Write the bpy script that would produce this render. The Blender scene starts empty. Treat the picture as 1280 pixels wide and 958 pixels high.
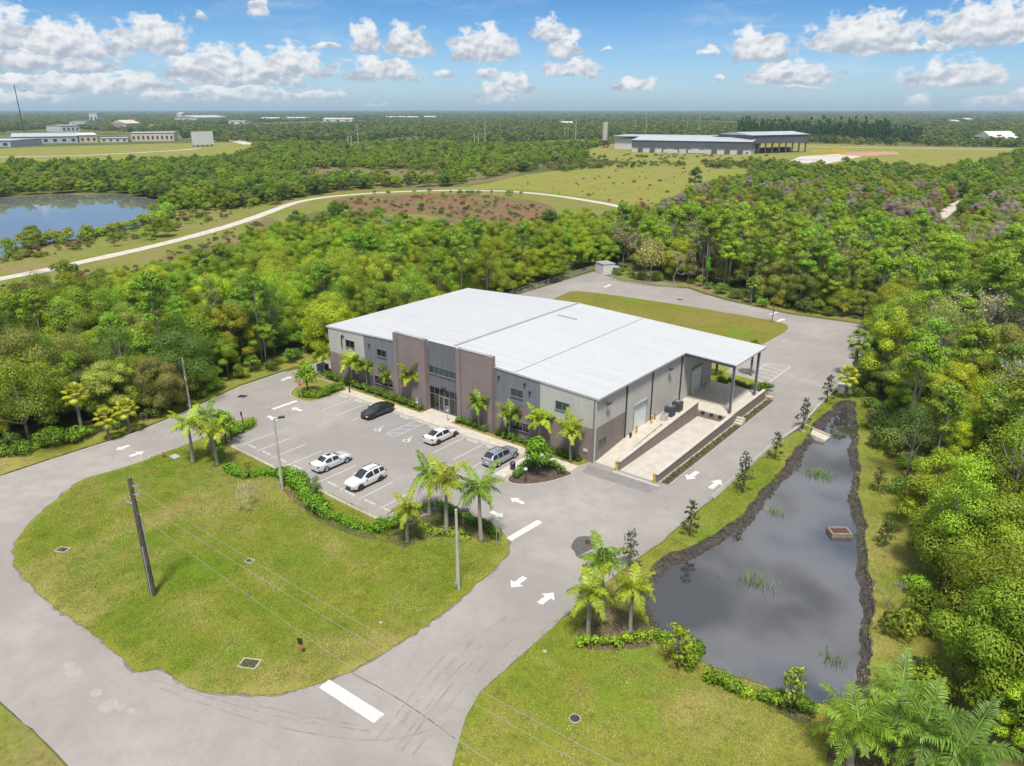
import bpy, math, random
import numpy as np
from math import sin, cos, pi, radians, hypot, atan2
from mathutils import Vector
from mathutils.geometry import tessellate_polygon
random.seed(7)
rng = np.random.default_rng(11)
S = bpy.context.scene
COL = S.collection

# ---------------------------------------------------------------- camera, sky, sun, exposure
# World frame: origin at the warehouse's near corner, +X along its front, +Y along its side, metres.
CAM_U, CAM_V, CAM_H = 42.37, -68.98, 40.0
YAW, PITCH, FPX = radians(38.5), math.atan(342 / 925.0), 925.0
cam = bpy.data.cameras.new('drone_camera')
cam_o = bpy.data.objects.new('drone_camera', cam)
COL.objects.link(cam_o)
cam.sensor_width = 36.0
cam.lens = FPX / 1280 * 36.0
cam.clip_start, cam.clip_end = 0.5, 60000
cam_o.location = (CAM_U, CAM_V, CAM_H)
cam_o.rotation_euler = (pi / 2 - PITCH, 0, YAW)
S.camera = cam_o

SUN_EL, SUN_AZ = radians(66), radians(143)      # azimuth from +Y towards +X
sun = bpy.data.lights.new('sun', 'SUN')
sun.energy, sun.angle, sun.color = 3.6, radians(9), (1.0, 0.95, 0.86)
sun_o = bpy.data.objects.new('sun', sun)
COL.objects.link(sun_o)
sun_o.rotation_euler = (pi / 2 - SUN_EL, 0, pi - SUN_AZ)
S.view_settings.view_transform = 'Standard'
S.view_settings.look = 'None'
S.view_settings.exposure = 0.58
S.view_settings.gamma = 1
S.cycles.use_denoising = True
S.cycles.max_bounces = 6
S.cycles.transparent_max_bounces = 4
S.cycles.volume_bounces = 0

W = bpy.data.worlds.new('World')
S.world = W
W.use_nodes = True
NT = W.node_tree
NT.nodes.clear()


def NN(nt, t, **kw):
    n = nt.nodes.new(t)
    for k, v in kw.items():
        setattr(n, k, v)
    return n


class NG:
    """Small helper to write shader maths as expressions."""
    def __init__(s, nt):
        s.nt = nt

    def put(s, sock, v):
        if isinstance(v, (int, float)):
            sock.default_value = v
        elif isinstance(v, (tuple, list)):
            sock.default_value = tuple(v) if len(v) == len(sock.default_value) else tuple(v) + (1.0,)
        else:
            s.nt.links.new(v, sock)

    def m(s, op, a, b=0.0, c=None, clamp=False):
        n = NN(s.nt, 'ShaderNodeMath', operation=op, use_clamp=clamp)
        s.put(n.inputs[0], a)
        s.put(n.inputs[1], b)
        if c is not None:
            s.put(n.inputs[2], c)
        return n.outputs[0]

    def v(s, op, a, b=(0, 0, 0)):
        n = NN(s.nt, 'ShaderNodeVectorMath', operation=op)
        s.put(n.inputs[0], a)
        if op == 'SCALE':
            s.put(n.inputs[3], b)
        elif op not in ('LENGTH', 'NORMALIZE'):
            s.put(n.inputs[1], b)
        return n.outputs[1] if op in ('LENGTH', 'DOT_PRODUCT') else n.outputs[0]

    def noise(s, vec, scale, detail=4, rough=0.55, dist=0.0, col=False):
        n = NN(s.nt, 'ShaderNodeTexNoise')
        if vec is not None:
            s.put(n.inputs['Vector'], vec)
        n.inputs['Scale'].default_value = scale
        n.inputs['Detail'].default_value = detail
        n.inputs['Roughness'].default_value = rough
        n.inputs['Distortion'].default_value = dist
        return n.outputs[1] if col else n.outputs[0]

    def smooth(s, x, lo, hi, a=0.0, b=1.0):
        n = NN(s.nt, 'ShaderNodeMapRange', interpolation_type='SMOOTHSTEP')
        s.put(n.inputs[0], x)
        for i, q in enumerate((lo, hi, a, b)):
            s.put(n.inputs[i + 1], q)
        return n.outputs[0]

    def mix(s, f, a, b, mode='MIX'):
        n = NN(s.nt, 'ShaderNodeMix', data_type='RGBA', blend_type=mode)
        s.put(n.inputs[0], f)
        s.put(n.inputs[6], a)
        s.put(n.inputs[7], b)
        return n.outputs[2]

    def xyz(s, vec):
        n = NN(s.nt, 'ShaderNodeSeparateXYZ')
        s.put(n.inputs[0], vec)
        return n.outputs

    def comb(s, x, y, z=0.0):
        n = NN(s.nt, 'ShaderNodeCombineXYZ')
        for i, q in enumerate((x, y, z)):
            s.put(n.inputs[i], q)
        return n.outputs[0]


def cloud_dir(px, py):
    """direction of a photographed cloud: azimuth from the camera's heading and elevation, in degrees"""
    x, y, z = px - 640.0, FPX, 479.0 - py
    yy, zz = y * cos(PITCH) + z * sin(PITCH), -y * sin(PITCH) + z * cos(PITCH)
    return math.degrees(atan2(x, yy)), math.degrees(atan2(zz, hypot(x, yy)))


# centre x, base y, half width, height above its base (pixels of the photograph)
CLOUDS = [(15, 62, 30, 46), (85, 75, 80, 38), (60, 92, 85, 38), (195, 66, 48, 40), (130, 118, 110, 26), (35, 110, 40, 16),
          (260, 97, 60, 34), (300, 108, 105, 40), (365, 98, 60, 34), (290, 128, 90, 20), (210, 126, 42, 14), (385, 124, 60, 11),
          (460, 66, 20, 38), (508, 72, 38, 38), (478, 102, 55, 30), (605, 78, 52, 40), (555, 96, 14, 9), (610, 98, 20, 15),
          (625, 132, 34, 34), (640, 118, 32, 26), (690, 52, 26, 28), (705, 74, 28, 32), (715, 97, 40, 22), (790, 113, 32, 15), (758, 64, 9, 5),
          (950, 78, 46, 36), (885, 68, 14, 8), (1080, 70, 75, 44), (990, 107, 58, 26), (895, 102, 10, 9), (1000, 114, 30, 6),
          (1225, 58, 72, 46), (1160, 66, 30, 14), (1190, 109, 64, 29), (322, 20, 12, 26), (250, 25, 13, 10), (1145, 136, 22, 16), (1275, 134, 18, 22),
          (470, 134, 20, 5), (1240, 137, 40, 14), (405, 62, 22, 8), (30, 130, 60, 14)]
N = NG(NT)
gen = NN(NT, 'ShaderNodeTexCoord').outputs['Generated']
sx, sy, sz = N.xyz(gen)
# rotate into the camera's heading so the measured azimuths apply: azimuth 0 = heading
hx = N.m('ADD', N.m('MULTIPLY', sx, cos(YAW)), N.m('MULTIPLY', sy, sin(YAW)))
hy = N.m('SUBTRACT', N.m('MULTIPLY', sy, cos(YAW)), N.m('MULTIPLY', sx, sin(YAW)))
az = N.m('MULTIPLY', N.m('ARCTAN2', hx, hy), 180 / pi)
el = N.m('MULTIPLY', N.m('ARCSINE', sz), 180 / pi)
ae = N.comb(az, el, 0.0)
# billows warp the outline, so no cloud is a clean ellipse
wv = N.v('MULTIPLY', ae, (1.0, 1.5, 1.0))
wob = N.v('SUBTRACT', N.noise(wv, 0.75, 4, 0.55, col=True), (0.5, 0.5, 0.5))
aew = N.v('ADD', ae, N.v('MULTIPLY', wob, (1.7, 1.0, 0.0)))
grp = bpy.data.node_groups.new('cumulus', 'ShaderNodeTree')
for nm, tp in (('P', 'NodeSocketVector'), ('C', 'NodeSocketVector'), ('K', 'NodeSocketVector'), ('D', 'NodeSocketFloat'), ('H', 'NodeSocketFloat')):
    grp.interface.new_socket(nm, in_out='INPUT', socket_type=tp)
for nm in ('D', 'H'):
    grp.interface.new_socket(nm, in_out='OUTPUT', socket_type='NodeSocketFloat')
gi, go = NN(grp, 'NodeGroupInput'), NN(grp, 'NodeGroupOutput')
g_ = NG(grp)
q = g_.v('MULTIPLY', g_.v('SUBTRACT', gi.outputs[0], gi.outputs[1]), gi.outputs[2])
qx, qy, qz = g_.xyz(q)
qd = g_.m('ADD', g_.m('MULTIPLY', qy, -1.2), g_.m('MULTIPLY', g_.m('ABSOLUTE', qy), 2.2))   # below the base it ends 3.4 times sooner
dd = g_.v('LENGTH', g_.comb(qx, qd, 0.0))
grp.links.new(g_.m('MINIMUM', gi.outputs[3], dd), go.inputs[0])
near_ = g_.m('LESS_THAN', dd, gi.outputs[3])
hh = g_.m('ADD', g_.m('MULTIPLY', near_, qy), g_.m('MULTIPLY', g_.m('SUBTRACT', 1.0, near_), gi.outputs[4]))
grp.links.new(hh, go.inputs[1])
dsock, hsock = 9.0, 0.0
for (px, py, hw, ht) in CLOUDS:
    a0, e0 = cloud_dir(px, py - ht * 0.22)
    n = NN(NT, 'ShaderNodeGroup', node_tree=grp)
    N.put(n.inputs[0], aew)
    n.inputs[1].default_value = (a0, e0, 0)
    n.inputs[2].default_value = (1 / (hw * 0.054), 1 / (ht * 0.052), 0)
    N.put(n.inputs[3], dsock)
    N.put(n.inputs[4], hsock)
    dsock, hsock = n.outputs[0], n.outputs[1]
fine = N.noise(N.v('MULTIPLY', ae, (1.0, 1.35, 1.0)), 0.95, 6, 0.52)
up = N.noise(N.v('MULTIPLY', N.v('ADD', ae, (-0.15, 0.30, 0)), (1.0, 1.35, 1.0)), 0.95, 4, 0.5)
dens_low = N.smooth(N.m('ADD', dsock, N.m('MULTIPLY', N.m('SUBTRACT', fine, 0.5), 1.7)), 0.66, 1.04, 1.0, 0.0)
dens_low = N.m('MULTIPLY', dens_low, N.smooth(hsock, -0.35, -0.05))
# thin overcast overhead (above the frame): what the pond mirrors and what softens the sun
hi_vec = N.comb(N.m('DIVIDE', sx, N.m('ADD', N.m('MAXIMUM', sz, 0.02), 0.12)), N.m('DIVIDE', sy, N.m('ADD', N.m('MAXIMUM', sz, 0.02), 0.12)), 0.0)
hi_n = N.noise(hi_vec, 2.3, 5, 0.5)
dens_hi = N.m('MULTIPLY', N.smooth(hi_n, 0.33, 0.55), N.smooth(el, 11.0, 22.0))
bill = N.m('MULTIPLY', N.m('SUBTRACT', fine, up), 1.9)
lit = N.smooth(N.m('ADD', N.m('ADD', N.m('MULTIPLY', hsock, 0.75), bill), 0.36), 0.0, 1.0)
c_low = N.mix(lit, (3.3, 3.8, 4.5), (6.9, 7.0, 7.1))
c_hi = N.mix(N.smooth(hi_n, 0.42, 0.60), (9.4, 9.5, 9.7), (2.2, 2.4, 2.8))
sky = NN(NT, 'ShaderNodeTexSky', sky_type='NISHITA', sun_disc=False)
sky.sun_elevation, sky.sun_rotation = SUN_EL, SUN_AZ
sky.air_density, sky.dust_density, sky.ozone_density = 1.0, 0.6, 2.0
tint = N.mix(N.smooth(el, -0.5, 8.5), (0.68, 0.90, 1.26), (0.27, 0.54, 0.86))
skyc = N.mix(1.0, sky.outputs[0], tint, 'MULTIPLY')
wisp = N.smooth(N.noise(N.v('MULTIPLY', aew, (0.10, 0.55, 1.0)), 1.0, 6, 0.6), 0.48, 0.78, 0.0, 0.30)
skyc = N.mix(N.m('MULTIPLY', wisp, N.smooth(el, 0.3, 2.5)), skyc, (6.0, 6.3, 6.7))
skyc = N.mix(dens_hi, skyc, c_hi)
skyc = N.mix(N.m('MULTIPLY', dens_low, N.smooth(el, -0.2, 1.4, 0.35, 1.0)), skyc, c_low)
bg = NN(NT, 'ShaderNodeBackground')
N.put(bg.inputs[0], skyc)
bg.inputs[1].default_value = 0.088
NT.links.new(bg.outputs[0], NN(NT, 'ShaderNodeOutputWorld').inputs[0])


# ---------------------------------------------------------------- measuring: photograph pixel -> point on level ground
def G(px, py, z=0.0):
    x, y, w = px - 640.0, FPX, 479.0 - py
    yy, zz = y * cos(PITCH) + w * sin(PITCH), -y * sin(PITCH) + w * cos(PITCH)
    t = (z - CAM_H) / zz
    X, Y = x * t, yy * t
    return (CAM_U + X * cos(YAW) - Y * sin(YAW), CAM_V + X * sin(YAW) + Y * cos(YAW))


def PX(X, Y, Z=0.0):
    dx, dy, dz = X - CAM_U, Y - CAM_V, Z - CAM_H
    x, y = dx * cos(YAW) + dy * sin(YAW), -dx * sin(YAW) + dy * cos(YAW)
    d, w = y * cos(PITCH) - dz * sin(PITCH), y * sin(PITCH) + dz * cos(PITCH)
    if d < 1:
        return None
    return (640 + FPX * x / d, 479 - FPX * w / d)


def GL(pts, z=0.0):
    return [G(a, b, z) for a, b in pts]


def inside(p, poly):
    x, y = p
    r = False
    j = len(poly) - 1
    for i in range(len(poly)):
        xi, yi = poly[i]
        xj, yj = poly[j]
        if (yi > y) != (yj > y) and x < (xj - xi) * (y - yi) / (yj - yi) + xi:
            r = not r
        j = i
    return r


def smooth_loop(pts, n=5, closed=True):
    out = []
    m = len(pts)
    for i in range(m if closed else m - 1):
        if closed:
            p = [pts[(i + k - 1) % m] for k in range(4)]
        else:
            p = [pts[min(max(i + k - 1, 0), m - 1)] for k in range(4)]
        for k in range(n):
            t = k / n
            out.append(tuple(0.5 * (2 * p[1][c] + (p[2][c] - p[0][c]) * t + (2 * p[0][c] - 5 * p[1][c] + 4 * p[2][c] - p[3][c]) * t * t
                                    + (3 * p[1][c] - p[0][c] - 3 * p[2][c] + p[3][c]) * t ** 3) for c in range(2)))
    if not closed:
        out.append(tuple(pts[-1]))
    return out


def resample(pts, step, closed=True):
    out = []
    m = len(pts)
    for i in range(m if closed else m - 1):
        a, b = pts[i], pts[(i + 1) % m]
        d = hypot(b[0] - a[0], b[1] - a[1])
        k = max(1, int(d / step))
        for j in range(k):
            out.append((a[0] + (b[0] - a[0]) * j / k, a[1] + (b[1] - a[1]) * j / k))
    if not closed:
        out.append(tuple(pts[-1]))
    return out


def area2(p):
    return sum(p[i - 1][0] * p[i][1] - p[i][0] * p[i - 1][1] for i in range(len(p)))


def offset_loop(p, d):
    """inward for d > 0"""
    s = 1 if area2(p) > 0 else -1
    out = []
    m = len(p)
    for i in range(m):
        a, b = p[i - 1], p[(i + 1) % m]
        tx, ty = b[0] - a[0], b[1] - a[1]
        L = hypot(tx, ty) or 1
        dd_ = d[i] if hasattr(d, '__len__') else d
        out.append((p[i][0] - s * ty / L * dd_, p[i][1] + s * tx / L * dd_))
    return out


# ---------------------------------------------------------------- meshes and objects
class MB:
    def __init__(s):
        s.v, s.f = [], []

    def face(s, pts):
        k = len(s.v)
        s.v += [tuple(p) for p in pts]
        s.f.append(tuple(range(k, k + len(pts))))

    def box(s, x0, x1, y0, y1, z0, z1, rot=0.0, at=(0, 0)):
        k = len(s.v)
        for z in (z0, z1):
            for x, y in ((x0, y0), (x1, y0), (x1, y1), (x0, y1)):
                s.v.append((at[0] + x * cos(rot) - y * sin(rot), at[1] + x * sin(rot) + y * cos(rot), z))
        for f in ((3, 2, 1, 0), (4, 5, 6, 7), (0, 1, 5, 4), (1, 2, 6, 5), (2, 3, 7, 6), (3, 0, 4, 7)):
            s.f.append(tuple(k + i for i in f))
        return s

    def bar(s, a, b, r, n=8, r2=None, caps=True):
        return s.tube([a, b], [r, r if r2 is None else r2], n, caps)

    def tube(s, pts, rad, n=8, caps=True):
        pts = [Vector(p) for p in pts]
        k = len(s.v)
        ref = None
        for i, p in enumerate(pts):
            t = (pts[min(i + 1, len(pts) - 1)] - pts[max(i - 1, 0)])
            t = t.normalized() if t.length > 1e-9 else Vector((0, 0, 1))
            if ref is None:
                ref = t.orthogonal().normalized()
            ref = (ref - t * ref.dot(t))
            ref = ref.normalized() if ref.length > 1e-6 else t.orthogonal().normalized()
            bn = t.cross(ref)
            r = rad[i] if hasattr(rad, '__len__') else rad
            for j in range(n):
                a = 2 * pi * j / n
                s.v.append(tuple(p + ref * (cos(a) * r) + bn * (sin(a) * r)))
        for i in range(len(pts) - 1):
            for j in range(n):
                a, b = k + i * n + j, k + i * n + (j + 1) % n
                s.f.append((a, b, b + n, a + n))
        if caps:
            s.f.append(tuple(k + j for j in reversed(range(n))))
            s.f.append(tuple(k + (len(pts) - 1) * n + j for j in range(n)))
        return s

    def prism(s, poly, z0, z1, bottom=True):
        """vertical prism over a convex or concave outline"""
        if area2(poly) < 0:
            poly = poly[::-1]
        k, m = len(s.v), len(poly)
        s.v += [(x, y, z0) for x, y in poly] + [(x, y, z1) for x, y in poly]
        for i in range(m):
            j = (i + 1) % m
            s.f.append((k + i, k + j, k + m + j, k + m + i))
        tri = tessellate_polygon([[Vector((x, y, 0)) for x, y in poly]])
        for a, b, c in tri:
            (x1, y1), (x2, y2), (x3, y3) = poly[a], poly[b], poly[c]
            if (x2 - x1) * (y3 - y1) - (x3 - x1) * (y2 - y1) < 0:
                b, c = c, b
            s.f.append((k + m + a, k + m + b, k + m + c))
            if bottom:
                s.f.append((k + c, k + b, k + a))
        return s

    def sheet(s, loops, z):
        flat = [p for l in loops for p in l]
        k = len(s.v)
        s.v += [(x, y, z) for x, y in flat]
        for a, b, c in tessellate_polygon([[Vector((x, y, 0)) for x, y in l] for l in loops]):
            (x1, y1), (x2, y2), (x3, y3) = flat[a], flat[b], flat[c]
            if (x2 - x1) * (y3 - y1) - (x3 - x1) * (y2 - y1) < 0:
                b, c = c, b
            s.f.append((k + a, k + b, k + c))
        return s

    def strip(s, pts, w, z):
        """flat ribbon of width w along a polyline"""
        L, R = [], []
        for i, p in enumerate(pts):
            a, b = pts[max(i - 1, 0)], pts[min(i + 1, len(pts) - 1)]
            t = Vector((b[0] - a[0], b[1] - a[1])).normalized()
            ww = w[i] if hasattr(w, '__len__') else w
            L.append((p[0] - t.y * ww / 2, p[1] + t.x * ww / 2, z))
            R.append((p[0] + t.y * ww / 2, p[1] - t.x * ww / 2, z))
        for i in range(len(pts) - 1):
            s.face((R[i], R[i + 1], L[i + 1], L[i]))
        return s

    def mesh(s, name, mat, smooth=False):
        me = bpy.data.meshes.new(name)
        me.from_pydata(s.v, [], s.f)
        if mat is not None:
            me.materials.append(mat)
        if smooth:
            me.polygons.foreach_set('use_smooth', [True] * len(me.polygons))
        me.update()
        return me

    def build(s, name, mat, parent=None, smooth=False, loc=None):
        return put(name, s.mesh(name, mat, smooth), parent, loc)


def put(name, me, parent=None, loc=None):
    o = bpy.data.objects.new(name, me)
    COL.objects.link(o)
    if parent is not None:
        o.parent = parent
    if loc is not None:
        o.location = loc
    return o


def tag(o, label, cat, group=None):
    o['label'], o['category'] = label, cat
    if group:
        o['group'] = group
    return o


def kind(o, k, label=None, cat=None):
    o['kind'] = k
    if label:
        o['label'], o['category'] = label, cat
    return o


def thing(name, label, cat, loc=(0, 0, 0), rz=0.0, group=None):
    o = put(name, None, None, loc)
    o.empty_display_size = 0.3
    o.rotation_euler = (0, 0, rz)
    return tag(o, label, cat, group)


KIDS = {}


def copy_tree(root, loc, rz=0.0, sc=1.0, label=None, group=None, color=None):
    """copy of a thing, its parts and their sub-parts (meshes shared)"""
    if root.name not in KIDS:
        KIDS[root.name] = [(c, list(c.children)) for c in root.children]
    r = root.copy()
    COL.objects.link(r)
    r.location, r.rotation_euler = loc, (0, 0, rz)
    r.scale = sc if hasattr(sc, '__len__') else (sc, sc, sc)
    if label:
        r['label'] = label
    if group:
        r['group'] = group
    for c, sub in KIDS[root.name]:
        d = c.copy()
        COL.objects.link(d)
        d.parent = r
        if color:
            d.color = color
        for e in sub:
            h = e.copy()
            COL.objects.link(h)
            h.parent = d
            if color:
                h.color = color
    return r


# ---------------------------------------------------------------- materials
def mat_nodes(name):
    m = bpy.data.materials.new(name)
    m.use_nodes = True
    nt = m.node_tree
    b = nt.nodes['Principled BSDF']
    return m, nt, b, NG(nt)


def plain(name, col, rough=0.6, metal=0.0, var=0.12, scale=3.0, spec=0.5, bump=0.0, bscale=40.0, streak=None):
    """one colour with cloudy wear in it"""
    m, nt, b, g = mat_nodes(name)
    pos = NN(nt, 'ShaderNodeTexCoord').outputs['Object']
    n = g.noise(g.v('MULTIPLY', pos, streak) if streak else pos, scale, 5, 0.65)
    k = g.smooth(n, 0.25, 0.75, 1 - var, 1 + var)
    c = g.v('SCALE', (col[0], col[1], col[2]), k)
    nt.links.new(c, b.inputs['Base Color'])
    b.inputs['Roughness'].default_value = rough
    b.inputs['Metallic'].default_value = metal
    b.inputs['Specular IOR Level'].default_value = spec
    if bump:
        bp = NN(nt, 'ShaderNodeBump')
        bp.inputs['Strength'].default_value = bump
        bp.inputs['Distance'].default_value = 0.02
        g.put(bp.inputs['Height'], g.noise(pos, bscale, 4, 0.7))
        nt.links.new(bp.outputs[0], b.inputs['Normal'])
    return m


def asphalt_mat():
    m, nt, b, g = mat_nodes('worn_asphalt')
    p = NN(nt, 'ShaderNodeTexCoord').outputs['Object']
    big = g.noise(p, 0.06, 5, 0.6, 0.6)
    mid = g.noise(p, 0.5, 6, 0.65)
    fin = g.noise(p, 9.0, 4, 0.75)
    c = g.mix(g.smooth(big, 0.35, 0.68), (0.228, 0.210, 0.197), (0.318, 0.295, 0.276))
    c = g.mix(g.smooth(mid, 0.3, 0.75, 0, 0.55), c, (0.205, 0.188, 0.178))
    c = g.mix(g.smooth(fin, 0.35, 0.75, 0, 0.3), c, (0.36, 0.335, 0.315))
    # oil drips and patches with their own shape
    st = g.noise(p, 0.22, 6, 0.72, 1.2)
    c = g.mix(g.smooth(st, 0.63, 0.74, 0, 0.5), c, (0.125, 0.115, 0.11))
    # long hairline cracks
    vo = NN(nt, 'ShaderNodeTexVoronoi', feature='DISTANCE_TO_EDGE')
    g.put(vo.inputs['Vector'], g.v('ADD', p, g.v('MULTIPLY', g.noise(p, 0.4, 4, 0.6, col=True), (6, 6, 0))))
    vo.inputs['Scale'].default_value = 0.085
    c = g.mix(g.m('MULTIPLY', g.smooth(vo.outputs[0], 0.0, 0.005, 0.32, 0.0), g.smooth(big, 0.4, 0.55)), c, (0.13, 0.12, 0.115))
    nt.links.new(c, b.inputs['Base Color'])
    b.inputs['Roughness'].default_value = 0.88
    bp = NN(nt, 'ShaderNodeBump')
    bp.inputs['Strength'].default_value = 0.25
    bp.inputs['Distance'].default_value = 0.02
    g.put(bp.inputs['Height'], fin)
    nt.links.new(bp.outputs[0], b.inputs['Normal'])
    return m


def grass_mat(name, a, b_, tan, tan_lo=0.55, fine=5.0, seed=0.0):
    m, nt, b, g = mat_nodes(name)
    p = g.v('ADD', NN(nt, 'ShaderNodeTexCoord').outputs['Object'], (seed, seed * 0.7, 0))
    big = g.noise(p, 0.05, 5, 0.6, 0.8)
    mid = g.noise(p, 0.16, 6, 0.65, 0.5)
    pat = g.noise(g.v('ADD', p, (40, 13, 0)), 0.09, 4, 0.55)
    sm = g.noise(p, 1.1, 5, 0.7)
    fin = g.noise(p, fine, 4, 0.8)
    c = g.mix(g.smooth(mid, 0.32, 0.66), a, b_)
    c = g.mix(g.smooth(g.m('ADD', big, g.m('MULTIPLY', g.m('SUBTRACT', sm, 0.5), 0.35)), tan_lo - 0.1, tan_lo + 0.13), c, tan)
    c = g.mix(g.smooth(pat, 0.56, 0.66, 0, 0.75), c, (0.120, 0.205, 0.010))
    c = g.mix(g.smooth(sm, 0.47, 0.68, 0, 0.7), c, (0.080, 0.105, 0.012))
    pt2 = g.noise(g.v('ADD', p, (11, 71, 0)), 0.45, 5, 0.7)
    c = g.mix(g.smooth(pt2, 0.52, 0.70, 0, 0.45), c, (0.105, 0.095, 0.020))
    c = g.mix(g.smooth(fin, 0.50, 0.75, 0, 0.6), c, (0.055, 0.070, 0.012))
    c = g.mix(g.smooth(fin, 0.48, 0.25, 0, 0.35), c, (0.34, 0.32, 0.11))
    nt.links.new(c, b.inputs['Base Color'])
    b.inputs['Roughness'].default_value = 0.95
    b.inputs['Specular IOR Level'].default_value = 0.15
    bp = NN(nt, 'ShaderNodeBump')
    bp.inputs['Strength'].default_value = 0.7
    bp.inputs['Distance'].default_value = 0.06
    g.put(bp.inputs['Height'], g.m('ADD', fin, g.m('MULTIPLY', sm, 1.5)))
    nt.links.new(bp.outputs[0], b.inputs['Normal'])
    return m


def leaf_mat(name, rough=0.55, trans=0.28, spread=0.55, hue=0.02, col=None):
    """leaf colour = the object's own colour, varied leaf by leaf and tree by tree"""
    m, nt, b, g = mat_nodes(name)
    oi = NN(nt, 'ShaderNodeObjectInfo')
    at = NN(nt, 'ShaderNodeAttribute', attribute_name='tone')
    hs = NN(nt, 'ShaderNodeHueSaturation')
    g.put(hs.inputs['Hue'], g.m('ADD', 0.5 - hue, g.m('MULTIPLY', oi.outputs['Random'], 2 * hue)))
    g.put(hs.inputs['Value'], g.m('MULTIPLY', g.m('ADD', 1 - spread, g.m('MULTIPLY', at.outputs['Fac'], 2 * spread)),
                                  g.m('ADD', 0.85, g.m('MULTIPLY', oi.outputs['Random'], 0.3))))
    g.put(hs.inputs['Color'], oi.outputs['Color'] if col is None else tuple(col) + (1.0,))
    nt.links.new(hs.outputs[0], b.inputs['Base Color'])
    b.inputs['Roughness'].default_value = rough
    b.inputs['Specular IOR Level'].default_value = 0.3
    tr = NN(nt, 'ShaderNodeBsdfTranslucent')
    g.put(tr.inputs[0], g.mix(1.0, hs.outputs[0], (1.5, 1.4, 0.5), 'MULTIPLY'))
    mx = NN(nt, 'ShaderNodeMixShader')
    mx.inputs[0].default_value = trans
    nt.links.new(b.outputs[0], mx.inputs[1])
    nt.links.new(tr.outputs[0], mx.inputs[2])
    nt.links.new(mx.outputs[0], nt.nodes['Material Output'].inputs[0])
    return m


M = {}
M['asphalt'] = asphalt_mat()
M['lawn'] = grass_mat('mown_lawn', (0.130, 0.185, 0.012), (0.205, 0.205, 0.028), (0.275, 0.235, 0.075), 0.52)
M['lawn_back'] = grass_mat('back_lawn', (0.140, 0.145, 0.020), (0.180, 0.165, 0.028), (0.205, 0.165, 0.045), 0.52, seed=70)
M['meadow'] = grass_mat('dry_meadow', (0.170, 0.205, 0.022), (0.245, 0.235, 0.045), (0.270, 0.205, 0.080), 0.53, fine=1.2, seed=30)
M['verge'] = grass_mat('path_verge', (0.140, 0.175, 0.022), (0.195, 0.195, 0.045), (0.225, 0.180, 0.080), 0.52, fine=1.6, seed=90)
M['red_scrub'] = grass_mat('red_scrub', (0.155, 0.085, 0.050), (0.205, 0.105, 0.070), (0.130, 0.125, 0.045), 0.58, fine=1.6, seed=50)
M['brown_scrub'] = grass_mat('brown_scrub', (0.165, 0.125, 0.060), (0.210, 0.150, 0.080), (0.130, 0.130, 0.045), 0.52, fine=1.0, seed=20)


def ground_mat():
    m, nt, b, g = mat_nodes('ground_cover')
    p = NN(nt, 'ShaderNodeTexCoord').outputs['Object']
    n1, n2, n3 = g.noise(p, 0.012, 6, 0.6), g.noise(p, 0.15, 6, 0.7), g.noise(p, 2.2, 5, 0.75)
    c = g.mix(g.smooth(n1, 0.35, 0.65), (0.060, 0.080, 0.020), (0.165, 0.165, 0.060))
    c = g.mix(g.smooth(n2, 0.4, 0.7, 0, 0.7), c, (0.060, 0.085, 0.020))
    c = g.mix(g.smooth(n3, 0.45, 0.8, 0, 0.6), c, (0.10, 0.085, 0.05))
    nt.links.new(c, b.inputs['Base Color'])
    b.inputs['Roughness'].default_value = 1.0
    b.inputs['Specular IOR Level'].default_value = 0.1
    bp = NN(nt, 'ShaderNodeBump')
    bp.inputs['Distance'].default_value = 0.1
    g.put(bp.inputs['Height'], n3)
    nt.links.new(bp.outputs[0], b.inputs['Normal'])
    return m


M['ground'] = ground_mat()
M['concrete'] = plain('pale_concrete', (0.46, 0.42, 0.36), 0.85, var=0.12, scale=1.2, bump=0.15)
M['trench'] = plain('ramp_concrete', (0.44, 0.405, 0.36), 0.85, var=0.12, scale=0.7, bump=0.15)
M['kerb'] = plain('kerb_concrete', (0.37, 0.35, 0.32), 0.85, var=0.15, scale=2)
M['shell'] = plain('shell_rock', (0.46, 0.42, 0.37), 0.95, var=0.18, scale=0.6, bump=0.3, bscale=8)
M['paint'] = plain('white_road_paint', (0.55, 0.54, 0.52), 0.7, var=0.28, scale=3.5)
M['faded'] = plain('faded_road_paint', (0.47, 0.455, 0.44), 0.8, var=0.22, scale=5)
M['blue'] = plain('blue_road_paint', (0.17, 0.27, 0.38), 0.7, var=0.3, scale=5)
M['roof'] = plain('white_metal_roof', (0.46, 0.475, 0.495), 0.42, var=0.05, scale=0.25)
M['roof_seam'] = M['roof']
M['trim'] = plain('white_trim', (0.48, 0.48, 0.475), 0.5, var=0.06)
M['panel_white'] = plain('white_wall_panel', (0.47, 0.457, 0.43), 0.55, var=0.07, scale=1.0, streak=(1.4, 1.4, 0.1))
M['panel_tan'] = plain('tan_wall_panel', (0.45, 0.430, 0.405), 0.55, var=0.07, scale=1.0, streak=(1.4, 1.4, 0.1))
M['panel_grey'] = plain('grey_wall_panel', (0.180, 0.190, 0.215), 0.55, var=0.10, scale=1.0, streak=(1.4, 1.4, 0.1))
M['mauve'] = plain('mauve_stucco', (0.228, 0.180, 0.170), 0.9, var=0.08, scale=0.5, bump=0.25, bscale=18)
M['brown'] = plain('brown_stucco', (0.215, 0.178, 0.158), 0.9, var=0.10, scale=0.8, streak=(1.3, 1.3, 0.16), bump=0.25, bscale=18)
M['glass'] = plain('dark_glass', (0.012, 0.016, 0.018), 0.06, var=0.2, spec=0.6)
M['green_glass'] = plain('greenish_glass', (0.025, 0.055, 0.055), 0.06, var=0.2, spec=0.6)
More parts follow.
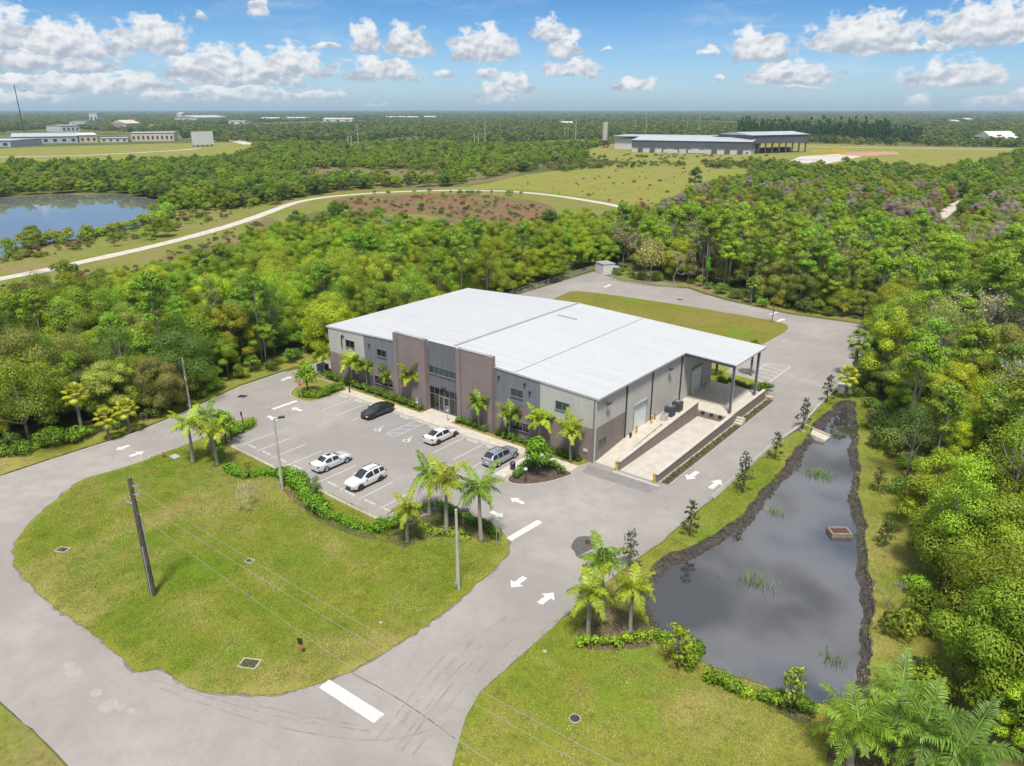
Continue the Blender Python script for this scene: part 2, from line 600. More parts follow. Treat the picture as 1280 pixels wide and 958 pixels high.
M['frame'] = plain('aluminium_frame', (0.24, 0.24, 0.24), 0.45, metal=0.3)
M['roll'] = plain('roll_door_white', (0.66, 0.68, 0.69), 0.5, var=0.04)
M['yellow'] = plain('safety_yellow', (0.55, 0.37, 0.05), 0.55, var=0.12)
M['steel'] = plain('painted_steel_blue_grey', (0.115, 0.145, 0.165), 0.5, var=0.15)
M['dark'] = plain('dark_metal', (0.03, 0.033, 0.037), 0.5, var=0.2)
M['grey_metal'] = plain('grey_metal', (0.34, 0.35, 0.36), 0.5, metal=0.2, var=0.15)
M['ac'] = plain('ac_cabinet', (0.075, 0.09, 0.10), 0.55, var=0.15)
M['cream'] = plain('cream_plastic', (0.55, 0.53, 0.47), 0.6)
M['green_box'] = plain('green_cabinet', (0.05, 0.10, 0.085), 0.6)
M['pole'] = plain('concrete_pole', (0.44, 0.41, 0.36), 0.85, var=0.12, scale=1.5)
M['wood'] = plain('weathered_wood_pole', (0.085, 0.078, 0.066), 0.95, var=0.45, scale=2.5, bump=0.4)
M['red'] = plain('sign_red', (0.50, 0.04, 0.03), 0.5, var=0.05)
M['white'] = plain('sign_white', (0.62, 0.62, 0.61), 0.5, var=0.03)
M['signblue'] = plain('sign_blue', (0.03, 0.13, 0.38), 0.5, var=0.03)
M['orange'] = plain('orange_paint', (0.62, 0.16, 0.04), 0.6)
M['rust'] = plain('rusty_iron', (0.16, 0.075, 0.05), 0.85, var=0.35, scale=6)
M['mulch'] = plain('dark_mulch', (0.085, 0.058, 0.042), 1.0, var=0.4, scale=2.5, bump=0.8, bscale=9)
M['mud'] = plain('dark_mud', (0.050, 0.041, 0.036), 0.95, var=0.5, scale=1.6, bump=1.0, bscale=5)
M['bark'] = plain('brown_bark', (0.135, 0.105, 0.085), 0.95, var=0.35, scale=3, bump=0.4)
M['pine_bark'] = plain('grey_pine_bark', (0.24, 0.20, 0.175), 0.95, var=0.3, scale=3, bump=0.4)
M['bare'] = plain('bare_grey_wood', (0.30, 0.26, 0.235), 0.95, var=0.2, scale=3)
M['palm_trunk'] = plain('pale_palm_trunk', (0.30, 0.27, 0.225), 0.9, var=0.25, scale=4, bump=0.3)
M['sabal_trunk'] = plain('brown_palm_trunk', (0.20, 0.155, 0.115), 0.95, var=0.35, scale=6, bump=0.6)
M['shaft'] = plain('green_crownshaft', (0.19, 0.235, 0.06), 0.6, var=0.15)
M['dry'] = plain('dry_frond', (0.30, 0.21, 0.10), 0.9, var=0.3)
M['leaf'] = leaf_mat('tree_leaf', spread=0.5, trans=0.16)
M['frond'] = leaf_mat('palm_leaf', rough=0.45, trans=0.12, spread=0.6, hue=0.012)
M['rubber'] = plain('tyre_rubber', (0.018, 0.018, 0.019), 0.85)
M['alloy'] = plain('alloy_rim', (0.40, 0.41, 0.42), 0.35, metal=0.7)
M['rimdark'] = plain('dark_rim', (0.05, 0.05, 0.055), 0.4, metal=0.5)
M['lamp_red'] = plain('tail_lamp_red', (0.35, 0.015, 0.015), 0.2)
M['lamp_clear'] = plain('clear_lamp', (0.62, 0.63, 0.64), 0.12)
M['carglass'] = plain('car_glass', (0.02, 0.025, 0.028), 0.05, var=0.1, spec=0.8)


def carpaint(name, col, metal=0.0):
    m = plain(name, col, 0.2, metal=metal, var=0.03)
    b = m.node_tree.nodes['Principled BSDF']
    b.inputs['Coat Weight'].default_value = 1.0
    b.inputs['Coat Roughness'].default_value = 0.05
    return m


def water_mat(name, col, ior=1.6, bump=0.03):
    m, nt, b, g = mat_nodes(name)
    p = NN(nt, 'ShaderNodeTexCoord').outputs['Object']
    c = g.mix(g.noise(p, 0.05, 4, 0.6), col, tuple(x * 1.35 for x in col))
    nt.links.new(c, b.inputs['Base Color'])
    b.inputs['Roughness'].default_value = 0.03
    b.inputs['IOR'].default_value = ior
    bp = NN(nt, 'ShaderNodeBump')
    bp.inputs['Strength'].default_value = bump
    bp.inputs['Distance'].default_value = 0.05
    g.put(bp.inputs['Height'], g.noise(p, 1.4, 3, 0.6))
    nt.links.new(bp.outputs[0], b.inputs['Normal'])
    return m


M['pond'] = water_mat('pond_water', (0.032, 0.032, 0.033), 3.0, 0.012)
M['lake'] = water_mat('lake_water', (0.125, 0.130, 0.135), 1.4)

# ================================================================ the setting
def site_loop(px_pts, uv_pts=None):
    return GL(px_pts) + (uv_pts or [])


# --- pond outline (top of its bank)
POND = GL([(802, 722), (832, 694), (880, 677), (918, 650), (955, 612), (992, 566), (1022, 526), (1046, 504), (1062, 501), (1070, 512),
           (1073, 560), (1074, 610), (1080, 655), (1087, 715), (1091, 775), (1090, 828), (1078, 868), (1040, 879), (985, 870), (930, 850), (880, 828), (842, 806), (812, 782), (799, 750)])
POND = resample(smooth_loop(POND, 6), 0.4)
POND = offset_loop(POND, [0.16 * sin(i * 0.23) + 0.10 * sin(i * 0.61) + rng.normal(0, 0.07) for i in range(len(POND))])
gm = MB()
R_ = 30000
gm.sheet([[(-R_, -R_), (R_, -R_), (R_, R_), (-R_, R_)], POND], 0.0)
kind(gm.build('ground', M['ground']), 'structure')
# bank and water
bm_ = MB()
rings = []
for d, z in ((-0.08, 0.035), (0.04, 0.0), (0.15, -0.24), (0.28, -0.38), (0.42, -0.47), (0.56, -0.56), (0.70, -0.66), (0.85, -0.76), (1.05, -0.9), (1.8, -1.5)):
    jit = [d * (1 + 0.18 * sin(i * 0.19 + d)) + (rng.normal(0, 0.05) if d > 0.1 else rng.normal(0, 0.03)) for i in range(len(POND))]
    rings.append([(x, y, z + (rng.normal(0, 0.028) if 0.1 < d < 1.4 else 0)) for x, y in offset_loop(POND, jit)])
for a, b in zip(rings[:-1], rings[1:]):
    for i in range(len(POND)):
        j = (i + 1) % len(POND)
        bm_.face((a[i], a[j], b[j], b[i]))
kind(bm_.build('pond_bank', M['mud']), 'structure')
kind(MB().sheet([offset_loop(POND, 0.62)], -0.74).build('pond_water', M['pond']), 'structure')

# --- asphalt: one paved area, public street included
ASPH = GL([(0, 597), (60, 577), (110, 561), (160, 545), (205, 527), (250, 507), (300, 484), (360, 464)]) + [(-56.4, -4), (-56.6, 8), (-58.6, 36), (-60.3, 62), (-60.6, 88)] \
    + GL([(742, 340), (758, 345), (775, 351), (820, 358), (860, 361), (880, 368), (908, 376), (985, 393), (1085, 407), (1095, 412), (1093, 424), (1083, 442), (1062, 468), (1040, 490), (1018, 513), (1000, 533), (962, 560), (925, 592), (890, 624), (858, 650), (830, 675), (805, 693), (787, 706), (735, 745), (690, 785), (640, 830), (600, 865), (583, 895), (573, 925), (567, 958)]) \
    + GL([(560, 1010), (600, 1100)]) + [(16, -75), (8, -75)] + GL([(150, 1010), (85, 958), (40, 912), (0, 878), (-60, 835), (-150, 790), (-320, 730)]) + GL([(-320, 655), (-150, 630), (-60, 612)])
ASPH = resample(ASPH, 0.9)
ASPH = [(x + rng.normal(0, 0.035), y + rng.normal(0, 0.035)) for x, y in ASPH]
kind(MB().prism(ASPH, -0.2, 0.03, False).build('asphalt_pavement', M['asphalt']), 'structure')

# --- outer lawns lie beside the pavement, a few centimetres above the bare ground
OUT_R = GL([(567, 962), (574, 925), (584, 895), (601, 865), (641, 831), (691, 786), (736, 746), (788, 707), (806, 694), (831, 676), (859, 651), (891, 625), (926, 593), (963, 561), (1001, 534), (1019, 514), (1041, 491), (1060, 472)]) \
    + GL([(1085, 480), (1112, 520), (1140, 600), (1178, 700), (1190, 800), (1190, 900), (1200, 1010), (1260, 1150)]) + GL([(700, 1250), (600, 1102), (560, 1012)])
kind(MB().sheet([OUT_R, POND], 0.015).build('pond_lawn', M['lawn']), 'structure')
kind(MB().sheet([GL([(-320, 652), (-150, 627), (-60, 609), (0, 594), (60, 574), (110, 558), (160, 542), (205, 524), (250, 504), (300, 481), (360, 461), (410, 446), (405, 430), (300, 462), (220, 490), (150, 520), (90, 540), (0, 560), (-320, 600)])], 0.015).build('roadside_grass', M['lawn']), 'structure')
kind(MB().sheet([GL([(85, 962), (40, 914), (0, 880), (-60, 837), (-150, 792), (-320, 732), (-400, 900), (-100, 1100), (150, 1100), (160, 1020)])], 0.015).build('street_verge', M['verge']), 'structure')
kind(MB().sheet([GL([(742, 338), (760, 343), (776, 349), (820, 356), (862, 359), (882, 366), (910, 374), (986, 391), (1085, 405), (1098, 410), (1105, 400), (985, 378), (905, 362), (862, 348), (770, 338)])], 0.015).build('back_verge', M['verge']), 'structure')


def island(name, loop, mat, z=0.10, w=0.0, kname='kerb'):
    """a planted island standing above the pavement, with an optional concrete kerb round it"""
    o = kind(MB().prism(loop, 0.0, z, False).build(name, mat), 'structure')
    if w:
        outer = offset_loop(loop, -w)
        k = MB()
        n = len(loop)
        for i in range(n):
            j = (i + 1) % n
            a, b, c, d = outer[i], outer[j], loop[j], loop[i]
            zt = z + 0.03
            k.face(((a[0], a[1], zt), (b[0], b[1], zt), (c[0], c[1], zt), (d[0], d[1], zt)) if area2(loop) > 0 else ((d[0], d[1], zt), (c[0], c[1], zt), (b[0], b[1], zt), (a[0], a[1], zt)))
            k.face(((a[0], a[1], 0), (b[0], b[1], 0), (b[0], b[1], zt), (a[0], a[1], zt)))
            k.face(((c[0], c[1], z), (d[0], d[1], z), (d[0], d[1], zt), (c[0], c[1], zt)))
        kind(k.build(kname, M['kerb']), 'structure')
    return o


LAWN = GL([(17, 693), (22, 675), (33, 660), (50, 642), (70, 626), (104, 601), (158, 585), (199, 569), (224, 560), (258, 546), (292, 529), (312, 522), (321, 527), (316, 536), (287, 550), (289, 557), (448, 637), (482, 654), (512, 655), (545, 640), (560, 636), (585, 643), (612, 655), (633, 672), (638, 686), (624, 706), (595, 730), (537, 780), (483, 815), (441, 839), (403, 853),
           (357, 867), (310, 870), (270, 867), (240, 862), (224, 851), (203, 836), (178, 839), (158, 826), (137, 809), (99, 780), (62, 755), (37, 730), (20, 710)])
LAWN_S = resample(smooth_loop(LAWN, 4), 0.3)
LAWN_S = offset_loop(LAWN_S, [0.10 * sin(i * 0.11) * sin(i * 0.037) + 0.05 * sin(i * 0.7) + rng.normal(0, 0.06) for i in range(len(LAWN_S))])
kind(MB().sheet([offset_loop(LAWN_S[::2], [-0.16 + rng.normal(0, 0.09) for _ in LAWN_S[::2]])], 0.0335).build('sandy_edge', plain('sandy_edge', (0.175, 0.15, 0.115), 0.95, var=0.35, scale=2)), 'structure')
island('corner_lawn', LAWN_S, M['lawn'], 0.09)
BACK = smooth_loop(GL([(690, 375), (706, 368), (719, 364.5), (762, 369), (844, 381), (910, 392), (970, 402.5), (984, 408), (981, 415), (952, 431)]) + [(-2.6, 52), (-3.5, 46.5), (-40, 46.5), (-51, 48), (-51.5, 60)], 3)
island('back_lawn', BACK, M['lawn_back'], 0.09)
# strip along the back of the warehouse, round the dock and along its outer wall
STRIP = smooth_loop([(-49, 33.6), (-30, 33.6), (-1, 33.6), (-0.6, 33.6), (8.2, 33.6)], 1) + GL([(958, 499), (961, 493), (957, 484), (949, 478), (930, 472.5), (912, 468), (906, 465.5)]) + [(-1.5, 45.5), (-20, 45.5), (-50, 46)]
island('dock_lawn', STRIP, M['lawn'], 0.09)
island('dock_planter', [(8.75, 0.5), (9.75, 0.5), (9.75, 34.0), (8.75, 33.0)], M['mulch'], 0.07, 0.12)
# front bed between the parking and the facade, its two end islands
island('front_bed', [(-51.2, -2.0), (-27.2, -2.0), (-27.2, -0.02), (-50.2, -0.02), (-50.4, 2.5), (-53, 2.5)], M['lawn'], 0.12)
island('front_bed', [(-21.6, -2.0), (-1.2, -2.0), (-0.5, -0.02), (-21.6, -0.02)], M['lawn'], 0.12)
LI = smooth_loop([(-42.6, -4.2), (-42.6, -7.0), (-43.3, -9.0), (-45.2, -9.4), (-47.6, -8.9), (-49.4, -6.8), (-51.4, -2.9), (-50.6, -2.1), (-43.2, -2.1)], 4)
island('entry_island', LI, M['lawn'], 0.10, 0.16)
RI = smooth_loop([(-5.7, -4.0), (-5.7, -7.5), (-5.4, -9.6), (-4.3, -10.2), (-2.6, -9.1), (-1.3, -7.2), (-0.45, -4.9), (-0.5, -4.0), (-2.5, -3.85)], 4)
island('corner_island', RI, M['mulch'], 0.10, 0.18)

# --- concrete walks
wk = MB()
wk.box(-43.0, -0.7, -3.75, -2.0, 0.0, 0.15)
wk.box(-27.2, -21.6, -2.0, 0.1, 0.0, 0.151)
wk.box(-7.3, -5.85, -9.8, -3.75, 0.0, 0.149)
kind(wk.build('sidewalk', M['concrete']), 'structure')
kind(MB().strip([(3.0, -0.35), (9.0, -0.35)], 0.5, 0.034).build('ramp_threshold', M['kerb']), 'structure')
# kerb along the service road, beside the pond
kp = resample(GL([(1052, 484), (1041, 490), (1019, 513), (1001, 533), (963, 560), (926, 592), (891, 624)]), 1.2, False)
kk = MB()
kl, kr = [], []
for i, p_ in enumerate(kp):
    a, b = kp[max(i - 1, 0)], kp[min(i + 1, len(kp) - 1)]
    t = Vector((b[0] - a[0], b[1] - a[1])).normalized()
    kl.append((p_[0] - t.y * -0.05, p_[1] + t.x * -0.05))
    kr.append((p_[0] - t.y * 0.17, p_[1] + t.x * 0.17))
kk.prism(kl + kr[::-1], 0.0, 0.22)
kind(kk.build('roadside_kerb', M['concrete']), 'structure')
lk = resample(GL([(0, 597), (60, 577), (110, 561), (160, 545), (205, 527), (250, 507), (300, 484), (360, 464)]) + [(-56.4, -4), (-56.6, 8)], 1.5, False)
kind(MB().strip(lk, 0.3, 0.055).build('roadside_kerb', M['kerb']), 'structure')
kind(MB().strip([(-43.0, -3.95), (-7.2, -3.95)], 0.36, 0.036).build('gutter', M['kerb']), 'structure')
kind(MB().strip(GL([(289, 558), (448, 638), (480, 653)]), 0.35, 0.10).build('parking_kerb', M['kerb']), 'structure')


# --- painted markings
def marks(name, mat, quads, z=0.036):
    b = MB()
    for q_ in quads:
        b.face([(x, y, z) for x, y in q_])
    return kind(b.build(name, mat), 'structure')


def line(a, b, w):
    t = Vector((b[0] - a[0], b[1] - a[1])).normalized() * (w / 2)
    return [(a[0] + t.y, a[1] - t.x), (b[0] + t.y, b[1] - t.x), (b[0] - t.y, b[1] + t.x), (a[0] - t.y, a[1] + t.x)]


ST = []
for x in (-39.2, -36.0, -32.8, -17.05, -13.8, -10.6, -7.45):
    ST.append(line((x, -4.3), (x, -9.9), 0.13))
for x in (-37.7, -34.6, -31.5, -28.3, -25.1, -21.85, -18.5, -15.25, -11.9):
    ST.append(line((x, -18.3), (x, -23.4), 0.13))
marks('parking_lines', M['faded'], ST)
marks('accessible_lines', M['blue'], [line((x, -4.1), (x, -9.75), 0.2) for x in (-29.5, -26.1, -24.15, -20.25)])
HL = [line((x, -4.1), (x, -9.75), 0.1) for x in (-25.9, -24.35)] + [line((-25.9, -9.7), (-24.35, -9.7), 0.12), line((-25.9, -4.2), (-24.35, -4.2), 0.12)]
HL += [line((-25.9, y), (-24.35, y + 1.3), 0.12) for y in (-9.5, -7.9, -6.3)]
marks('access_aisle_hatching', M['faded'], HL, 0.038)
HA = GL([(960, 455), (989, 458), (958, 481), (944, 474)])
HA = [(2.6, 49.6), (6.3, 50.6), (6.3, 40.3), (2.6, 41.6)]
hq = [line(HA[i], HA[(i + 1) % 4], 0.16) for i in range(4)]
hq += [line((2.7, y), (6.2, y - 1.2 + 2.4 * 0.2), 0.16) for y in (43.2, 44.9, 46.6, 48.3)]
marks('no_parking_hatching', M['faded'], hq)


def wheelchair(cx, cy):
    """painted accessibility symbol, seen from the aisle"""
    q_ = []
    ring = [(cx + 0.42 * cos(a), cy + 0.0 + 0.42 * sin(a)) for a in np.linspace(radians(150), radians(420), 15)]
    for a, b in zip(ring[:-1], ring[1:]):
        q_.append(line(a, b, 0.13))
    q_ += [line((cx - 0.05, cy + 0.15), (cx - 0.15, cy + 0.85), 0.15), line((cx - 0.1, cy + 0.45), (cx + 0.32, cy + 0.45), 0.12), line((cx + 0.02, cy + 0.2), (cx + 0.45, cy + 0.18), 0.13), line((cx + 0.42, cy + 0.22), (cx + 0.62, cy - 0.3), 0.13)]
    q_.append([(cx - 0.17 + 0.14 * cos(a), cy + 1.05 + 0.14 * sin(a)) for a in np.linspace(0, 2 * pi, 10)[:-1]])
    return q_


for cx in (-27.8, -22.3):
    qs = wheelchair(cx, -9.5)
    b_ = MB()
    for i, q_ in enumerate(qs):
        b_.face([(x, y, 0.037 + 0.0004 * i) for x, y in q_])
    kind(b_.build('wheelchair_symbol', M['paint']), 'structure')


def arrow(tail, head, w=0.28, hw=0.85):
    a, b = Vector(tail), Vector(head)
    t = (b - a).normalized()
    n = Vector((-t.y, t.x))
    m_ = b - t * ((b - a).length * 0.42)
    return [tuple(a + n * w / 2), tuple(a - n * w / 2), tuple(m_ - n * w / 2), tuple(m_ - n * hw / 2), tuple(b), tuple(m_ + n * hw / 2), tuple(m_ + n * w / 2)]


AR = [((656, 722), (639, 735), 0.5, 1.5), ((674.5, 755), (692, 741.5), 0.5, 1.5), ((655, 630), (638.5, 623), 0.45, 1.3), ((614, 640), (629, 647), 0.45, 1.3),
      ((872, 590), (858, 600), 0.5, 1.5), ((888, 611), (901, 600), 0.5, 1.5), ((162, 557), (145, 563), 0.5, 1.4), ((162, 571), (180, 564.5), 0.5, 1.4),
      ((377, 514), (365, 510), 0.45, 1.3), ((335, 520.5), (347, 526), 0.45, 1.3), ((352, 476), (365, 471), 0.5, 1.3), ((970, 403), (981, 398.5), 0.5, 1.5)]
AR_Q = [arrow(G(*a), G(*b), w * 1.15, h) for a, b, w, h in AR]
marks('lane_arrows', M['paint'], AR_Q, 0.037)
SB = [line(G(636, 675), G(675, 652), 0.75), line(G(405, 855), G(474, 899), 1.0), line(G(341, 512), G(371, 501.5), 0.6), line(G(755, 359.5), G(764, 356), 0.7), line(G(962, 393.5), G(972, 390.5), 0.5)]
marks('stop_bars', M['paint'], SB, 0.037)
# thin dark line across the drive, patched asphalt round the drain, tyre-scrubbed marks
marks('drive_dark_line', plain('tar', (0.05, 0.048, 0.047), 0.7), [line(G(a, b), G(c, d), 0.06) for a, b, c, d in ((440, 842, 470, 858), (470, 858, 503, 877), (503, 877, 535, 899), (535, 899, 569, 924))], 0.034)
PT = smooth_loop(GL([(714, 683), (722, 672), (737, 671), (748, 674), (744, 684), (730, 692), (722, 697), (718, 690)]), 4)
kind(MB().sheet([PT], 0.034).build('asphalt_patch', plain('fresh_asphalt', (0.085, 0.08, 0.078), 0.85, var=0.3, scale=2)), 'structure')
DS_ = plain('dark_stain', (0.242, 0.224, 0.210), 0.85, var=0.3, scale=0.7)
SK = MB()
for pts, w in (([(300, 520), (318, 512), (338, 506)], 0.2), ([(313, 505), (327, 505), (338, 512)], 0.3), ([(318, 499), (350, 486), (395, 474)], 0.1)):
    SK.strip(smooth_loop(GL(pts), 5, False), w, 0.033 + 0.0003 * len(SK.f))
for k in range(15):
    # faint rubbed tyre lines that swing from the street into the drive, and round the back bend
    o_ = rng.normal(0, 1.0)
    if k < 8:
        base = [(640 + 9 * o_, 775 + 8 * o_), (600 + 11 * o_, 805 + 9 * o_), (560 + 13 * o_, 845 + 8 * o_), (525 + 14 * o_, 890 + 7 * o_), (490 + 16 * o_, 935 + 6 * o_)]
    elif k < 12:
        base = [(1060 + 10 * o_, 425 + 6 * o_), (1040 + 10 * o_, 445 + 5 * o_), (1005 + 11 * o_, 470 + 5 * o_), (960 + 12 * o_, 500 + 4 * o_)]
    else:
        base = [(560 + 14 * o_, 905 + 6 * o_), (480 + 14 * o_, 925 + 8 * o_), (380 + 12 * o_, 915 + 12 * o_), (300 + 12 * o_, 895 + 12 * o_), (200 + 12 * o_, 860 + 10 * o_)]
    a_ = rng.integers(0, 2)
    pl = smooth_loop(GL(base[a_:]), 7, False)
    SK.strip(pl, [abs(rng.normal(0.08, 0.03)) + 0.02 for _ in pl], 0.0332 + 0.00004 * len(SK.f))
kind(SK.build('asphalt_stains', DS_), 'structure')
PL = MB()
for (x, y, r) in ((86, 833, 0.45), (120, 867, 0.4), (133, 884, 0.5), (140, 879, 0.4), (150, 884, 0.35), (164, 889, 0.3), (92, 842, 0.6)):
    c_ = G(x, y)
    PL.face([(c_[0] + r * 1.3 * cos(a) * rng.uniform(.8, 1.1), c_[1] + r * sin(a) * rng.uniform(.8, 1.1), 0.034 + 0.0007 * len(PL.f)) for a in np.linspace(0, 2 * pi, 12)[:-1]])
kind(PL.build('pale_asphalt_spots', plain('pale_spot', (0.305, 0.285, 0.267), 0.9, var=0.1, scale=3)), 'structure')
# the warehouse apron in darker asphalt
kind(MB().sheet([[(-0.2, -0.8), (9.3, -0.7), (8.8, -2.6), (0.3, -2.9)]], 0.0345).build('apron_patch', plain('apron_asphalt', (0.19, 0.178, 0.175), 0.88, var=0.15, scale=1)), 'structure')

# --- mulch beds
def bed(name, pts, z):
    kind(MB().sheet([smooth_loop(pts, 4)], z).build(name, M['mulch']), 'structure')


bed('mulch_bed', GL([(352, 612), (366, 616), (384, 634), (410, 650), (446, 664), (470, 670), (466, 676), (430, 666), (396, 651), (372, 632)]), 0.094)
bed('mulch_bed', GL([(482, 672), (500, 658), (530, 646), (562, 642), (598, 656), (616, 672), (606, 680), (580, 668), (556, 672), (532, 674), (505, 686)]), 0.095)
bed('mulch_bed', GL([(722, 795), (733, 772), (752, 758), (775, 762), (800, 775), (818, 790), (812, 808), (775, 812), (735, 812)]), 0.019)
bed('mulch_bed', GL([(1035, 940), (1075, 900), (1135, 925), (1180, 960), (1190, 1040), (1100, 1040), (1045, 985)]), 0.019)
bed('mulch_bed', GL([(965, 880), (1000, 885), (1020, 895), (1005, 905), (980, 895)]), 0.019)
for a, b in ((-48.5, -27.4), (-21.4, -1.4)):
    kind(MB().sheet([[(a, -1.25), (b, -1.25), (b, -0.04), (a, -0.04)]], 0.124).build('mulch_bed', M['mulch']), 'structure')

# --- distant ground: path, meadow, scrub, lake, fields
PATH = [(-120, 372), (0, 349), (55, 338.5), (100, 328.5), (150, 317.5), (200, 306), (245, 294.5), (285, 283), (320, 271.5), (348, 261), (372, 253), (410, 246.5), (470, 241.5), (520, 239.3), (560, 238.5), (610, 238.8), (640, 239.8), (690, 244.5), (740, 252), (780, 260), (830, 276)]
vs = GL([(-300, 470), (0, 392), (100, 374), (180, 352), (240, 337), (300, 306), (345, 283), (395, 264), (470, 266), (560, 288), (640, 292), (700, 285), (760, 280), (830, 300), (850, 280), (800, 262), (760, 250), (690, 240), (640, 235), (560, 234), (470, 236), (420, 240), (370, 246), (330, 259), (270, 279), (180, 301), (110, 313), (30, 325), (0, 331), (-300, 410)])
kind(MB().sheet([vs], 0.02).build('path_verge', M['verge']), 'structure')
kind(MB().sheet([smooth_loop(GL([(200, 322), (240, 312), (300, 296), (332, 272), (345, 278), (330, 300), (280, 318), (240, 330)]), 3)], 0.03).build('brown_scrub', M['brown_scrub']), 'structure')
kind(MB().sheet([smooth_loop(GL([(430, 247), (560, 242.5), (640, 247), (690, 258), (690, 275), (640, 285), (580, 284), (530, 268), (480, 268), (425, 258)]), 3)], 0.03).build('red_scrub', M['red_scrub']), 'structure')
kind(MB().sheet([smooth_loop(GL([(545, 237.5), (600, 231), (640, 222), (690, 214), (740, 207), (850, 203), (930, 207), (935, 216), (880, 228), (840, 246), (800, 262), (760, 251), (690, 241), (640, 236.5)]), 4)], 0.03).build('meadow', M['meadow']), 'structure')
kind(MB().sheet([smooth_loop(GL([(300, 224), (350, 213), (420, 209), (510, 211), (560, 216), (640, 213), (640, 222), (540, 236), (470, 237), (380, 240)]), 3)], 0.025).build('brown_clearing', M['brown_scrub']), 'structure')
pth = resample(smooth_loop(GL(PATH), 6, False), 3.0, False)
kind(MB().strip(pth, [4.6 + rng.normal(0, 0.25) for _ in pth], 0.06).build('shell_path', M['shell']), 'structure')
LAKE = smooth_loop(GL([(-300, 244), (-100, 246.5), (0, 248), (40, 245.5), (75, 243), (110, 244.5), (150, 243), (185, 249), (218, 253.5), (205, 264), (185, 276), (160, 286), (130, 291), (112, 296), (95, 299), (60, 303), (30, 308), (0, 322), (-120, 350), (-300, 360)]), 4)
kind(MB().sheet([LAKE], 0.05).build('lake_water', M['lake']), 'structure')
kind(MB().sheet([offset_loop(resample(LAKE, 4), -1.6)], 0.035).build('lake_shore', M['brown_scrub']), 'structure')
kind(MB().sheet([GL([(-300, 352), (0, 323), (60, 304), (112, 297), (190, 275), (225, 256), (300, 250), (372, 247), (330, 261), (270, 281), (180, 303), (100, 318), (0, 334), (-300, 414)])], 0.014).build('lakeside_grass', M['verge']), 'structure')
kind(MB().sheet([GL([(-300, 183), (0, 186), (120, 182), (200, 180), (250, 179), (315, 178), (322, 184), (300, 193), (200, 199), (0, 204), (-300, 210)])], 0.1).build('far_field', M['meadow']), 'structure')
kind(MB().strip(GL([(-200, 199), (0, 197), (100, 195), (170, 191.5), (215, 189), (250, 186)]), 8.0, 0.2).build('far_track', M['shell']), 'structure')
kind(MB().strip(GL([(274, 172), (290, 175), (312, 181)]), [22, 18, 14], 0.2).build('far_road', M['concrete']), 'structure')
kind(MB().sheet([GL([(335, 175.5), (400, 177), (478, 180.5), (470, 184), (400, 182.5), (345, 180)])], 0.1).build('far_field', M['brown_scrub']), 'structure')
kind(MB().sheet([GL([(560, 183), (600, 182), (640, 180), (690, 176), (740, 174), (765, 176), (700, 184), (600, 187)])], 0.1).build('far_field', M['verge']), 'structure')
kind(MB().sheet([GL([(690, 198), (720, 190), (765, 180), (900, 179), (1010, 180), (1130, 183), (1400, 187), (1400, 193), (1285, 189), (1240, 204), (1180, 214), (1130, 205), (1100, 206), (1000, 208), (900, 206), (790, 202)])], 0.1).build('far_field', M['meadow']), 'structure')
kind(MB().sheet([GL([(985, 203), (1000, 196), (1060, 192), (1085, 194), (1060, 200), (1030, 206)])], 0.2).build('shell_yard', M['shell']), 'structure')
kind(MB().sheet([GL([(1040, 190), (1120, 190), (1125, 194), (1085, 196), (1050, 194)])], 0.25).build('bare_earth', plain('red_earth', (0.36, 0.21, 0.13), 0.95, var=0.2, scale=0.05)), 'structure')
kind(MB().strip(GL([(1000, 184), (1100, 185.5), (1200, 187), (1420, 189)]), 9, 0.3).build('far_road', M['concrete']), 'structure')
kind(MB().strip(GL([(1172, 274), (1182, 266), (1196, 256), (1215, 247)]), [5, 5, 5, 5], 0.1).build('back_lane', M['shell']), 'structure')
kind(MB().strip(GL([(1230, 215), (1265, 200), (1320, 190)]), 7, 0.3).build('back_lane', M['shell']), 'structure')

# ================================================================ the warehouse
BU0, BU1, BV1, RU, EZ, RZ = -49.1, 0.0, 32.9, -24.5, 8.42, 9.42


def roof_z(x):
    return RZ - abs(x - RU) * (RZ - EZ) / 24.55


wh = thing('warehouse', 'large two storey metal warehouse with white low gabled roof and mauve front towers', 'warehouse')
# walls, panel by panel along the front
def gable_panel(x0, x1, z0, y0=0.0, y1=0.22, zt=None):
    b = MB()
    pts = [(x0, z0), (x1, z0), (x1, zt or roof_z(x1) - 0.1)] + ([(RU, (roof_z(RU) - 0.1))] if x0 < RU < x1 and not zt else []) + [(x0, zt or roof_z(x0) - 0.1)]
    k, m = 0, len(pts)
    b.v = [(x, y0, z) for x, z in pts] + [(x, y1, z) for x, z in pts]
    b.f = [tuple(range(m)), tuple(range(2 * m - 1, m - 1, -1))] + [((i + 1) % m, i, m + i, m + (i + 1) % m) for i in range(m)]
    return b


SPZ = 4.4


def ribs(b, x0, x1, z0, zf, y=-0.035, step=0.32, hole=None):
    x = x0 + 0.12
    while x < x1 - 0.08:
        spans = [(z0, zf(x))]
        for (a, c, lo, hi) in hole or []:
            if a - 0.04 < x + 0.03 and x < c + 0.04:
                spans = [s for (p, q_) in spans for s in ((p, min(q_, lo)), (max(p, hi), q_)) if s[1] - s[0] > 0.05]
        for p, q_ in spans:
            b.box(x, x + 0.07, y, 0.012, p, q_)
        x += step
    return b


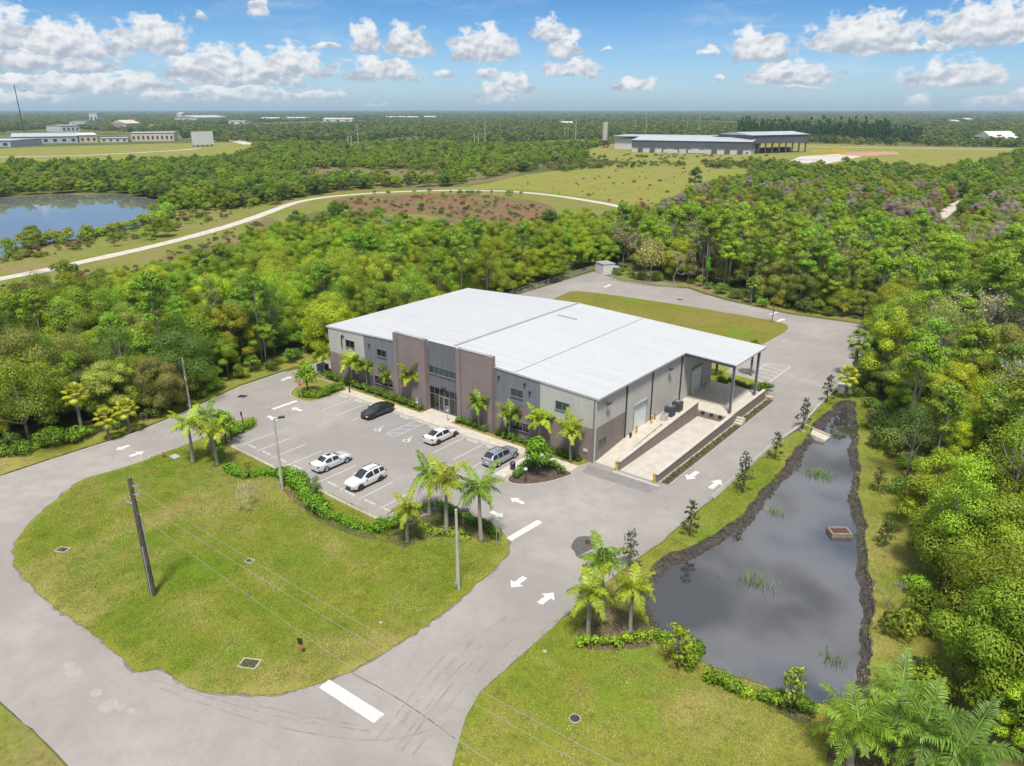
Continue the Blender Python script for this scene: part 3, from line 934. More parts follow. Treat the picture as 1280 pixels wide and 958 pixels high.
WF = [(-44.95, -43.0, 5.95, 7.05), (-37.9, -35.9, 5.95, 7.0), (-12.66, -10.7, 5.75, 6.75), (-5.63, -3.65, 5.72, 6.72)]
for nm, x0, x1, mt in (('wall_panel', BU0, -40.8, 'panel_white'), ('wall_panel', -40.8, -33.6, 'panel_grey'), ('wall_panel', -15.4, -8.05, 'panel_grey'), ('wall_panel', -8.05, BU1, 'panel_white')):
    b = gable_panel(x0, x1, SPZ)
    ribs(b, x0, x1, SPZ + 0.02, lambda x: roof_z(x) - 0.15, hole=WF)
    w_ = b.build(nm, M[mt], wh)
    w_['label'] = 'pale ribbed metal wall panel' if mt == 'panel_white' else 'blue grey ribbed metal wall panel'
for x0, x1 in ((BU0, -33.6), (-15.4, BU1)):
    b = MB().box(x0, x1, -0.03, 0.22, 0, SPZ - 0.004)
    for x in np.arange(x0 + 3.4, x1 - 1, 3.6):
        b.box(x, x + 0.03, -0.034, -0.02, 0.05, SPZ - 0.05)
    b.build('wall_base', M['mauve'], wh)
# the two stucco towers with their side piers, and the recessed middle bay
for x0, x1 in ((-33.55, -27.55), (-21.45, -15.45)):
    b = MB()
    b.box(x0, x1, -0.42, 0.04, 0, 10.32)
    for xa, xb in ((x0 - 0.12, x0 + 0.55), (x1 - 0.55, x1 + 0.12)):
        b.box(xa, xb, -0.66, 0.10, 0, 10.40)
    for z in (3.5, 7.05):
        b.box(x0 + 0.55, x1 - 0.55, -0.424, -0.40, z, z + 0.05)
    b.box((x0 + x1) / 2 - 0.025, (x0 + x1) / 2 + 0.025, -0.4235, -0.40, 0.1, 10.3)
    tw = b.build('tower', M['mauve'], wh)
    MB().box(x0 + 0.58, x1 - 0.58, -0.46, 0.09, 10.325, 10.41).build('coping', M['grey_metal'], tw)
b = gable_panel(-27.43, -21.57, 3.72, 0.15, 0.35, 10.15)
ribs2 = MB()
ribs(b, -27.43, -21.57, 3.74, lambda x: 10.1, y=0.115, hole=[(-27.45, -21.55, 5.5, 6.75)])
w_ = b.build('wall_panel', M['panel_grey'], wh)
w_['label'] = 'blue grey ribbed panel over the entrance'
MB().box(-27.43, -21.57, 0.10, 0.39, 10.16, 10.24).build('coping', M['trim'], wh)
# side wall, rear wall, far wall
b = MB()
b.box(0.0 - 0.22, 0.0, 0.225, 7.1, SPZ, EZ - 0.1)
for y in np.arange(0.45, 6.9, 0.32):
    b.box(-0.01, 0.03, y, y + 0.07, SPZ + 0.03, EZ - 0.16)
b.build('wall_panel', M['panel_tan'], wh)
b = MB().box(-0.24, 0.012, 0.225, 7.1, 0, SPZ - 0.004)
b.build('wall_base', M['brown'], wh)
b = MB().box(-0.22, 0.002, 7.105, BV1, 0, EZ - 0.1)
SIDE_HOLES = [(9.3, 12.6, 0, 4.45), (24.1, 25.6, 0, 3.4), (25.8, 29.3, 0, 4.7)]
y = 7.3
while y < BV1 - 0.2:
    lo = 1.0
    for a, c, l_, h_ in SIDE_HOLES:
        if a - 0.15 < y < c + 0.1:
            lo = h_ + 0.12
    b.box(-0.01, 0.032, y, y + 0.07, lo, EZ - 0.16)
    y += 0.32
b.build('wall_panel', M['panel_tan'], wh)
MB().box(BU0, -0.23, BV1 - 0.22, BV1, 0, EZ - 0.1).build('wall_panel', M['panel_tan'], wh)
MB().box(BU0, BU0 + 0.22, 0.225, BV1 - 0.23, 0, EZ - 0.1).build('wall_panel', M['panel_white'], wh)
# roof: two slopes with standing seams; the canopy is the same slope carried on over the dock
def slope(x0, x1, y0, y1, th=0.16):
    b = MB()
    z0, z1 = (roof_z(x0), roof_z(x1))
    if x1 > 0:
        z1 = EZ - x1 * (RZ - EZ) / 24.55
    k = [(x0, y0, z0), (x1, y0, z1), (x1, y1, z1), (x0, y1, z0)]
    b.v = [(x, y, z - th) for x, y, z in k] + k
    b.f = [(3, 2, 1, 0), (4, 5, 6, 7), (0, 1, 5, 4), (1, 2, 6, 5), (2, 3, 7, 6), (3, 0, 4, 7)]
    return b, z0, z1


def seams(b, x0, x1, y0, y1, z0, z1, step=0.61):
    y = y0 + 0.3
    while y < y1:
        k = len(b.v)
        for x, z in ((x0, z0), (x1, z1)):
            for dy, dz in ((-0.035, 0.004), (0.035, 0.004), (0.02, 0.045), (-0.02, 0.045)):
                b.v.append((x, y + dy, z + dz))
        for i in range(4):
            j = (i + 1) % 4
            b.f.append((k + i, k + j, k + 4 + j, k + 4 + i))
        b.f += [(k + 3, k + 2, k + 1, k), (k + 4, k + 5, k + 6, k + 7)]
        y += step
    return b


def roof_mat():
    m, nt, b, g = mat_nodes('standing_seam_roof')
    p = NN(nt, 'ShaderNodeTexCoord').outputs['Object']
    str_ = g.noise(g.v('MULTIPLY', p, (0.05, 1.6, 0.05)), 1.0, 5, 0.7)
    bl = g.noise(p, 0.12, 5, 0.6)
    c = g.mix(g.smooth(str_, 0.42, 0.72), (0.47, 0.482, 0.498), (0.425, 0.438, 0.455))
    c = g.mix(g.smooth(bl, 0.4, 0.7, 0, 0.35), c, (0.43, 0.444, 0.46))
    nt.links.new(c, b.inputs['Base Color'])
    b.inputs['Roughness'].default_value = 0.5
    return m


M['seam_roof'] = roof_mat()
for x0, x1 in ((BU0 - 0.25, RU), (RU, 0.28)):
    b, z0, z1 = slope(x0, x1, 0.4, BV1 + 0.3)
    seams(b, x0, x1, 0.4, BV1 + 0.3, z0, z1)
    xe, xf = (x0, -33.7) if x0 < RU else (-15.3, x1)
    e2 = slope(xe, xf, -0.01, 0.399)[0]
    kq = len(b.v)
    b.v += e2.v
    b.f += [tuple(kq + i for i in f) for f in e2.f]
    rf = b.build('roof', M['seam_roof'], wh)
    if x0 < RU:
        c_ = MB()
        c_.box(RU - 0.2, RU + 0.2, 0.4, BV1 + 0.32, RZ + 0.02, RZ + 0.10)
        c_.build('ridge_cap', M['grey_metal'], rf)
        for yy in (11.0, 22.0):
            pass
    else:
        c_ = MB()
        for xx in (-12.3,):
            c_.face([(xx, 0.3, roof_z(xx) + 0.08), (xx + 0.25, 0.3, roof_z(xx + .25) + 0.08), (xx + 0.25, BV1, roof_z(xx + .25) + 0.08), (xx, BV1, roof_z(xx) + 0.08)])
        c_.build('lap_joint', M['roof'], rf)
b = MB()
b.bar((-22.8, 24.6, roof_z(-22.8) + 0.12), (-19.2, 24.6, roof_z(-19.2) + 0.12), 0.13, 6)
b.build('roof_vent', M['grey_metal'], wh)
# the canopy
cn = MB()
cv0, cv1, cu1 = 22.4, 33.2, 7.75
cz = lambda x: EZ - x * (RZ - EZ) / 24.55
cb, z0, z1 = slope(0.285, cu1, cv0, cv1, 0.14)
seams(cb, 0.285, cu1, cv0, cv1, cz(0.285), z1)
can = cb.build('canopy', M['seam_roof'], wh)
fb = MB()
for y_ in (cv0 + 0.3, cv1 - 0.45):
    k = [(0.05, cz(0.05)), (cu1 - 0.1, cz(cu1))]
    fb.v += []
    kk_ = len(fb.v)
    for dy in (0, 0.18):
        fb.v += [(k[0][0], y_ + dy, k[0][1] - 0.6), (k[1][0], y_ + dy, k[1][1] - 0.6), (k[1][0], y_ + dy, k[1][1] - 0.15), (k[0][0], y_ + dy, k[0][1] - 0.15)]
    fb.f += [tuple(kk_ + i for i in f) for f in ((0, 1, 2, 3), (7, 6, 5, 4), (0, 4, 5, 1), (1, 5, 6, 2), (2, 6, 7, 3), (3, 7, 4, 0))]
for xx in (1.8, 3.6, 5.4, 7.2):
    fb.box(xx, xx + 0.1, cv0 + 0.49, cv1 - 0.46, cz(xx) - 0.38, cz(xx) - 0.16)
fb.build('canopy_beam', M['steel'], can)
eg = MB()
eg.box(cu1 - 0.02, cu1 + 0.16, cv0 - 0.02, cv1 + 0.02, cz(cu1) - 0.2, cz(cu1) + 0.06)
eg.build('gutter', M['trim'], can)
for y_ in (22.75, 31.6):
    c_ = MB()
    for dx in (-0.16, 0.13):
        c_.box(7.45 + dx, 7.45 + dx + 0.03, y_ - 0.16, y_ + 0.16, 1.0, cz(7.4) - 0.16)
    c_.box(7.32, 7.58, y_ - 0.015, y_ + 0.015, 1.01, cz(7.4) - 0.17)
    c_.box(7.2, 7.7, y_ - 0.25, y_ + 0.25, 1.001, 1.04)
    cc = c_.build('canopy_column', M['steel'], can)
    MB().bar((7.68, y_ - 0.22, 1.05), (7.68, y_ - 0.22, cz(7.4) - 0.2), 0.055, 8).build('downspout', M['grey_metal'], cc)
# white fascias and gutters
MB().box(0.28, 0.46, -0.08, cv0 - 0.06, EZ - 0.24, EZ + 0.0).build('gutter', M['trim'], wh)
MB().box(BU0 - 0.43, BU0 - 0.25, -0.08, BV1 + 0.3, EZ - 0.24, EZ).build('gutter', M['trim'], wh)
for x0, x1 in ((BU0 - 0.25, -33.72), (-15.3, 0.28)):
    fa = MB()
    k = len(fa.v)
    for y_ in (-0.10, 0.0 - 0.003):
        fa.v += [(x0, y_, roof_z(x0) - 0.2), (x1, y_, roof_z(x1) - 0.2), (x1, y_, roof_z(x1) + 0.05), (x0, y_, roof_z(x0) + 0.05)]
    fa.f += [tuple(k + i for i in f) for f in ((0, 1, 2, 3), (7, 6, 5, 4), (0, 4, 5, 1), (1, 5, 6, 2), (2, 6, 7, 3), (3, 7, 4, 0))]
    fa.build('rake_trim', M['trim'], wh)
for (x_, y_) in ((0.09, 7.2), (0.09, 13.85), (0.09, 22.3)):
    MB().box(x_ - 0.05, x_ + 0.07, y_ - 0.08, y_ + 0.08, 1.0 if y_ > 9 else 0.75, EZ - 0.25).build('downspout', M['dark'], wh)
MB().box(0.02, 0.15, 0.0, 0.16, 0.03, EZ - 0.25).build('downspout', M['trim'], wh)
MB().box(-0.16, -0.0, -0.13, -0.04, 0.03, EZ - 0.3).build('downspout', M['brown'], wh)


def window(x0, x1, z0, z1, y, n, glass='glass', rows=None, parent=None, name='window'):
    """aluminium frame with n lights, glass set back in it"""
    b = MB()
    t = 0.05
    b.box(x0 - t, x1 + t, y - 0.07, y + 0.02, z0 - t, z0)
    b.box(x0 - t, x1 + t, y - 0.07, y + 0.02, z1, z1 + t)
    for i in range(n + 1):
        x = x0 + (x1 - x0) * i / n
        b.box(x - t / 2 - (t / 2 if i == 0 else 0), x + t / 2 + (t / 2 if i == n else 0), y - 0.068, y + 0.02, z0, z1)
    for z in rows or []:
        b.box(x0, x1, y - 0.066, y + 0.02, z - 0.035, z + 0.035)
    b.box(x0 - t - 0.05, x1 + t + 0.05, y - 0.13, y - 0.071, z0 - t - 0.04, z0 - t + 0.02)
    f = b.build(name, M['frame'], parent or wh)
    MB().box(x0, x1, y - 0.022, y - 0.012, z0, z1).build('pane', M[glass], f)
    return f


window(*WF[0], -0.01, 2)
window(*WF[1], -0.01, 2)
window(*WF[2], -0.01, 2, 'green_glass')
window(*WF[3], -0.01, 2, 'green_glass')
window(-38.75, -34.85, 1.5, 2.66, -0.05, 4)
window(-13.6, -9.7, 1.3, 2.4, -0.05, 4)
window(-27.3, -21.7, 5.62, 6.62, 0.14, 6, 'green_glass')
# entrance: glazed screen with double doors and transoms
e = window(-27.35, -21.65, 0.25, 3.6, 0.14, 6, rows=[2.55], name='entrance_screen')
d_ = MB()
for xa, xb in ((-25.6, -24.62), (-24.58, -23.6)):
    for a, c, lo, hi in ((xa, xa + 0.13, 0.18, 2.5), (xb - 0.13, xb, 0.18, 2.5), (xa + 0.13, xb - 0.13, 0.18, 0.42), (xa + 0.13, xb - 0.13, 2.38, 2.5)):
        d_.box(a, c, 0.01, 0.065, lo, hi)
dd_ = d_.build('entrance_door', M['frame'], wh)
b = MB()
for x in (-24.72, -24.48):
    b.bar((x, -0.05, 0.95), (x, -0.05, 1.6), 0.025, 6)
b.build('handle', M['grey_metal'], dd_)
MB().box(-24.9, -24.1, -0.1, 0.1, 3.76, 3.94).build('entrance_lamp', M['dark'], wh)
# the pitted surround of the recess
for x in (-27.42, -21.65):
    MB().box(x, x + 0.07, -0.2, 0.13, 0.16, 3.7).build('door_surround', M['mauve'], wh)


# doors and window on the side wall
def side_window(y0, y1, z0, z1, n):
    b = MB()
    t = 0.07
    b.box(0.0, 0.075, y0 - t, y1 + t, z0 - t, z0)
    b.box(0.0, 0.075, y0 - t, y1 + t, z1, z1 + t)
    for i in range(n + 1):
        y_ = y0 + (y1 - y0) * i / n
        b.box(0.0, 0.072, y_ - t / 2, y_ + t / 2, z0, z1)
    f = b.build('window', M['frame'], wh)
    MB().box(0.012, 0.03, y0, y1, z0, z1).build('pane', M['glass'], f)


side_window(0.95, 2.8, 1.72, 2.7, 2)
b = MB().box(0.0, 0.05, 4.5, 5.5, 0.55, 3.35)
dr = b.build('side_door', M['brown'], wh)
MB().box(0.05, 0.1, 5.3, 5.38, 1.5, 1.6).build('handle', M['grey_metal'], dr)


def roll_door(y0, y1, z0, z1):
    b = MB()
    n = 14
    for i in range(n):
        a = z0 + (z1 - z0) * i / n
        b.box(0.01, 0.055, y0, y1, a + 0.012, a + (z1 - z0) / n - 0.012)
    b.box(0.008, 0.04, y0, y1, z0, z1)
    r = b.build('roll_door', M['roll'], wh)
    f = MB()
    f.box(0.0, 0.13, y0 - 0.14, y0 - 0.002, z0, z1 + 0.12)
    f.box(0.0, 0.13, y1 + 0.002, y1 + 0.14, z0, z1 + 0.12)
    f.box(0.0, 0.26, y0, y1, z1 + 0.002, z1 + 0.28)
    f.build('frame', M['grey_metal'], r)


roll_door(9.35, 12.55, 1.0, 4.35)
roll_door(25.85, 29.25, 1.0, 4.65)
b = MB().box(0.0, 0.06, 24.15, 25.5, 1.0, 3.3)
dr = b.build('side_door', M['panel_tan'], wh)
MB().box(0.06, 0.11, 25.28, 25.36, 1.95, 2.1).build('handle', M['dark'], dr)
for y_ in (2.4, 18.4):
    b = MB().box(0.03, 0.5, y_ - 0.05, y_ + 0.05, 7.06, 7.14)
    b.box(0.3, 0.55, y_ - 0.45, y_ + 0.45, 6.98, 7.08)
    b.build('wall_lamp', M['dark'], wh)
for x_, z_ in ((-39.5, 7.25), (-9.56, 6.85), (-14.6, 7.75), (-10.4, 7.75)):
    b = MB().box(x_ - 0.14, x_ + 0.14, -0.24, -0.04, z_ - 0.1, z_ + 0.14)
    b.build('wall_lamp', M['dark'], wh)
MB().box(-1.4, -0.85, -0.12, -0.03, 1.2, 1.55).build('meter_box', M['cream'], wh)
MB().box(-0.02, 0.1, 24.0, 24.08, 4.7, 4.9).build('wall_lamp', M['dark'], wh)
arch = MB().tube([(-45.9, -0.1, 5.6), (-45.9, -0.1, 7.2), (-45.75, -0.1, 7.55), (-45.45, -0.1, 7.6), (-45.3, -0.1, 7.35)], 0.09, 8)
arch.build('vent_pipe', M['dark'], wh)

# ---------------------------------------------------------------- dock, ramp, walls
DZ = 1.0
dk = thing('loading_dock', 'raised concrete loading dock and ramped walkway along the warehouse side', 'loading dock', (0, 0, 0))
b = MB()
b.box(0.05, 3.05, 9.0, 21.4, 0.03, DZ)
b.box(0.05, 8.0, 21.4, 33.4, 0.03, DZ - 0.001)
b.build('dock_slab', M['concrete'], dk)
b = MB()
b.v = [(0.05, 0.4, 0.031), (3.05, 0.4, 0.031), (3.05, 9.0, 0.031), (0.05, 9.0, 0.031), (0.05, 9.0, DZ - 0.002), (3.05, 9.0, DZ - 0.002)]
b.f = [(0, 1, 5, 4), (1, 2, 5), (0, 4, 3), (2, 3, 4, 5), (3, 2, 1, 0)]
b.build('walkway_ramp', M['concrete'], dk)
for y_ in (4.3, 5.3, 6.3):
    MB().box(4.0 + (y_ - 4.3) * 1.25, 4.5 + (y_ - 4.3) * 1.25, 21.2, 21.39, 0.55, 0.9).build('dock_bumper', M['rubber'], dk)
MB().box(3.55, 8.0, 21.27, 21.395, 0.03, DZ - 0.15).build('dock_face', M['brown'], dk)
tr = MB().box(3.55, 8.0, 0.3, 21.25, 0.0, 0.045)
kind(tr.build('truck_ramp', M['trench']), 'structure')


def sloped_wall(x0, x1, y0, y1, za, zb, name, label):
    t = thing(name, label, 'wall', ((x0 + x1) / 2, y0, 0))
    ox, oy = (x0 + x1) / 2, y0
    b = MB()
    b.v = [(x - ox, y - oy, 0) for x, y in ((x0, y0), (x1, y0), (x1, y1), (x0, y1))] + [(x - ox, y - oy, z) for x, y, z in ((x0, y0, za), (x1, y0, za), (x1, y1, zb), (x0, y1, zb))]
    b.f = [(3, 2, 1, 0), (4, 5, 6, 7), (0, 1, 5, 4), (1, 2, 6, 5), (2, 3, 7, 6), (3, 0, 4, 7)]
    b.build('wall_body', M['brown'], t)
    b = MB()
    e_ = 0.06
    b.v = [(x - ox, y - oy, z) for x, y, z in ((x0 - e_, y0 - e_, za + 0.002), (x1 + e_, y0 - e_, za + 0.002), (x1 + e_, y1 + e_, zb + 0.002), (x0 - e_, y1 + e_, zb + 0.002))]
    b.v += [(x, y, z + 0.11) for x, y, z in b.v]
    b.f = [(3, 2, 1, 0), (4, 5, 6, 7), (0, 1, 5, 4), (1, 2, 6, 5), (2, 3, 7, 6), (3, 0, 4, 7)]
    b.build('wall_cap', M['concrete'], t)
    return t


sloped_wall(3.1, 3.5, 0.3, 21.2, 1.05, 2.15, 'retaining_wall', 'brown wall between the walkway and the sunken truck ramp')
sloped_wall(8.05, 8.45, 0.3, 21.5, 0.95, 1.35, 'retaining_wall', 'brown wall between the truck ramp and the strip of low shrubs')
sloped_wall(8.05, 8.40, 21.62, 33.4, 1.4, 1.4, 'retaining_wall', 'low brown wall edging the dock under the canopy')
b = MB()
for i in range(3):
    b.box(8.47, 9.6, 21.7 + 0.5 * i, 22.2 + 0.5 * i, 0.05, 0.25 + 0.22 * i)
tag(b.build('concrete_steps', M['concrete']), 'small concrete steps between the road and the dock wall', 'steps')
b = MB()
for i in range(2):
    b.box(8.47, 9.4, 33.5 + 0.5 * i, 34.0 + 0.5 * i, 0.05, 0.5 - 0.22 * i)
tag(b.build('concrete_steps', M['concrete']), 'short concrete steps at the far end of the dock', 'steps')
# handrail on the walkway wall
hr = thing('handrail', 'grey steel handrail along the walkway ramp beside the brown wall', 'handrail', (3.0, 0.5, 0))
pr = MB()
pr.bar((0, 0, 0.95), (0, 11.0, 2.05), 0.05, 6)
pr.bar((0, 0, 0.55), (0, 11.0, 1.6), 0.04, 6)
pr.build('rail', M['steel'], hr)
for i in range(7):
    yy = i * 11.0 / 6
    MB().bar((0, yy, 0.02 + min(yy + 0.1, 8.6) / 8.6 * 0.96), (0, yy, 0.95 + yy * 0.1), 0.04, 6).build('post', M['steel'], hr)
# dock-edge stair rail
hr = thing('stair_rail', 'short grey stair rail at the far corner of the dock', 'handrail', (7.7, 32.6, DZ))
MB().bar((0, 0, 0.9), (0, -1.6, 0.9), 0.04, 6).build('rail', M['steel'], hr)
for yy in (0, -1.6):
    MB().bar((0, yy, 0), (0, yy, 0.9), 0.04, 6).build('post', M['steel'], hr)


# bollards
def bollard(label, x, y, z, h=1.1, r=0.13):
    t = thing('bollard', label, 'bollard', (x, y, z), group='yellow bollards guarding the warehouse doors')
    b = MB().tube([(0, 0, 0), (0, 0, h), (0, 0, h + 0.07), (0, 0, h + 0.1)], [r, r, r * 0.75, r * 0.3], 14)
    b.build('post', M['yellow'], t, smooth=False)
    MB().tube([(0, 0, h - 0.28), (0, 0, h - 0.2)], r + 0.006, 14, False).build('band', M['dark'], t)
    return t


bollard('yellow bollard at the near end of the brown walkway wall', 3.3, -0.1, 0.03, 1.3, 0.15)
bollard('yellow bollard at the near end of the wall by the low shrubs', 8.25, -0.1, 0.03, 1.25, 0.15)
bollard('yellow bollard to the left of the white roll door', 0.75, 9.0, DZ - 0.05)
bollard('yellow bollard between the white roll door and the air conditioners', 0.75, 13.0, DZ)
bollard('yellow bollard beside the tan door under the canopy', 0.75, 25.6, DZ)
bollard('yellow bollard at the far side of the roll door under the canopy', 0.75, 29.5, DZ)


# air conditioners
def condenser(label, x, y, s=1.0, mt='ac'):
    t = thing('air_conditioner', label, 'air conditioner', (x, y, DZ), group='condensers on the dock')
    b = MB().box(-0.55 * s, 0.55 * s, -0.55 * s, 0.55 * s, 0.06, 1.3 * s)
    for i in range(9):
        z = 0.15 + i * 0.125 * s
        b.box(-0.57 * s, 0.57 * s, -0.57 * s, 0.57 * s, z, z + 0.03)
    b.build('cabinet', M[mt], t)
    b = MB().tube([(0, 0, 1.3 * s + 0.002), (0, 0, 1.3 * s + 0.06)], 0.46 * s, 18)
    b.build('fan_guard', M['dark'], t)
    b = MB()
    for a in range(4):
        b.box(-0.40 * s, 0.40 * s, -0.05, 0.05, 1.3 * s + 0.062, 1.3 * s + 0.07 + 0.001 * a, rot=a * pi / 4)
    b.build('fan_blade', M['grey_metal'], t)
    return t


condenser('dark condenser unit on the dock, the nearer of the pair', 1.35, 17.0, 1.05)
condenser('dark condenser unit on the dock, nearest the canopy', 1.35, 19.2, 1.05)
condenser('cream condenser unit on the dock in front of the dark pair', 1.5, 15.1, 0.7, 'cream')
t = thing('hose_reel', 'black standpipe and hose reel beside the downspout on the walkway', 'hose reel', (0.7, 7.6, 0.85))
MB().bar((0, 0, 0), (0, 0, 0.8), 0.07, 8).build('standpipe', M['dark'], t)
MB().tube([(-0.1, 0, 0.45), (0.1, 0, 0.45)], 0.25, 14).build('reel', M['dark'], t)
t = thing('standpipe', 'thin dark pipe with wheel valve next to the cream condenser', 'pipe', (0.5, 14.4, DZ))
MB().bar((0, 0, 0), (0, 0, 1.0), 0.06, 8).build('pipe', M['dark'], t)
MB().tube([(0, -0.15, 0.9), (0, 0.15, 0.9)], 0.1, 10).build('valve', M['grey_metal'], t)


# ---------------------------------------------------------------- parking furniture
def wheel_stop(label, x, y):
    t = thing('wheel_stop', label, 'wheel stop', (x, y, 0.03), group='concrete wheel stops of the parking bays')
    b = MB()
    for s, w, z in ((0, 0.09, 0.0), (1, 0.05, 0.13)):
        pass
    b.v = [(-0.9, -0.1, 0), (0.9, -0.1, 0), (0.9, 0.1, 0), (-0.9, 0.1, 0), (-0.86, -0.06, 0.14), (0.86, -0.06, 0.14), (0.86, 0.06, 0.14), (-0.86, 0.06, 0.14)]
    b.f = [(3, 2, 1, 0), (4, 5, 6, 7), (0, 1, 5, 4), (1, 2, 6, 5), (2, 3, 7, 6), (3, 0, 4, 7)]
    b.build('block', M['faded'], t)
    for x_ in (-0.6, 0.6):
        MB().tube([(x_, 0, 0.138), (x_, 0, 0.15)], 0.03, 8).build('anchor_pin', M['rust'], t)


for x, y, l in ((-41.0, -4.45, 'in the empty bay next to the entry island hedge'), (-37.6, -4.45, 'in the empty bay left of the black car'), (-34.2, -4.45, 'half hidden behind the black car'),
                (-27.9, -4.5, 'at the head of the accessible bay by the black car'), (-22.2, -4.5, 'at the head of the accessible bay by the white sedan'), (-18.7, -4.5, 'in front of the white sedan by the entrance'),
                (-15.4, -4.5, 'in the empty bay right of the white sedan by the entrance'), (-12.2, -4.5, 'in the empty bay left of the silver wagon'),
                (-39.4, -23.0, 'in the end bay beside the little sign island'), (-36.1, -23.0, 'in the second bay from the sign island, lawn side'), (-33.0, -23.0, 'in the third bay from the sign island, lawn side'),
                (-29.9, -23.0, 'in the bay beside the tall lamp post'), (-26.7, -23.0, 'in the empty bay left of the sedan with the sunroof'), (-20.2, -23.1, 'in the empty bay between sunroof sedan and white SUV'),
                (-16.9, -23.3, 'under the nose of the white SUV'), (-13.7, -23.2, 'in the bay right of the white SUV'), (-10.6, -23.2, 'in the last bay beside the palm cluster')):
    wheel_stop('pale concrete wheel stop ' + l, x, y)


def lamp_post(label, base, h, arm_dir, n=1):
    t = thing('lamp_post', label, 'lamp post', (base[0], base[1], 0.05), group='concrete lamp posts of the site')
    MB().tube([(0, 0, 0), (0, 0, h)], [0.18, 0.11], 12).build('pole', M['pole'], t)
    a = MB()
    h_ = MB()
    for i in range(n):
        an = arm_dir + i * pi
        d = Vector((cos(an), sin(an), 0))
        a.bar(Vector((0, 0, h - 0.15)), d * 0.55 + Vector((0, 0, h + 0.02)), 0.05, 6)
        h_.box(0.45, 1.15, -0.2, 0.2, h - 0.02, h + 0.12, rot=an)
    a.build('arm', M['dark'], t)
    h_.build('lamp_head', M['dark'], t)
    MB().box(-0.12, 0.12, -0.33, -0.2, 0.5, 0.9).build('access_cover', M['grey_metal'], t)


lamp_post('pale lamp post in the hedge between the lawn and the parking bays', G(353, 612), 8.6, radians(55))
lamp_post('pale lamp post alone on the lawn edge beside the main drive', G(573, 738), 8.1, radians(25))
lamp_post('pale lamp post at the wood edge of the left road', G(238, 512), 7.6, radians(-60))
b_ = G(965, 403)
t = thing('lamp_post', 'dark thin lamp post at the corner of the back lawn', 'lamp post', (b_[0], b_[1], 0.05), group='concrete lamp posts of the site')
MB().tube([(0, 0, 0), (0, 0, 5.2)], [0.1, 0.07], 10).build('pole', M['rust'], t)
MB().box(-0.1, 0.6, -0.12, 0.12, 5.2, 5.32).build('lamp_head', M['dark'], t)


def text_mesh(txt, size, mat, name, parent, loc, rot):
    c = bpy.data.curves.new(name, 'FONT')
    c.body, c.size, c.align_x, c.align_y, c.extrude = txt, size, 'CENTER', 'CENTER', 0.002
    o = bpy.data.objects.new(name, c)
    COL.objects.link(o)
    dg = bpy.context.evaluated_depsgraph_get()
    me = bpy.data.meshes.new_from_object(o.evaluated_get(dg))
    bpy.data.objects.remove(o)
    me.materials.clear()
    me.materials.append(mat)
    r = put(name, me, parent, loc)
    r.rotation_euler = rot
    return r


def stop_sign(label, base, rz, h=2.6):
    """faces its own -Y"""
    t = thing('stop_sign', label, 'stop sign', (base[0], base[1], 0.05), rz, 'stop signs of the site')
    MB().bar((0, 0.06, 0), (0, 0.06, h + 0.3), 0.04, 8).build('post', M['grey_metal'], t)
    oc = [(0.46 * cos(a), 0.46 * sin(a)) for a in np.linspace(pi / 8, 2 * pi + pi / 8, 9)[:-1]]
    def plate(r, y0, y1):
        b = MB()
        k = [(x * r, z * r + h) for x, z in oc]
        b.v = [(x, y0, z) for x, z in k] + [(x, y1, z) for x, z in k]
        b.f = [tuple(range(8)), tuple(range(15, 7, -1))] + [((i + 1) % 8, i, 8 + i, 8 + (i + 1) % 8) for i in range(8)]
        return b
    p = plate(1.0, -0.02, 0.02).build('sign_plate', M['white'], t)
    plate(1.0, 0.021, 0.026).build('plate_back', M['grey_metal'], t)
    plate(0.93, -0.027, -0.021).build('red_face', M['red'], p)
    text_mesh('STOP', 0.34, M['white'], 'lettering', p, (0, -0.032, h), (pi / 2, 0, 0))
    return t


s_ = G(377, 500)
stop_sign('red stop sign in front of the round tree on the entry island', s_, radians(25))
s_ = G(621, 683)
stop_sign('stop sign seen from its grey back at the tip of the palm bed', s_, radians(190))


def parking_sign(label, x, y):
    t = thing('parking_sign', label, 'sign', (x, y, 0.12), group='accessible parking signs')
    MB().bar((0, 0.04, 0), (0, 0.04, 2.2), 0.035, 8).build('post', M['grey_metal'], t)
    p = MB().box(-0.24, 0.24, -0.02, 0.02, 1.5, 2.25).build('sign_plate', M['white'], t)
    MB().box(-0.21, 0.21, -0.026, -0.021, 1.78, 2.22).build('blue_panel', M['signblue'], p)
    b = MB()
    ring = [(0.1 * cos(a) - 0.0, 1.95 + 0.1 * sin(a)) for a in np.linspace(radians(150), radians(420), 12)]
    for a, c in zip(ring[:-1], ring[1:]):
        q_ = line(a, c, 0.035)
        b.face([(x_, -0.03, z_) for x_, z_ in q_])
    for q_ in (line((-0.03, 1.98), (-0.03, 2.12), 0.035), line((-0.03, 1.99), (0.1, 1.99), 0.03)):
        b.face([(x_, -0.031, z_) for x_, z_ in q_])
    b.build('wheelchair_mark', M['white'], p)


parking_sign('blue and white accessible parking sign by the palm left of the entrance', -27.6, -2.3)
parking_sign('blue and white accessible parking sign right of the entrance doors', -22.2, -1.9)
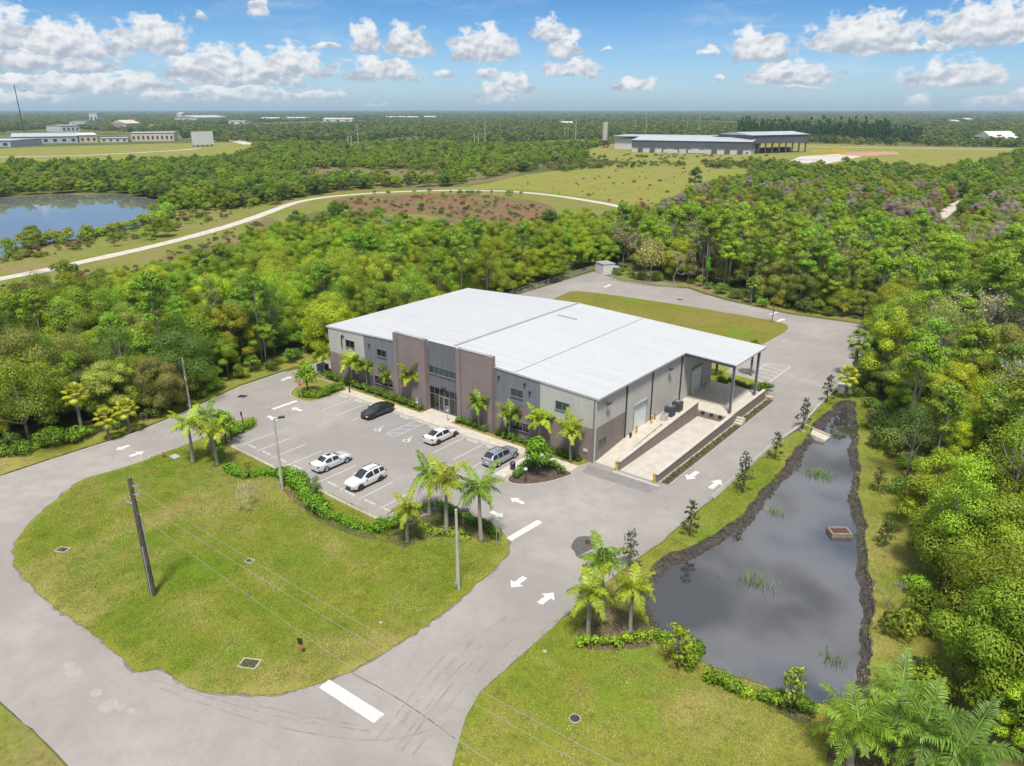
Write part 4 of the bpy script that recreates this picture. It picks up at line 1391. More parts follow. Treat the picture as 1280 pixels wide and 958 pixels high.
# small things round the site
b_ = G(205, 573)
t = thing('fire_hydrant', 'red fire hydrant on the lawn edge beside the left road', 'fire hydrant', (b_[0], b_[1], 0.09))
MB().tube([(0, 0, 0), (0, 0, 0.06), (0, 0, 0.07), (0, 0, 0.55), (0, 0, 0.72), (0, 0, 0.78)], [0.2, 0.2, 0.13, 0.13, 0.11, 0.04], 12).build('barrel', M['red'], t)
b = MB().bar((-0.24, 0, 0.47), (0.24, 0, 0.47), 0.07, 8)
b.bar((0, 0, 0.47), (0, -0.24, 0.47), 0.09, 8)
b.build('outlet_cap', M['grey_metal'], t)
b_ = G(219, 573.5)
tag(MB().box(-0.6, 0.6, -0.4, 0.4, 0.0, 0.25).build('valve_box', M['kerb'], loc=(b_[0], b_[1], 0.09)), 'flat concrete valve box beside the red hydrant', 'valve box')


def drain(label, x, y, z, w, l, rz, name='storm_drain', bars=9):
    t = thing(name, label, 'drain', (x, y, z), rz, 'storm drains of the site')
    b = MB()
    b.box(-w / 2, w / 2, -l / 2, -l / 2 + 0.12, 0, 0.04)
    b.box(-w / 2, w / 2, l / 2 - 0.12, l / 2, 0, 0.04)
    b.box(-w / 2, -w / 2 + 0.12, -l / 2 + 0.12, l / 2 - 0.12, 0, 0.04)
    b.box(w / 2 - 0.12, w / 2, -l / 2 + 0.12, l / 2 - 0.12, 0, 0.04)
    f = b.build('frame', M['kerb'] if 'lawn' in label else M['rust'], t)
    b = MB()
    for i in range(bars):
        x_ = -w / 2 + 0.16 + (w - 0.32) * i / (bars - 1)
        b.box(x_ - 0.035, x_ + 0.035, -l / 2 + 0.12, l / 2 - 0.12, 0.005, 0.03)
    b.box(-w / 2 + 0.12, w / 2 - 0.12, -l / 2 + 0.12, l / 2 - 0.12, 0.0, 0.004)
    b.build('grate', M['dark'] if name == 'storm_drain' else M['rust'], t)


for (px, py), w, l, rz, z, lb in (((312, 831), 1.5, 1.1, 0.5, 0.095, 'dark iron grate in the lawn dip near the street corner'), ((78, 688.5), 1.2, 0.9, 0.5, 0.095, 'rusty iron grate near the lawn left rounded corner'),
                                  ((312, 702.5), 0.8, 0.7, 0.3, 0.095, 'pale framed small grate in the middle of the lawn'), ((738, 679), 1.3, 1.0, 0.4, 0.042, 'rusty road grate in the dark asphalt patch'),
                                  ((303, 496), 1.3, 1.0, 0.5, 0.036, 'brown road grate on the left road by the entry'), ((850, 375), 1.2, 0.9, 0.2, 0.036, 'dark road grate on the back road')):
    c_ = G(px, py)
    drain(lb, c_[0], c_[1], z, w, l, rz)
c_ = G(718.6, 899)
t = thing('manhole_cover', 'round dark manhole cover on the near right lawn', 'manhole cover', (c_[0], c_[1], 0.02))
MB().tube([(0, 0, 0), (0, 0, 0.05)], 0.42, 20).build('frame', M['kerb'], t)
MB().tube([(0, 0, 0.052), (0, 0, 0.065)], 0.35, 20).build('lid', M['dark'], t)
for px, py, lb in ((681, 815, 'small white utility lid in the grass below the palm bed'), (476, 780, 'small white utility lid in the lawn near the drive'), (311, 745, 'small green utility box lid in the middle of the lawn')):
    c_ = G(px, py)
    tag(MB().box(-0.16, 0.16, -0.12, 0.12, 0, 0.06).build('ground_cover_plate', M['green_box'] if 'green' in lb else M['kerb'], loc=(c_[0], c_[1], 0.09 if px < 600 else 0.016)), lb, 'utility lid')
c_ = G(377, 818)
t = thing('marker_sign', 'small dark and orange marker sign standing on the lawn', 'sign', (c_[0], c_[1], 0.09), radians(20))
MB().bar((0, 0.03, 0), (0, 0.03, 1.2), 0.035, 6).build('post', M['grey_metal'], t)
p = MB().box(-0.22, 0.22, -0.02, 0.01, 0.75, 1.45).build('sign_plate', M['dark'], t)
MB().box(-0.2, 0.2, -0.027, -0.021, 0.5, 0.85).build('orange_panel', M['orange'], t)
c_ = G(404, 466)
t = thing('utility_cabinet', 'green utility cabinet behind the hedge at the warehouse left corner', 'utility cabinet', (c_[0], c_[1], 0.12))
MB().box(-0.8, 0.8, -0.6, 0.6, 0.1, 1.3).build('cabinet', M['green_box'], t)
MB().box(-0.9, 0.9, -0.7, 0.7, 0, 0.1).build('pad', M['concrete'], t)
MB().box(-0.82, 0.82, -0.62, 0.62, 1.302, 1.36).build('lid', M['green_box'], t)
for px, py, h, lb in ((290, 553, 1.9, 'dark square sign post beside the left palms'), (304, 533, 2.0, 'thin dark sign post at the tip of the sign island')):
    c_ = G(px, py)
    t = thing('sign_post', lb, 'sign', (c_[0], c_[1], 0.1))
    MB().bar((0, 0, 0), (0, 0, h), 0.07, 8).build('post', M['dark'], t)
    MB().box(-0.2, 0.2, -0.09, -0.05, h - 0.55, h + 0.05).build('sign_plate', M['dark'], t)
for px, py, h, lb in ((657, 604, 1.5, 'short lamp post with a pale globe on the corner island'), (641, 588, 0.9, 'black round bin at the corner of the corner island')):
    c_ = G(px, py)
    if 'globe' in lb:
        t = thing('path_lamp', lb, 'lamp', (c_[0], c_[1], 0.1))
        MB().bar((0, 0, 0), (0, 0, h), 0.06, 8).build('post', M['dark'], t)
        MB().tube([(0, 0, h), (0, 0, h + 0.1), (0, 0, h + 0.25), (0, 0, h + 0.35)], [0.1, 0.2, 0.2, 0.06], 10).build('globe', M['white'], t)
    else:
        t = thing('litter_bin', lb, 'bin', (c_[0], c_[1], 0.1))
        MB().tube([(0, 0, 0), (0, 0, h)], [0.3, 0.34], 14).build('barrel', M['dark'], t)
        MB().tube([(0, 0, h), (0, 0, h + 0.15)], [0.34, 0.15], 14).build('lid', M['dark'], t)
c_ = G(437, 492)
tag(MB().bar((0, 0, 0), (0, 0, 0.9), 0.12, 10, 0.1).build('light_bollard', M['dark'], loc=(c_[0], c_[1], 0.12)), 'short black light bollard by the front walk and hedge', 'bollard light')
# white service box beside the road by the pond head
c_ = G(1054, 491)
t = thing('service_box', 'white service box at the head of the pond beside the road', 'utility box', (c_[0], c_[1], 0.02), 0.2)
MB().box(-0.8, 0.8, -0.6, 0.6, 0.0, 1.2).build('cabinet', M['white'], t)
MB().box(-0.86, 0.86, -0.66, 0.66, 1.202, 1.28).build('lid', M['trim'], t)
# concrete spillway crossing the bank into the pond
a, c_ = Vector(G(996, 533)), Vector(G(1034, 549, -0.6))
t = thing('spillway', 'pale concrete spillway running from the road kerb down into the pond', 'spillway', (a.x, a.y, 0))
d = (c_ - a)
n_ = Vector((-d.y, d.x)).normalized()
def spill(o0, o1, za, zb, th):
    b = MB()
    k = []
    for s, z in ((0.0, za), (1.0, zb)):
        for o in (o0, o1):
            k.append((d.x * s + n_.x * o, d.y * s + n_.y * o, z))
    b.v = [(x, y, z - th) for x, y, z in k] + k
    b.f = [(0, 1, 3, 2), (6, 7, 5, 4), (1, 0, 4, 5), (3, 1, 5, 7), (2, 3, 7, 6), (0, 2, 6, 4)]
    return b
spill(-0.9, 0.9, 0.06, -0.62, 0.3).build('apron', M['concrete'], t)
spill(0.92, 1.1, 0.25, -0.35, 0.6).build('side_wall', M['concrete'], t)
spill(-1.1, -0.92, 0.25, -0.35, 0.6).build('side_wall', M['concrete'], t)
# outlet structure standing in the pond
c_ = G(1049.5, 664, -0.4)
t = thing('outlet_box', 'square concrete outlet box with a rusty grate standing in the pond', 'outlet box', (c_[0], c_[1], -1.3), radians(38))
b = MB()
w, l, h = 1.05, 0.75, 0.98
for a_ in ((-w, w, -l, -l + 0.22), (-w, w, l - 0.22, l), (-w, -w + 0.22, -l + 0.22, l - 0.22), (w - 0.22, w, -l + 0.22, l - 0.22)):
    b.box(*a_, 0, h)
b.build('wall_body', plain('stained_concrete', (0.20, 0.165, 0.14), 0.9, var=0.3, scale=2), t)
b = MB()
for i in range(9):
    x_ = -w + 0.3 + i * (2 * w - 0.6) / 8
    b.box(x_ - 0.05, x_ + 0.05, -l + 0.22, l - 0.22, h - 0.22, h - 0.1)
b.box(-w + 0.22, w - 0.22, -l + 0.22, l - 0.22, h - 0.4, h - 0.3)
b.build('grate', M['rust'], t)


# fences
def rail_fence(label, pts, h=1.1, step=2.4, rails=(0.25, 0.65, 1.05), mt='grey_metal'):
    pts = resample(pts, step, False)
    o = pts[0]
    t = thing('rail_fence', label, 'fence', (o[0], o[1], 0))
    P_ = [(x - o[0], y - o[1]) for x, y in pts]
    for x, y in P_[:95]:
        MB().bar((x, y, 0), (x, y, h), 0.05, 6).build('post', M[mt], t)
    b = MB()
    for z in rails:
        for a, c in zip(P_[:-1], P_[1:]):
            b.bar((a[0], a[1], z), (c[0], c[1], z), 0.035, 5)
    b.build('rail', M[mt], t)
    return t


rail_fence('grey rail fence along the left edge of the back road', [(-59.6, 48)] + GL([(655, 366), (745, 337)]), 1.4, rails=(0.35, 0.8, 1.3))
rail_fence('grey rail fence curving behind the back road from the bin enclosure', smooth_loop(GL([(762, 349.5), (790, 355), (820, 359), (846, 359.5)]), 4, False), 1.2)
rail_fence('low grey cable fence on the kerb beside the pond', [(x - 0.0, y) for x, y in resample(GL([(1045, 488.5), (1020, 514), (1002, 535), (964, 561), (927, 593), (889, 627)]), 3, False)], 0.75, 2.4, (0.45, 0.7), 'trim')
# bin enclosure at the back corner
a = G(744, 340)
t = thing('bin_enclosure', 'white walled bin enclosure with a dark lid at the back corner', 'enclosure', (a[0], a[1], 0.03), radians(-30))
MB().box(0, 4.4, 0, 3.4, 0, 2.6).build('wall_body', M['white'], t)
MB().box(-0.1, 4.5, -0.1, 3.5, 2.602, 2.75).build('lid', M['grey_metal'], t)
b = MB()
for i in range(8):
    b.box(0.25 + i * 0.5, 0.3 + i * 0.5, -0.04, -0.002, 0.1, 2.5)
b.build('gate_slat', M['trim'], t)
a = G(763, 342)
t = thing('dumpster', 'pale blue dumpster standing beside the white bin enclosure', 'dumpster', (a[0], a[1], 0.03), radians(-30))
b = MB()
b.v = [(0.2, 0.2, 0), (2.2, 0.2, 0), (2.2, 1.6, 0), (0.2, 1.6, 0), (0, 0, 1.5), (2.4, 0, 1.5), (2.4, 1.8, 1.9), (0, 1.8, 1.9)]
b.f = [(3, 2, 1, 0), (4, 5, 6, 7), (0, 1, 5, 4), (1, 2, 6, 5), (2, 3, 7, 6), (3, 0, 4, 7)]
b.build('bin_body', plain('pale_blue', (0.25, 0.42, 0.50), 0.6), t)
b = MB().box(-0.03, 2.43, -0.03, 0.9, 1.6, 1.66)
b.build('lid', M['dark'], t)

# ---------------------------------------------------------------- the wooden utility pole and its wires
pb = G(192, 745)
up_ = thing('utility_pole', 'dark weathered wooden utility pole on the corner lawn', 'utility pole', (pb[0], pb[1], 0.05))
# it leans: its top stands left of where a plumb pole's would
MB().tube([(0, 0, 0), (-0.14, 0.02, 5.5), (-0.26, 0.05, 11.4)], [0.27, 0.22, 0.17], 12).build('pole', M['wood'], up_)
b = MB()
for z, s in ((10.7, 1), (9.9, 1), (9.0, -1)):
    x = -0.26 * z / 11.4
    b.bar((x, 0, z), (x + 0.75 * s, 0.3 * s, z + 0.1), 0.05, 6)
b.build('bracket', M['grey_metal'], up_)
b = MB()
for z, s in ((10.7, 1), (9.9, 1), (9.0, -1)):
    x = -0.26 * z / 11.4
    b.tube([(x + 0.75 * s, 0.3 * s, z + 0.1), (x + 0.75 * s, 0.3 * s, z + 0.35)], [0.09, 0.06], 8)
b.build('insulator', M['grey_metal'], up_)
b = MB().bar((0.12, -0.2, 0.1), (-0.0, -0.13, 5.0), 0.06, 6)
b.bar((0.2, 0.18, 4.0), (0.12, 0.2, 8.0), 0.04, 6)
b.build('conduit', M['grey_metal'], up_)
b = MB().bar((-1.9, -2.4, 0.05), (-0.2, 0, 8.6), 0.02, 5)
b.build('guy_wire', M['yellow'], up_)
WD = Vector((0.88, -0.47)).normalized()
wa = Vector(G(176, 603, 11.0))
for k, (z0, px1, py1, lb) in enumerate(((10.9, 440, 772, 'topmost thin wire from the wooden pole over the lawn'), (9.8, 440, 790, 'middle thin wire from the wooden pole over the lawn'), (8.3, 440, 834, 'lowest thin wire from the wooden pole over the lawn'))):
    e = Vector(G(px1, py1, z0 - 0.6))
    st = Vector((pb[0] - 0.2, pb[1]))
    d = (e - st)
    w_ = MB()
    pts = []
    for i in range(25):
        s = i / 24 * 52 / d.length
        u_ = i / 24
        pts.append((st.x + d.x * s, st.y + d.y * s, z0 - 4 * 0.7 * u_ * (1 - u_)))
    w_.tube(pts, 0.011, 4)
    tag(w_.build('overhead_wire', M['grey_metal']), lb, 'wire', 'overhead wires from the wooden pole')

# ================================================================ cars
def make_car(label, pos, rz, paint, prof, L, Wd, wheel_r, wb, rim='alloy', roof_glass=False, rails=False, tail='rear'):
    """prof: list of (x from rear 0..1, belt z, top z, half width, half top width); the nose is at x=1 (+Y after rotation)"""
    k_ = 1.07
    t = thing('car', label, 'car', (pos[0], pos[1], 0.035), rz, 'cars parked at the warehouse')
    xs = [p[0] for p in prof]
    cols = [np.interp(np.linspace(0, 1, 41), xs, [p[i] for p in prof]) for i in range(1, 5)]
    st = np.linspace(0, 1, 41)

    def section(i):
        zb, zt, hw, ht = (c[i] for c in cols)
        e = 0.22 if 0.06 < st[i] < 0.94 else 0.32
        ht = min(ht, hw)
        return [(0, e), (hw * 0.86, e), (hw * 0.97, e + 0.10), (hw, (e + zb) * 0.52), (hw * 0.985, zb - 0.10), (hw * 0.93, zb),
                (ht + (hw * 0.93 - ht) * 0.12, zb + (zt - zb) * 0.80), (ht * 0.86, zb + (zt - zb) * 0.965), (ht * 0.45, zt), (0, zt + 0.01)]
    grid = [[((st[i] - 0.5) * L, y, z) for y, z in section(i)] for i in range(41)]
    n = len(grid[0])

    def patch(rows, cells, off, name, mt, parent, sides=(1, -1)):
        b = MB()
        for s in sides:
            for i in rows:
                for j in cells:
                    q_ = [Vector(grid[i][j]), Vector(grid[i + 1][j]), Vector(grid[i + 1][j + 1]), Vector(grid[i][j + 1])]
                    nr = (q_[2] - q_[0]).cross(q_[3] - q_[1])
                    nr = nr.normalized() if nr.length > 1e-9 else Vector((0, 0, 1))
                    if nr.y < 0 and abs(nr.y) > abs(nr.z) or nr.z < 0 and abs(nr.z) >= abs(nr.y):
                        nr = -nr
                    q_ = [v + nr * off for v in q_]
                    q_ = [(v.x * k_, v.y * s * k_, v.z * k_) for v in q_]
                    b.face(q_ if s < 0 else q_[::-1])
        return b.build(name, mt, parent)
    b = MB()
    full = [r + [(x, -y, z) for x, y, z in reversed(r[1:-1])] for r in grid]
    m = len(full[0])
    b.v = [(x * k_, y * k_, z * k_) for r in full for x, y, z in r]
    for i in range(40):
        for j in range(m):
            j2 = (j + 1) % m
            b.f.append((i * m + j, (i + 1) * m + j, (i + 1) * m + j2, i * m + j2))
    b.f.append(tuple(range(m)))
    b.f.append(tuple(40 * m + j for j in reversed(range(m))))
    body = b.build('body', paint, t, smooth=True)
    try:
        body.data.set_sharp_from_angle(angle=radians(32))
    except Exception:
        pass
    zt, zb = cols[1], cols[0]
    roof = max(zt)
    hi = [i for i in range(41) if zt[i] > roof - 0.07]
    r0, r1 = hi[0], hi[-1]
    cab = [i for i in range(41) if zt[i] - zb[i] > 0.10]
    c0, c1 = cab[0], cab[-1]
    # windscreen and rear window on the slopes, side lights between belt and roof
    patch(range(r1, c1), (7, 8), 0.008, 'windscreen', M['carglass'], t)
    if r0 - c0 >= 2:
        patch(range(c0, r0), (7, 8), 0.008, 'rear_window', M['carglass'], t)
    else:
        bb = MB().box(-L / 2 * k_ - 0.015, -L / 2 * k_ + 0.03, -0.6, 0.6, 1.02 * k_, 1.38 * k_)
        bb.build('rear_window', M['carglass'], t)
    mid = (c0 + c1) // 2 - 1
    segs = [range(c0 + 2, mid), range(mid + 1, c1 - 4)]
    if rails:
        segs = [range(c0 + 1, c0 + 7), range(c0 + 8, mid + 1), range(mid + 2, c1 - 4)]
    for sg in segs:
        for s in (1, -1):
            patch(sg, (5,), 0.010, 'side_window', M['carglass'], t, (s,))
    if roof_glass:
        patch(range(r0 + 3, r1 - 2), (8,), 0.008, 'sunroof', M['carglass'], t)
    if rails:
        for s in (1, -1):
            y_ = cols[3][(r0 + r1) // 2] * 0.8
            MB().bar(((st[r0 + 1] - 0.5) * L * k_, s * y_ * k_, (roof + 0.05) * k_), ((st[r1 - 1] - 0.5) * L * k_, s * y_ * k_, (roof + 0.05) * k_), 0.03, 6).build('roof_rail', M['dark'], t)
    # wheels, arches
    for sx_ in (-1, 1):
        for s in (1, -1):
            x_ = sx_ * wb / 2 * k_ + 0.04
            yo = s * (max(cols[2]) * 0.985) * k_
            w = MB().tube([(x_, yo - s * 0.24, wheel_r * k_), (x_, yo - s * 0.02, wheel_r * k_), (x_, yo + s * 0.015, wheel_r * k_)], [wheel_r * k_, wheel_r * k_, wheel_r * 0.9 * k_], 22)
            wo = w.build('wheel', M['rubber'], t)
            rm = MB().tube([(x_, yo + s * 0.016, wheel_r * k_), (x_, yo + s * 0.028, wheel_r * k_)], [wheel_r * 0.68 * k_, wheel_r * 0.62 * k_], 16)
            rm.build('rim', M[rim], wo)
            ar = MB()
            R1, R2 = wheel_r * 1.03 * k_, wheel_r * 1.2 * k_
            for q_ in range(14):
                a1, a2 = pi * q_ / 14 - 0.12, pi * (q_ + 1) / 14 - 0.12 * (1 - 2 * (q_ == 13))
                yy = yo + s * 0.005
                ar.face([(x_ + R1 * cos(a1), yy, wheel_r * k_ + R1 * sin(a1)), (x_ + R2 * cos(a1), yy, wheel_r * k_ + R2 * sin(a1)), (x_ + R2 * cos(a2), yy, wheel_r * k_ + R2 * sin(a2)), (x_ + R1 * cos(a2), yy, wheel_r * k_ + R1 * sin(a2))])
            ar.build('wheel_arch', M['rubber'], t)
    # lamps, mirrors, plates, bumper
    hw_f, hw_r = cols[2][39] * k_, cols[2][1] * k_
    fx, rx = L / 2 * k_, -L / 2 * k_
    zf, zr = (zb[39] - 0.12) * k_, (zb[1] - 0.10) * k_
    for s in (1, -1):
        MB().box(fx - 0.30, fx + 0.015, min(s * hw_f * 0.62, s * hw_f * 1.0), max(s * hw_f * 0.62, s * hw_f * 1.0), zf - 0.06, zf + 0.07).build('headlight', M['lamp_clear'], t)
        MB().box(rx - 0.015, rx + 0.20, min(s * hw_r * 0.66, s * hw_r * 1.0), max(s * hw_r * 0.66, s * hw_r * 1.0), zr - 0.08, zr + 0.08).build('tail_light', M['lamp_red'], t)
        xm = (st[c1 - 4] - 0.5) * L * k_
        ym = s * (max(cols[2]) + 0.08) * k_
        MB().box(xm - 0.09, xm + 0.09, min(ym, ym - s * 0.22), max(ym, ym - s * 0.22), 0.98 * k_, 1.13 * k_).build('mirror', paint, t)
    MB().box(fx - 0.02, fx + 0.02, -hw_f * 0.5, hw_f * 0.5, 0.36 * k_, 0.58 * k_).build('grille', M['dark'], t)
    MB().box(rx - 0.02, rx + 0.02, -0.26, 0.26, 0.62 * k_, 0.76 * k_).build('number_plate', M['white'], t)
    MB().box(rx * 0.94, fx * 0.94, -max(cols[2]) * 0.9 * k_, max(cols[2]) * 0.9 * k_, 0.20, 0.27).build('underbody', M['rubber'], t)
    return t


SEDAN = [(0, 0.92, 0.93, 0.74, 0.60), (0.03, 1.0, 1.03, 0.83, 0.66), (0.10, 1.02, 1.08, 0.88, 0.62), (0.16, 1.0, 1.10, 0.90, 0.60), (0.30, 0.97, 1.42, 0.92, 0.58), (0.42, 0.95, 1.47, 0.92, 0.59), (0.54, 0.95, 1.44, 0.92, 0.60),
         (0.72, 0.94, 1.04, 0.91, 0.66), (0.80, 0.90, 0.97, 0.90, 0.66), (0.93, 0.80, 0.84, 0.84, 0.62), (1.0, 0.66, 0.68, 0.66, 0.50)]
FAST = [(0, 0.90, 0.92, 0.72, 0.58), (0.03, 1.0, 1.04, 0.84, 0.64), (0.08, 1.02, 1.10, 0.90, 0.62), (0.25, 0.98, 1.36, 0.93, 0.58), (0.42, 0.95, 1.46, 0.93, 0.60), (0.55, 0.93, 1.42, 0.93, 0.62),
        (0.75, 0.90, 1.0, 0.92, 0.68), (0.85, 0.86, 0.92, 0.90, 0.66), (0.95, 0.76, 0.80, 0.82, 0.60), (1.0, 0.62, 0.64, 0.64, 0.48)]
SUV = [(0, 0.98, 1.04, 0.72, 0.58), (0.015, 1.04, 1.16, 0.83, 0.62), (0.06, 1.09, 1.42, 0.89, 0.60), (0.125, 1.09, 1.60, 0.92, 0.60), (0.30, 1.05, 1.68, 0.93, 0.62), (0.47, 1.02, 1.66, 0.93, 0.62), (0.55, 1.01, 1.57, 0.93, 0.62),
       (0.73, 1.0, 1.09, 0.92, 0.70), (0.82, 0.98, 1.04, 0.91, 0.70), (0.92, 0.92, 0.96, 0.86, 0.66), (0.97, 0.83, 0.86, 0.76, 0.56), (1.0, 0.70, 0.72, 0.62, 0.46)]
P_white = carpaint('white_car_paint', (0.60, 0.605, 0.605))
P_pearl = carpaint('cool_white_car_paint', (0.55, 0.575, 0.60))
P_black = carpaint('black_car_paint', (0.014, 0.015, 0.017))
P_silver = carpaint('silver_blue_car_paint', (0.33, 0.37, 0.41), 0.35)
UP, DN = radians(90), radians(-90)
make_car('black sleek sedan parked nose out in front of the warehouse', (-31.75, -5.95), DN, P_black, FAST, 4.75, 1.86, 0.35, 2.88, 'rimdark')
make_car('white sedan with dark wheels parked by the entrance and the blue bay', (-19.1, -6.35), UP, P_white, FAST, 4.7, 1.85, 0.35, 2.85, 'rimdark')
make_car('silver wagon style SUV at the right end of the front bays', (-9.1, -6.45), UP, P_silver, SUV, 4.85, 1.9, 0.37, 2.85, 'alloy', rails=True)
make_car('white sedan with a dark sunroof parked on the lawn side bays', (-24.1, -20.05), UP, P_pearl, SEDAN, 4.75, 1.84, 0.34, 2.82, 'alloy', roof_glass=True)
make_car('white SUV with black trim parked nose to the hedge', (-17.45, -20.55), DN, P_white, SUV, 4.6, 1.86, 0.37, 2.69, 'rimdark', rails=True)

# ================================================================ vegetation
def leaf_cloud(name, P_, Nn, size, mat, aspect=0.55, curl=0.25, tone=None):
    """one mesh of separate leaf sprays: a folded rhombus per point, facing roughly along its normal"""
    n = len(P_)
    Nn = Nn / np.maximum(np.linalg.norm(Nn, axis=1, keepdims=True), 1e-9)
    r = rng.normal(size=(n, 3))
    T = np.cross(Nn, r)
    T /= np.maximum(np.linalg.norm(T, axis=1, keepdims=True), 1e-9)
    B = np.cross(Nn, T)
    sz = np.broadcast_to(np.asarray(size, float).reshape(-1, 1), (n, 1))
    v = np.empty((n, 4, 3))
    v[:, 0] = P_ - T * sz
    v[:, 1] = P_ + B * sz * aspect - Nn * sz * curl
    v[:, 2] = P_ + T * sz
    v[:, 3] = P_ - B * sz * aspect - Nn * sz * curl
    return quads(name, v, mat, tone)


def quads(name, v, mat, tone=None):
    n = len(v)
    me = bpy.data.meshes.new(name)
    me.vertices.add(n * 4)
    me.vertices.foreach_set('co', v.reshape(-1).astype(np.float32))
    me.loops.add(n * 4)
    me.loops.foreach_set('vertex_index', np.arange(n * 4, dtype=np.int32))
    me.polygons.add(n)
    me.polygons.foreach_set('loop_start', np.arange(0, n * 4, 4, dtype=np.int32))
    me.materials.append(mat)
    me.update(calc_edges=True)
    at = me.attributes.new('tone', 'FLOAT', 'FACE')
    at.data.foreach_set('value', (rng.random(n) if tone is None else np.asarray(tone)).astype(np.float32))
    return me


def sphere_dirs(n, lo=-1.0):
    z = rng.uniform(lo, 1, n)
    a = rng.uniform(0, 2 * pi, n)
    s = np.sqrt(1 - z * z)
    return np.stack([s * np.cos(a), s * np.sin(a), z], 1)


def lobes_leaves(lobes, per_m2, up=0.35, fuzz=0.22, lo=-0.55):
    """points and normals over a set of ellipsoid lobes (cx, cy, cz, rx, rz)"""
    Ps, Ns, Ts = [], [], []
    for (cx, cy, cz, rx, rz) in lobes:
        n = max(12, int(per_m2 * 4 * pi * rx * (rx + 2 * rz) / 3 * (1 - lo) / 2))
        d = sphere_dirs(n, lo)
        rad = 1 - np.abs(rng.normal(0, fuzz, (n, 1)))
        rad = np.where(rng.random((n, 1)) < 0.12, rad + rng.uniform(0.05, 0.3, (n, 1)), rad)
        Ps.append(np.array([cx, cy, cz]) + d * rad * np.array([rx, rx, rz]))
        Ns.append(d * np.array([1, 1, 0.9]) + rng.normal(0, 0.28, (n, 3)) + np.array([0, 0, up * 0.5]))
        Ts.append(np.clip(rng.normal(rng.uniform(0.25, 0.75), 0.13, n), 0, 1))
    return np.concatenate(Ps), np.concatenate(Ns), np.concatenate(Ts)


def broad_lobes(R, H, n, base):
    """uneven crown: lobes piled on a dome, some pushed out, some gaps left"""
    L = []
    hc = H - base
    for i in range(n):
        a = i * 2.399 + rng.uniform(-0.5, 0.5)
        q_ = math.sqrt((i + 0.5) / n)
        rr = R * q_ * rng.uniform(0.60, 1.0)
        z = base + hc * (0.30 + 0.52 * (1 - q_ ** 2)) + rng.uniform(-0.18, 0.16) * hc
        s = R * rng.uniform(0.20, 0.38)
        L.append((rr * cos(a), rr * sin(a), z, s, s * rng.uniform(0.65, 0.95)))
    for i in range(n // 2):
        a = rng.uniform(0, 2 * pi)
        s = R * rng.uniform(0.2, 0.34)
        L.append((R * 0.72 * cos(a), R * 0.72 * sin(a), base + hc * rng.uniform(0.02, 0.32), s, s * 0.8))
    return L


def trunk_mesh(name, H, r, mat, limbs, lean=0.0):
    b = MB()
    k = rng.uniform(-lean, lean, 2)
    b.tube([(0, 0, -0.1), (k[0] * 0.3, k[1] * 0.3, H * 0.35), (k[0], k[1], H * 0.75)], [r, r * 0.75, r * 0.35], 8)
    for (x, y, z) in limbs:
        s = rng.uniform(0.3, 0.6) * H
        p0 = (k[0] * s / H, k[1] * s / H, s * 0.75)
        b.tube([p0, ((p0[0] + x) / 2 + rng.normal(0, 0.15), (p0[1] + y) / 2 + rng.normal(0, 0.15), (p0[2] + z) / 2 - 0.15), (x, y, z)], [r * 0.4, r * 0.28, r * 0.1], 5)
    return b.mesh(name, mat, True)


def proto(name, label, cat, parts, color=(0.1, 0.14, 0.02, 1)):
    t = thing(name, label, cat, (0, 0, -500))
    for pn, me in parts:
        o = put(pn, me, t)
        o.color = color
    return t


BROAD, BROAD_LO = [], []
for i in range(9):
    R, H, n = ((3.3, 7.5, 20), (2.9, 8.5, 17), (3.8, 8.0, 25), (2.5, 6.8, 15), (3.1, 9.5, 21), (3.5, 7.0, 22), (2.7, 7.8, 16), (4.1, 9.2, 28), (3.0, 6.4, 17))[i]
    L = broad_lobes(R, H, n, H * 0.2)
    Pp, Nn, Tt = lobes_leaves(L, 80)
    BROAD.append((trunk_mesh('trunk', H, 0.17, M['bark'], [(l[0], l[1], l[2]) for l in L[:7]], 0.4), leaf_cloud('crown', Pp, Nn, rng.uniform(0.055, 0.12, len(Pp)), M['leaf'], tone=Tt), H, R))
# looser, taller and softer kinds
for i, (R, H, n, base, per, fz) in enumerate(((2.4, 10.5, 16, 0.35, 30, 0.32), (3.9, 8.8, 9, 0.30, 34, 0.34), (3.2, 9.8, 11, 0.45, 16, 0.40), (2.0, 9.0, 13, 0.12, 34, 0.30), (4.4, 8.0, 12, 0.35, 22, 0.38))):
    L = []
    for q_ in range(n):
        a, f = q_ * 2.399, (q_ + 0.5) / n
        if i in (0, 3):                              # upright, narrowing upwards
            w, z = R * (1.05 - 0.8 * f) * rng.uniform(0.5, 1.0), H * (base + (0.95 - base) * f)
            s = R * rng.uniform(0.34, 0.52)
        else:                                        # few broad soft lobes with sky between them
            w, z = R * math.sqrt(f) * rng.uniform(0.55, 1.0), H * (base + (0.92 - base) * (1 - 0.75 * f) * rng.uniform(0.85, 1.0))
            s = R * rng.uniform(0.30, 0.50)
        L.append((w * cos(a), w * sin(a), z, s, s * rng.uniform(0.6, 0.9)))
    Pp, Nn, Tt = lobes_leaves(L, per * 1.6, fuzz=fz, lo=-0.7)
    BROAD.append((trunk_mesh('trunk', H, 0.16, M['bare'] if i == 2 else M['pine_bark'], [l[:3] for l in L], 0.5), leaf_cloud('crown', Pp, Nn, rng.uniform(0.055, 0.12, len(Pp)), M['leaf'], aspect=0.45, tone=Tt), H, R))
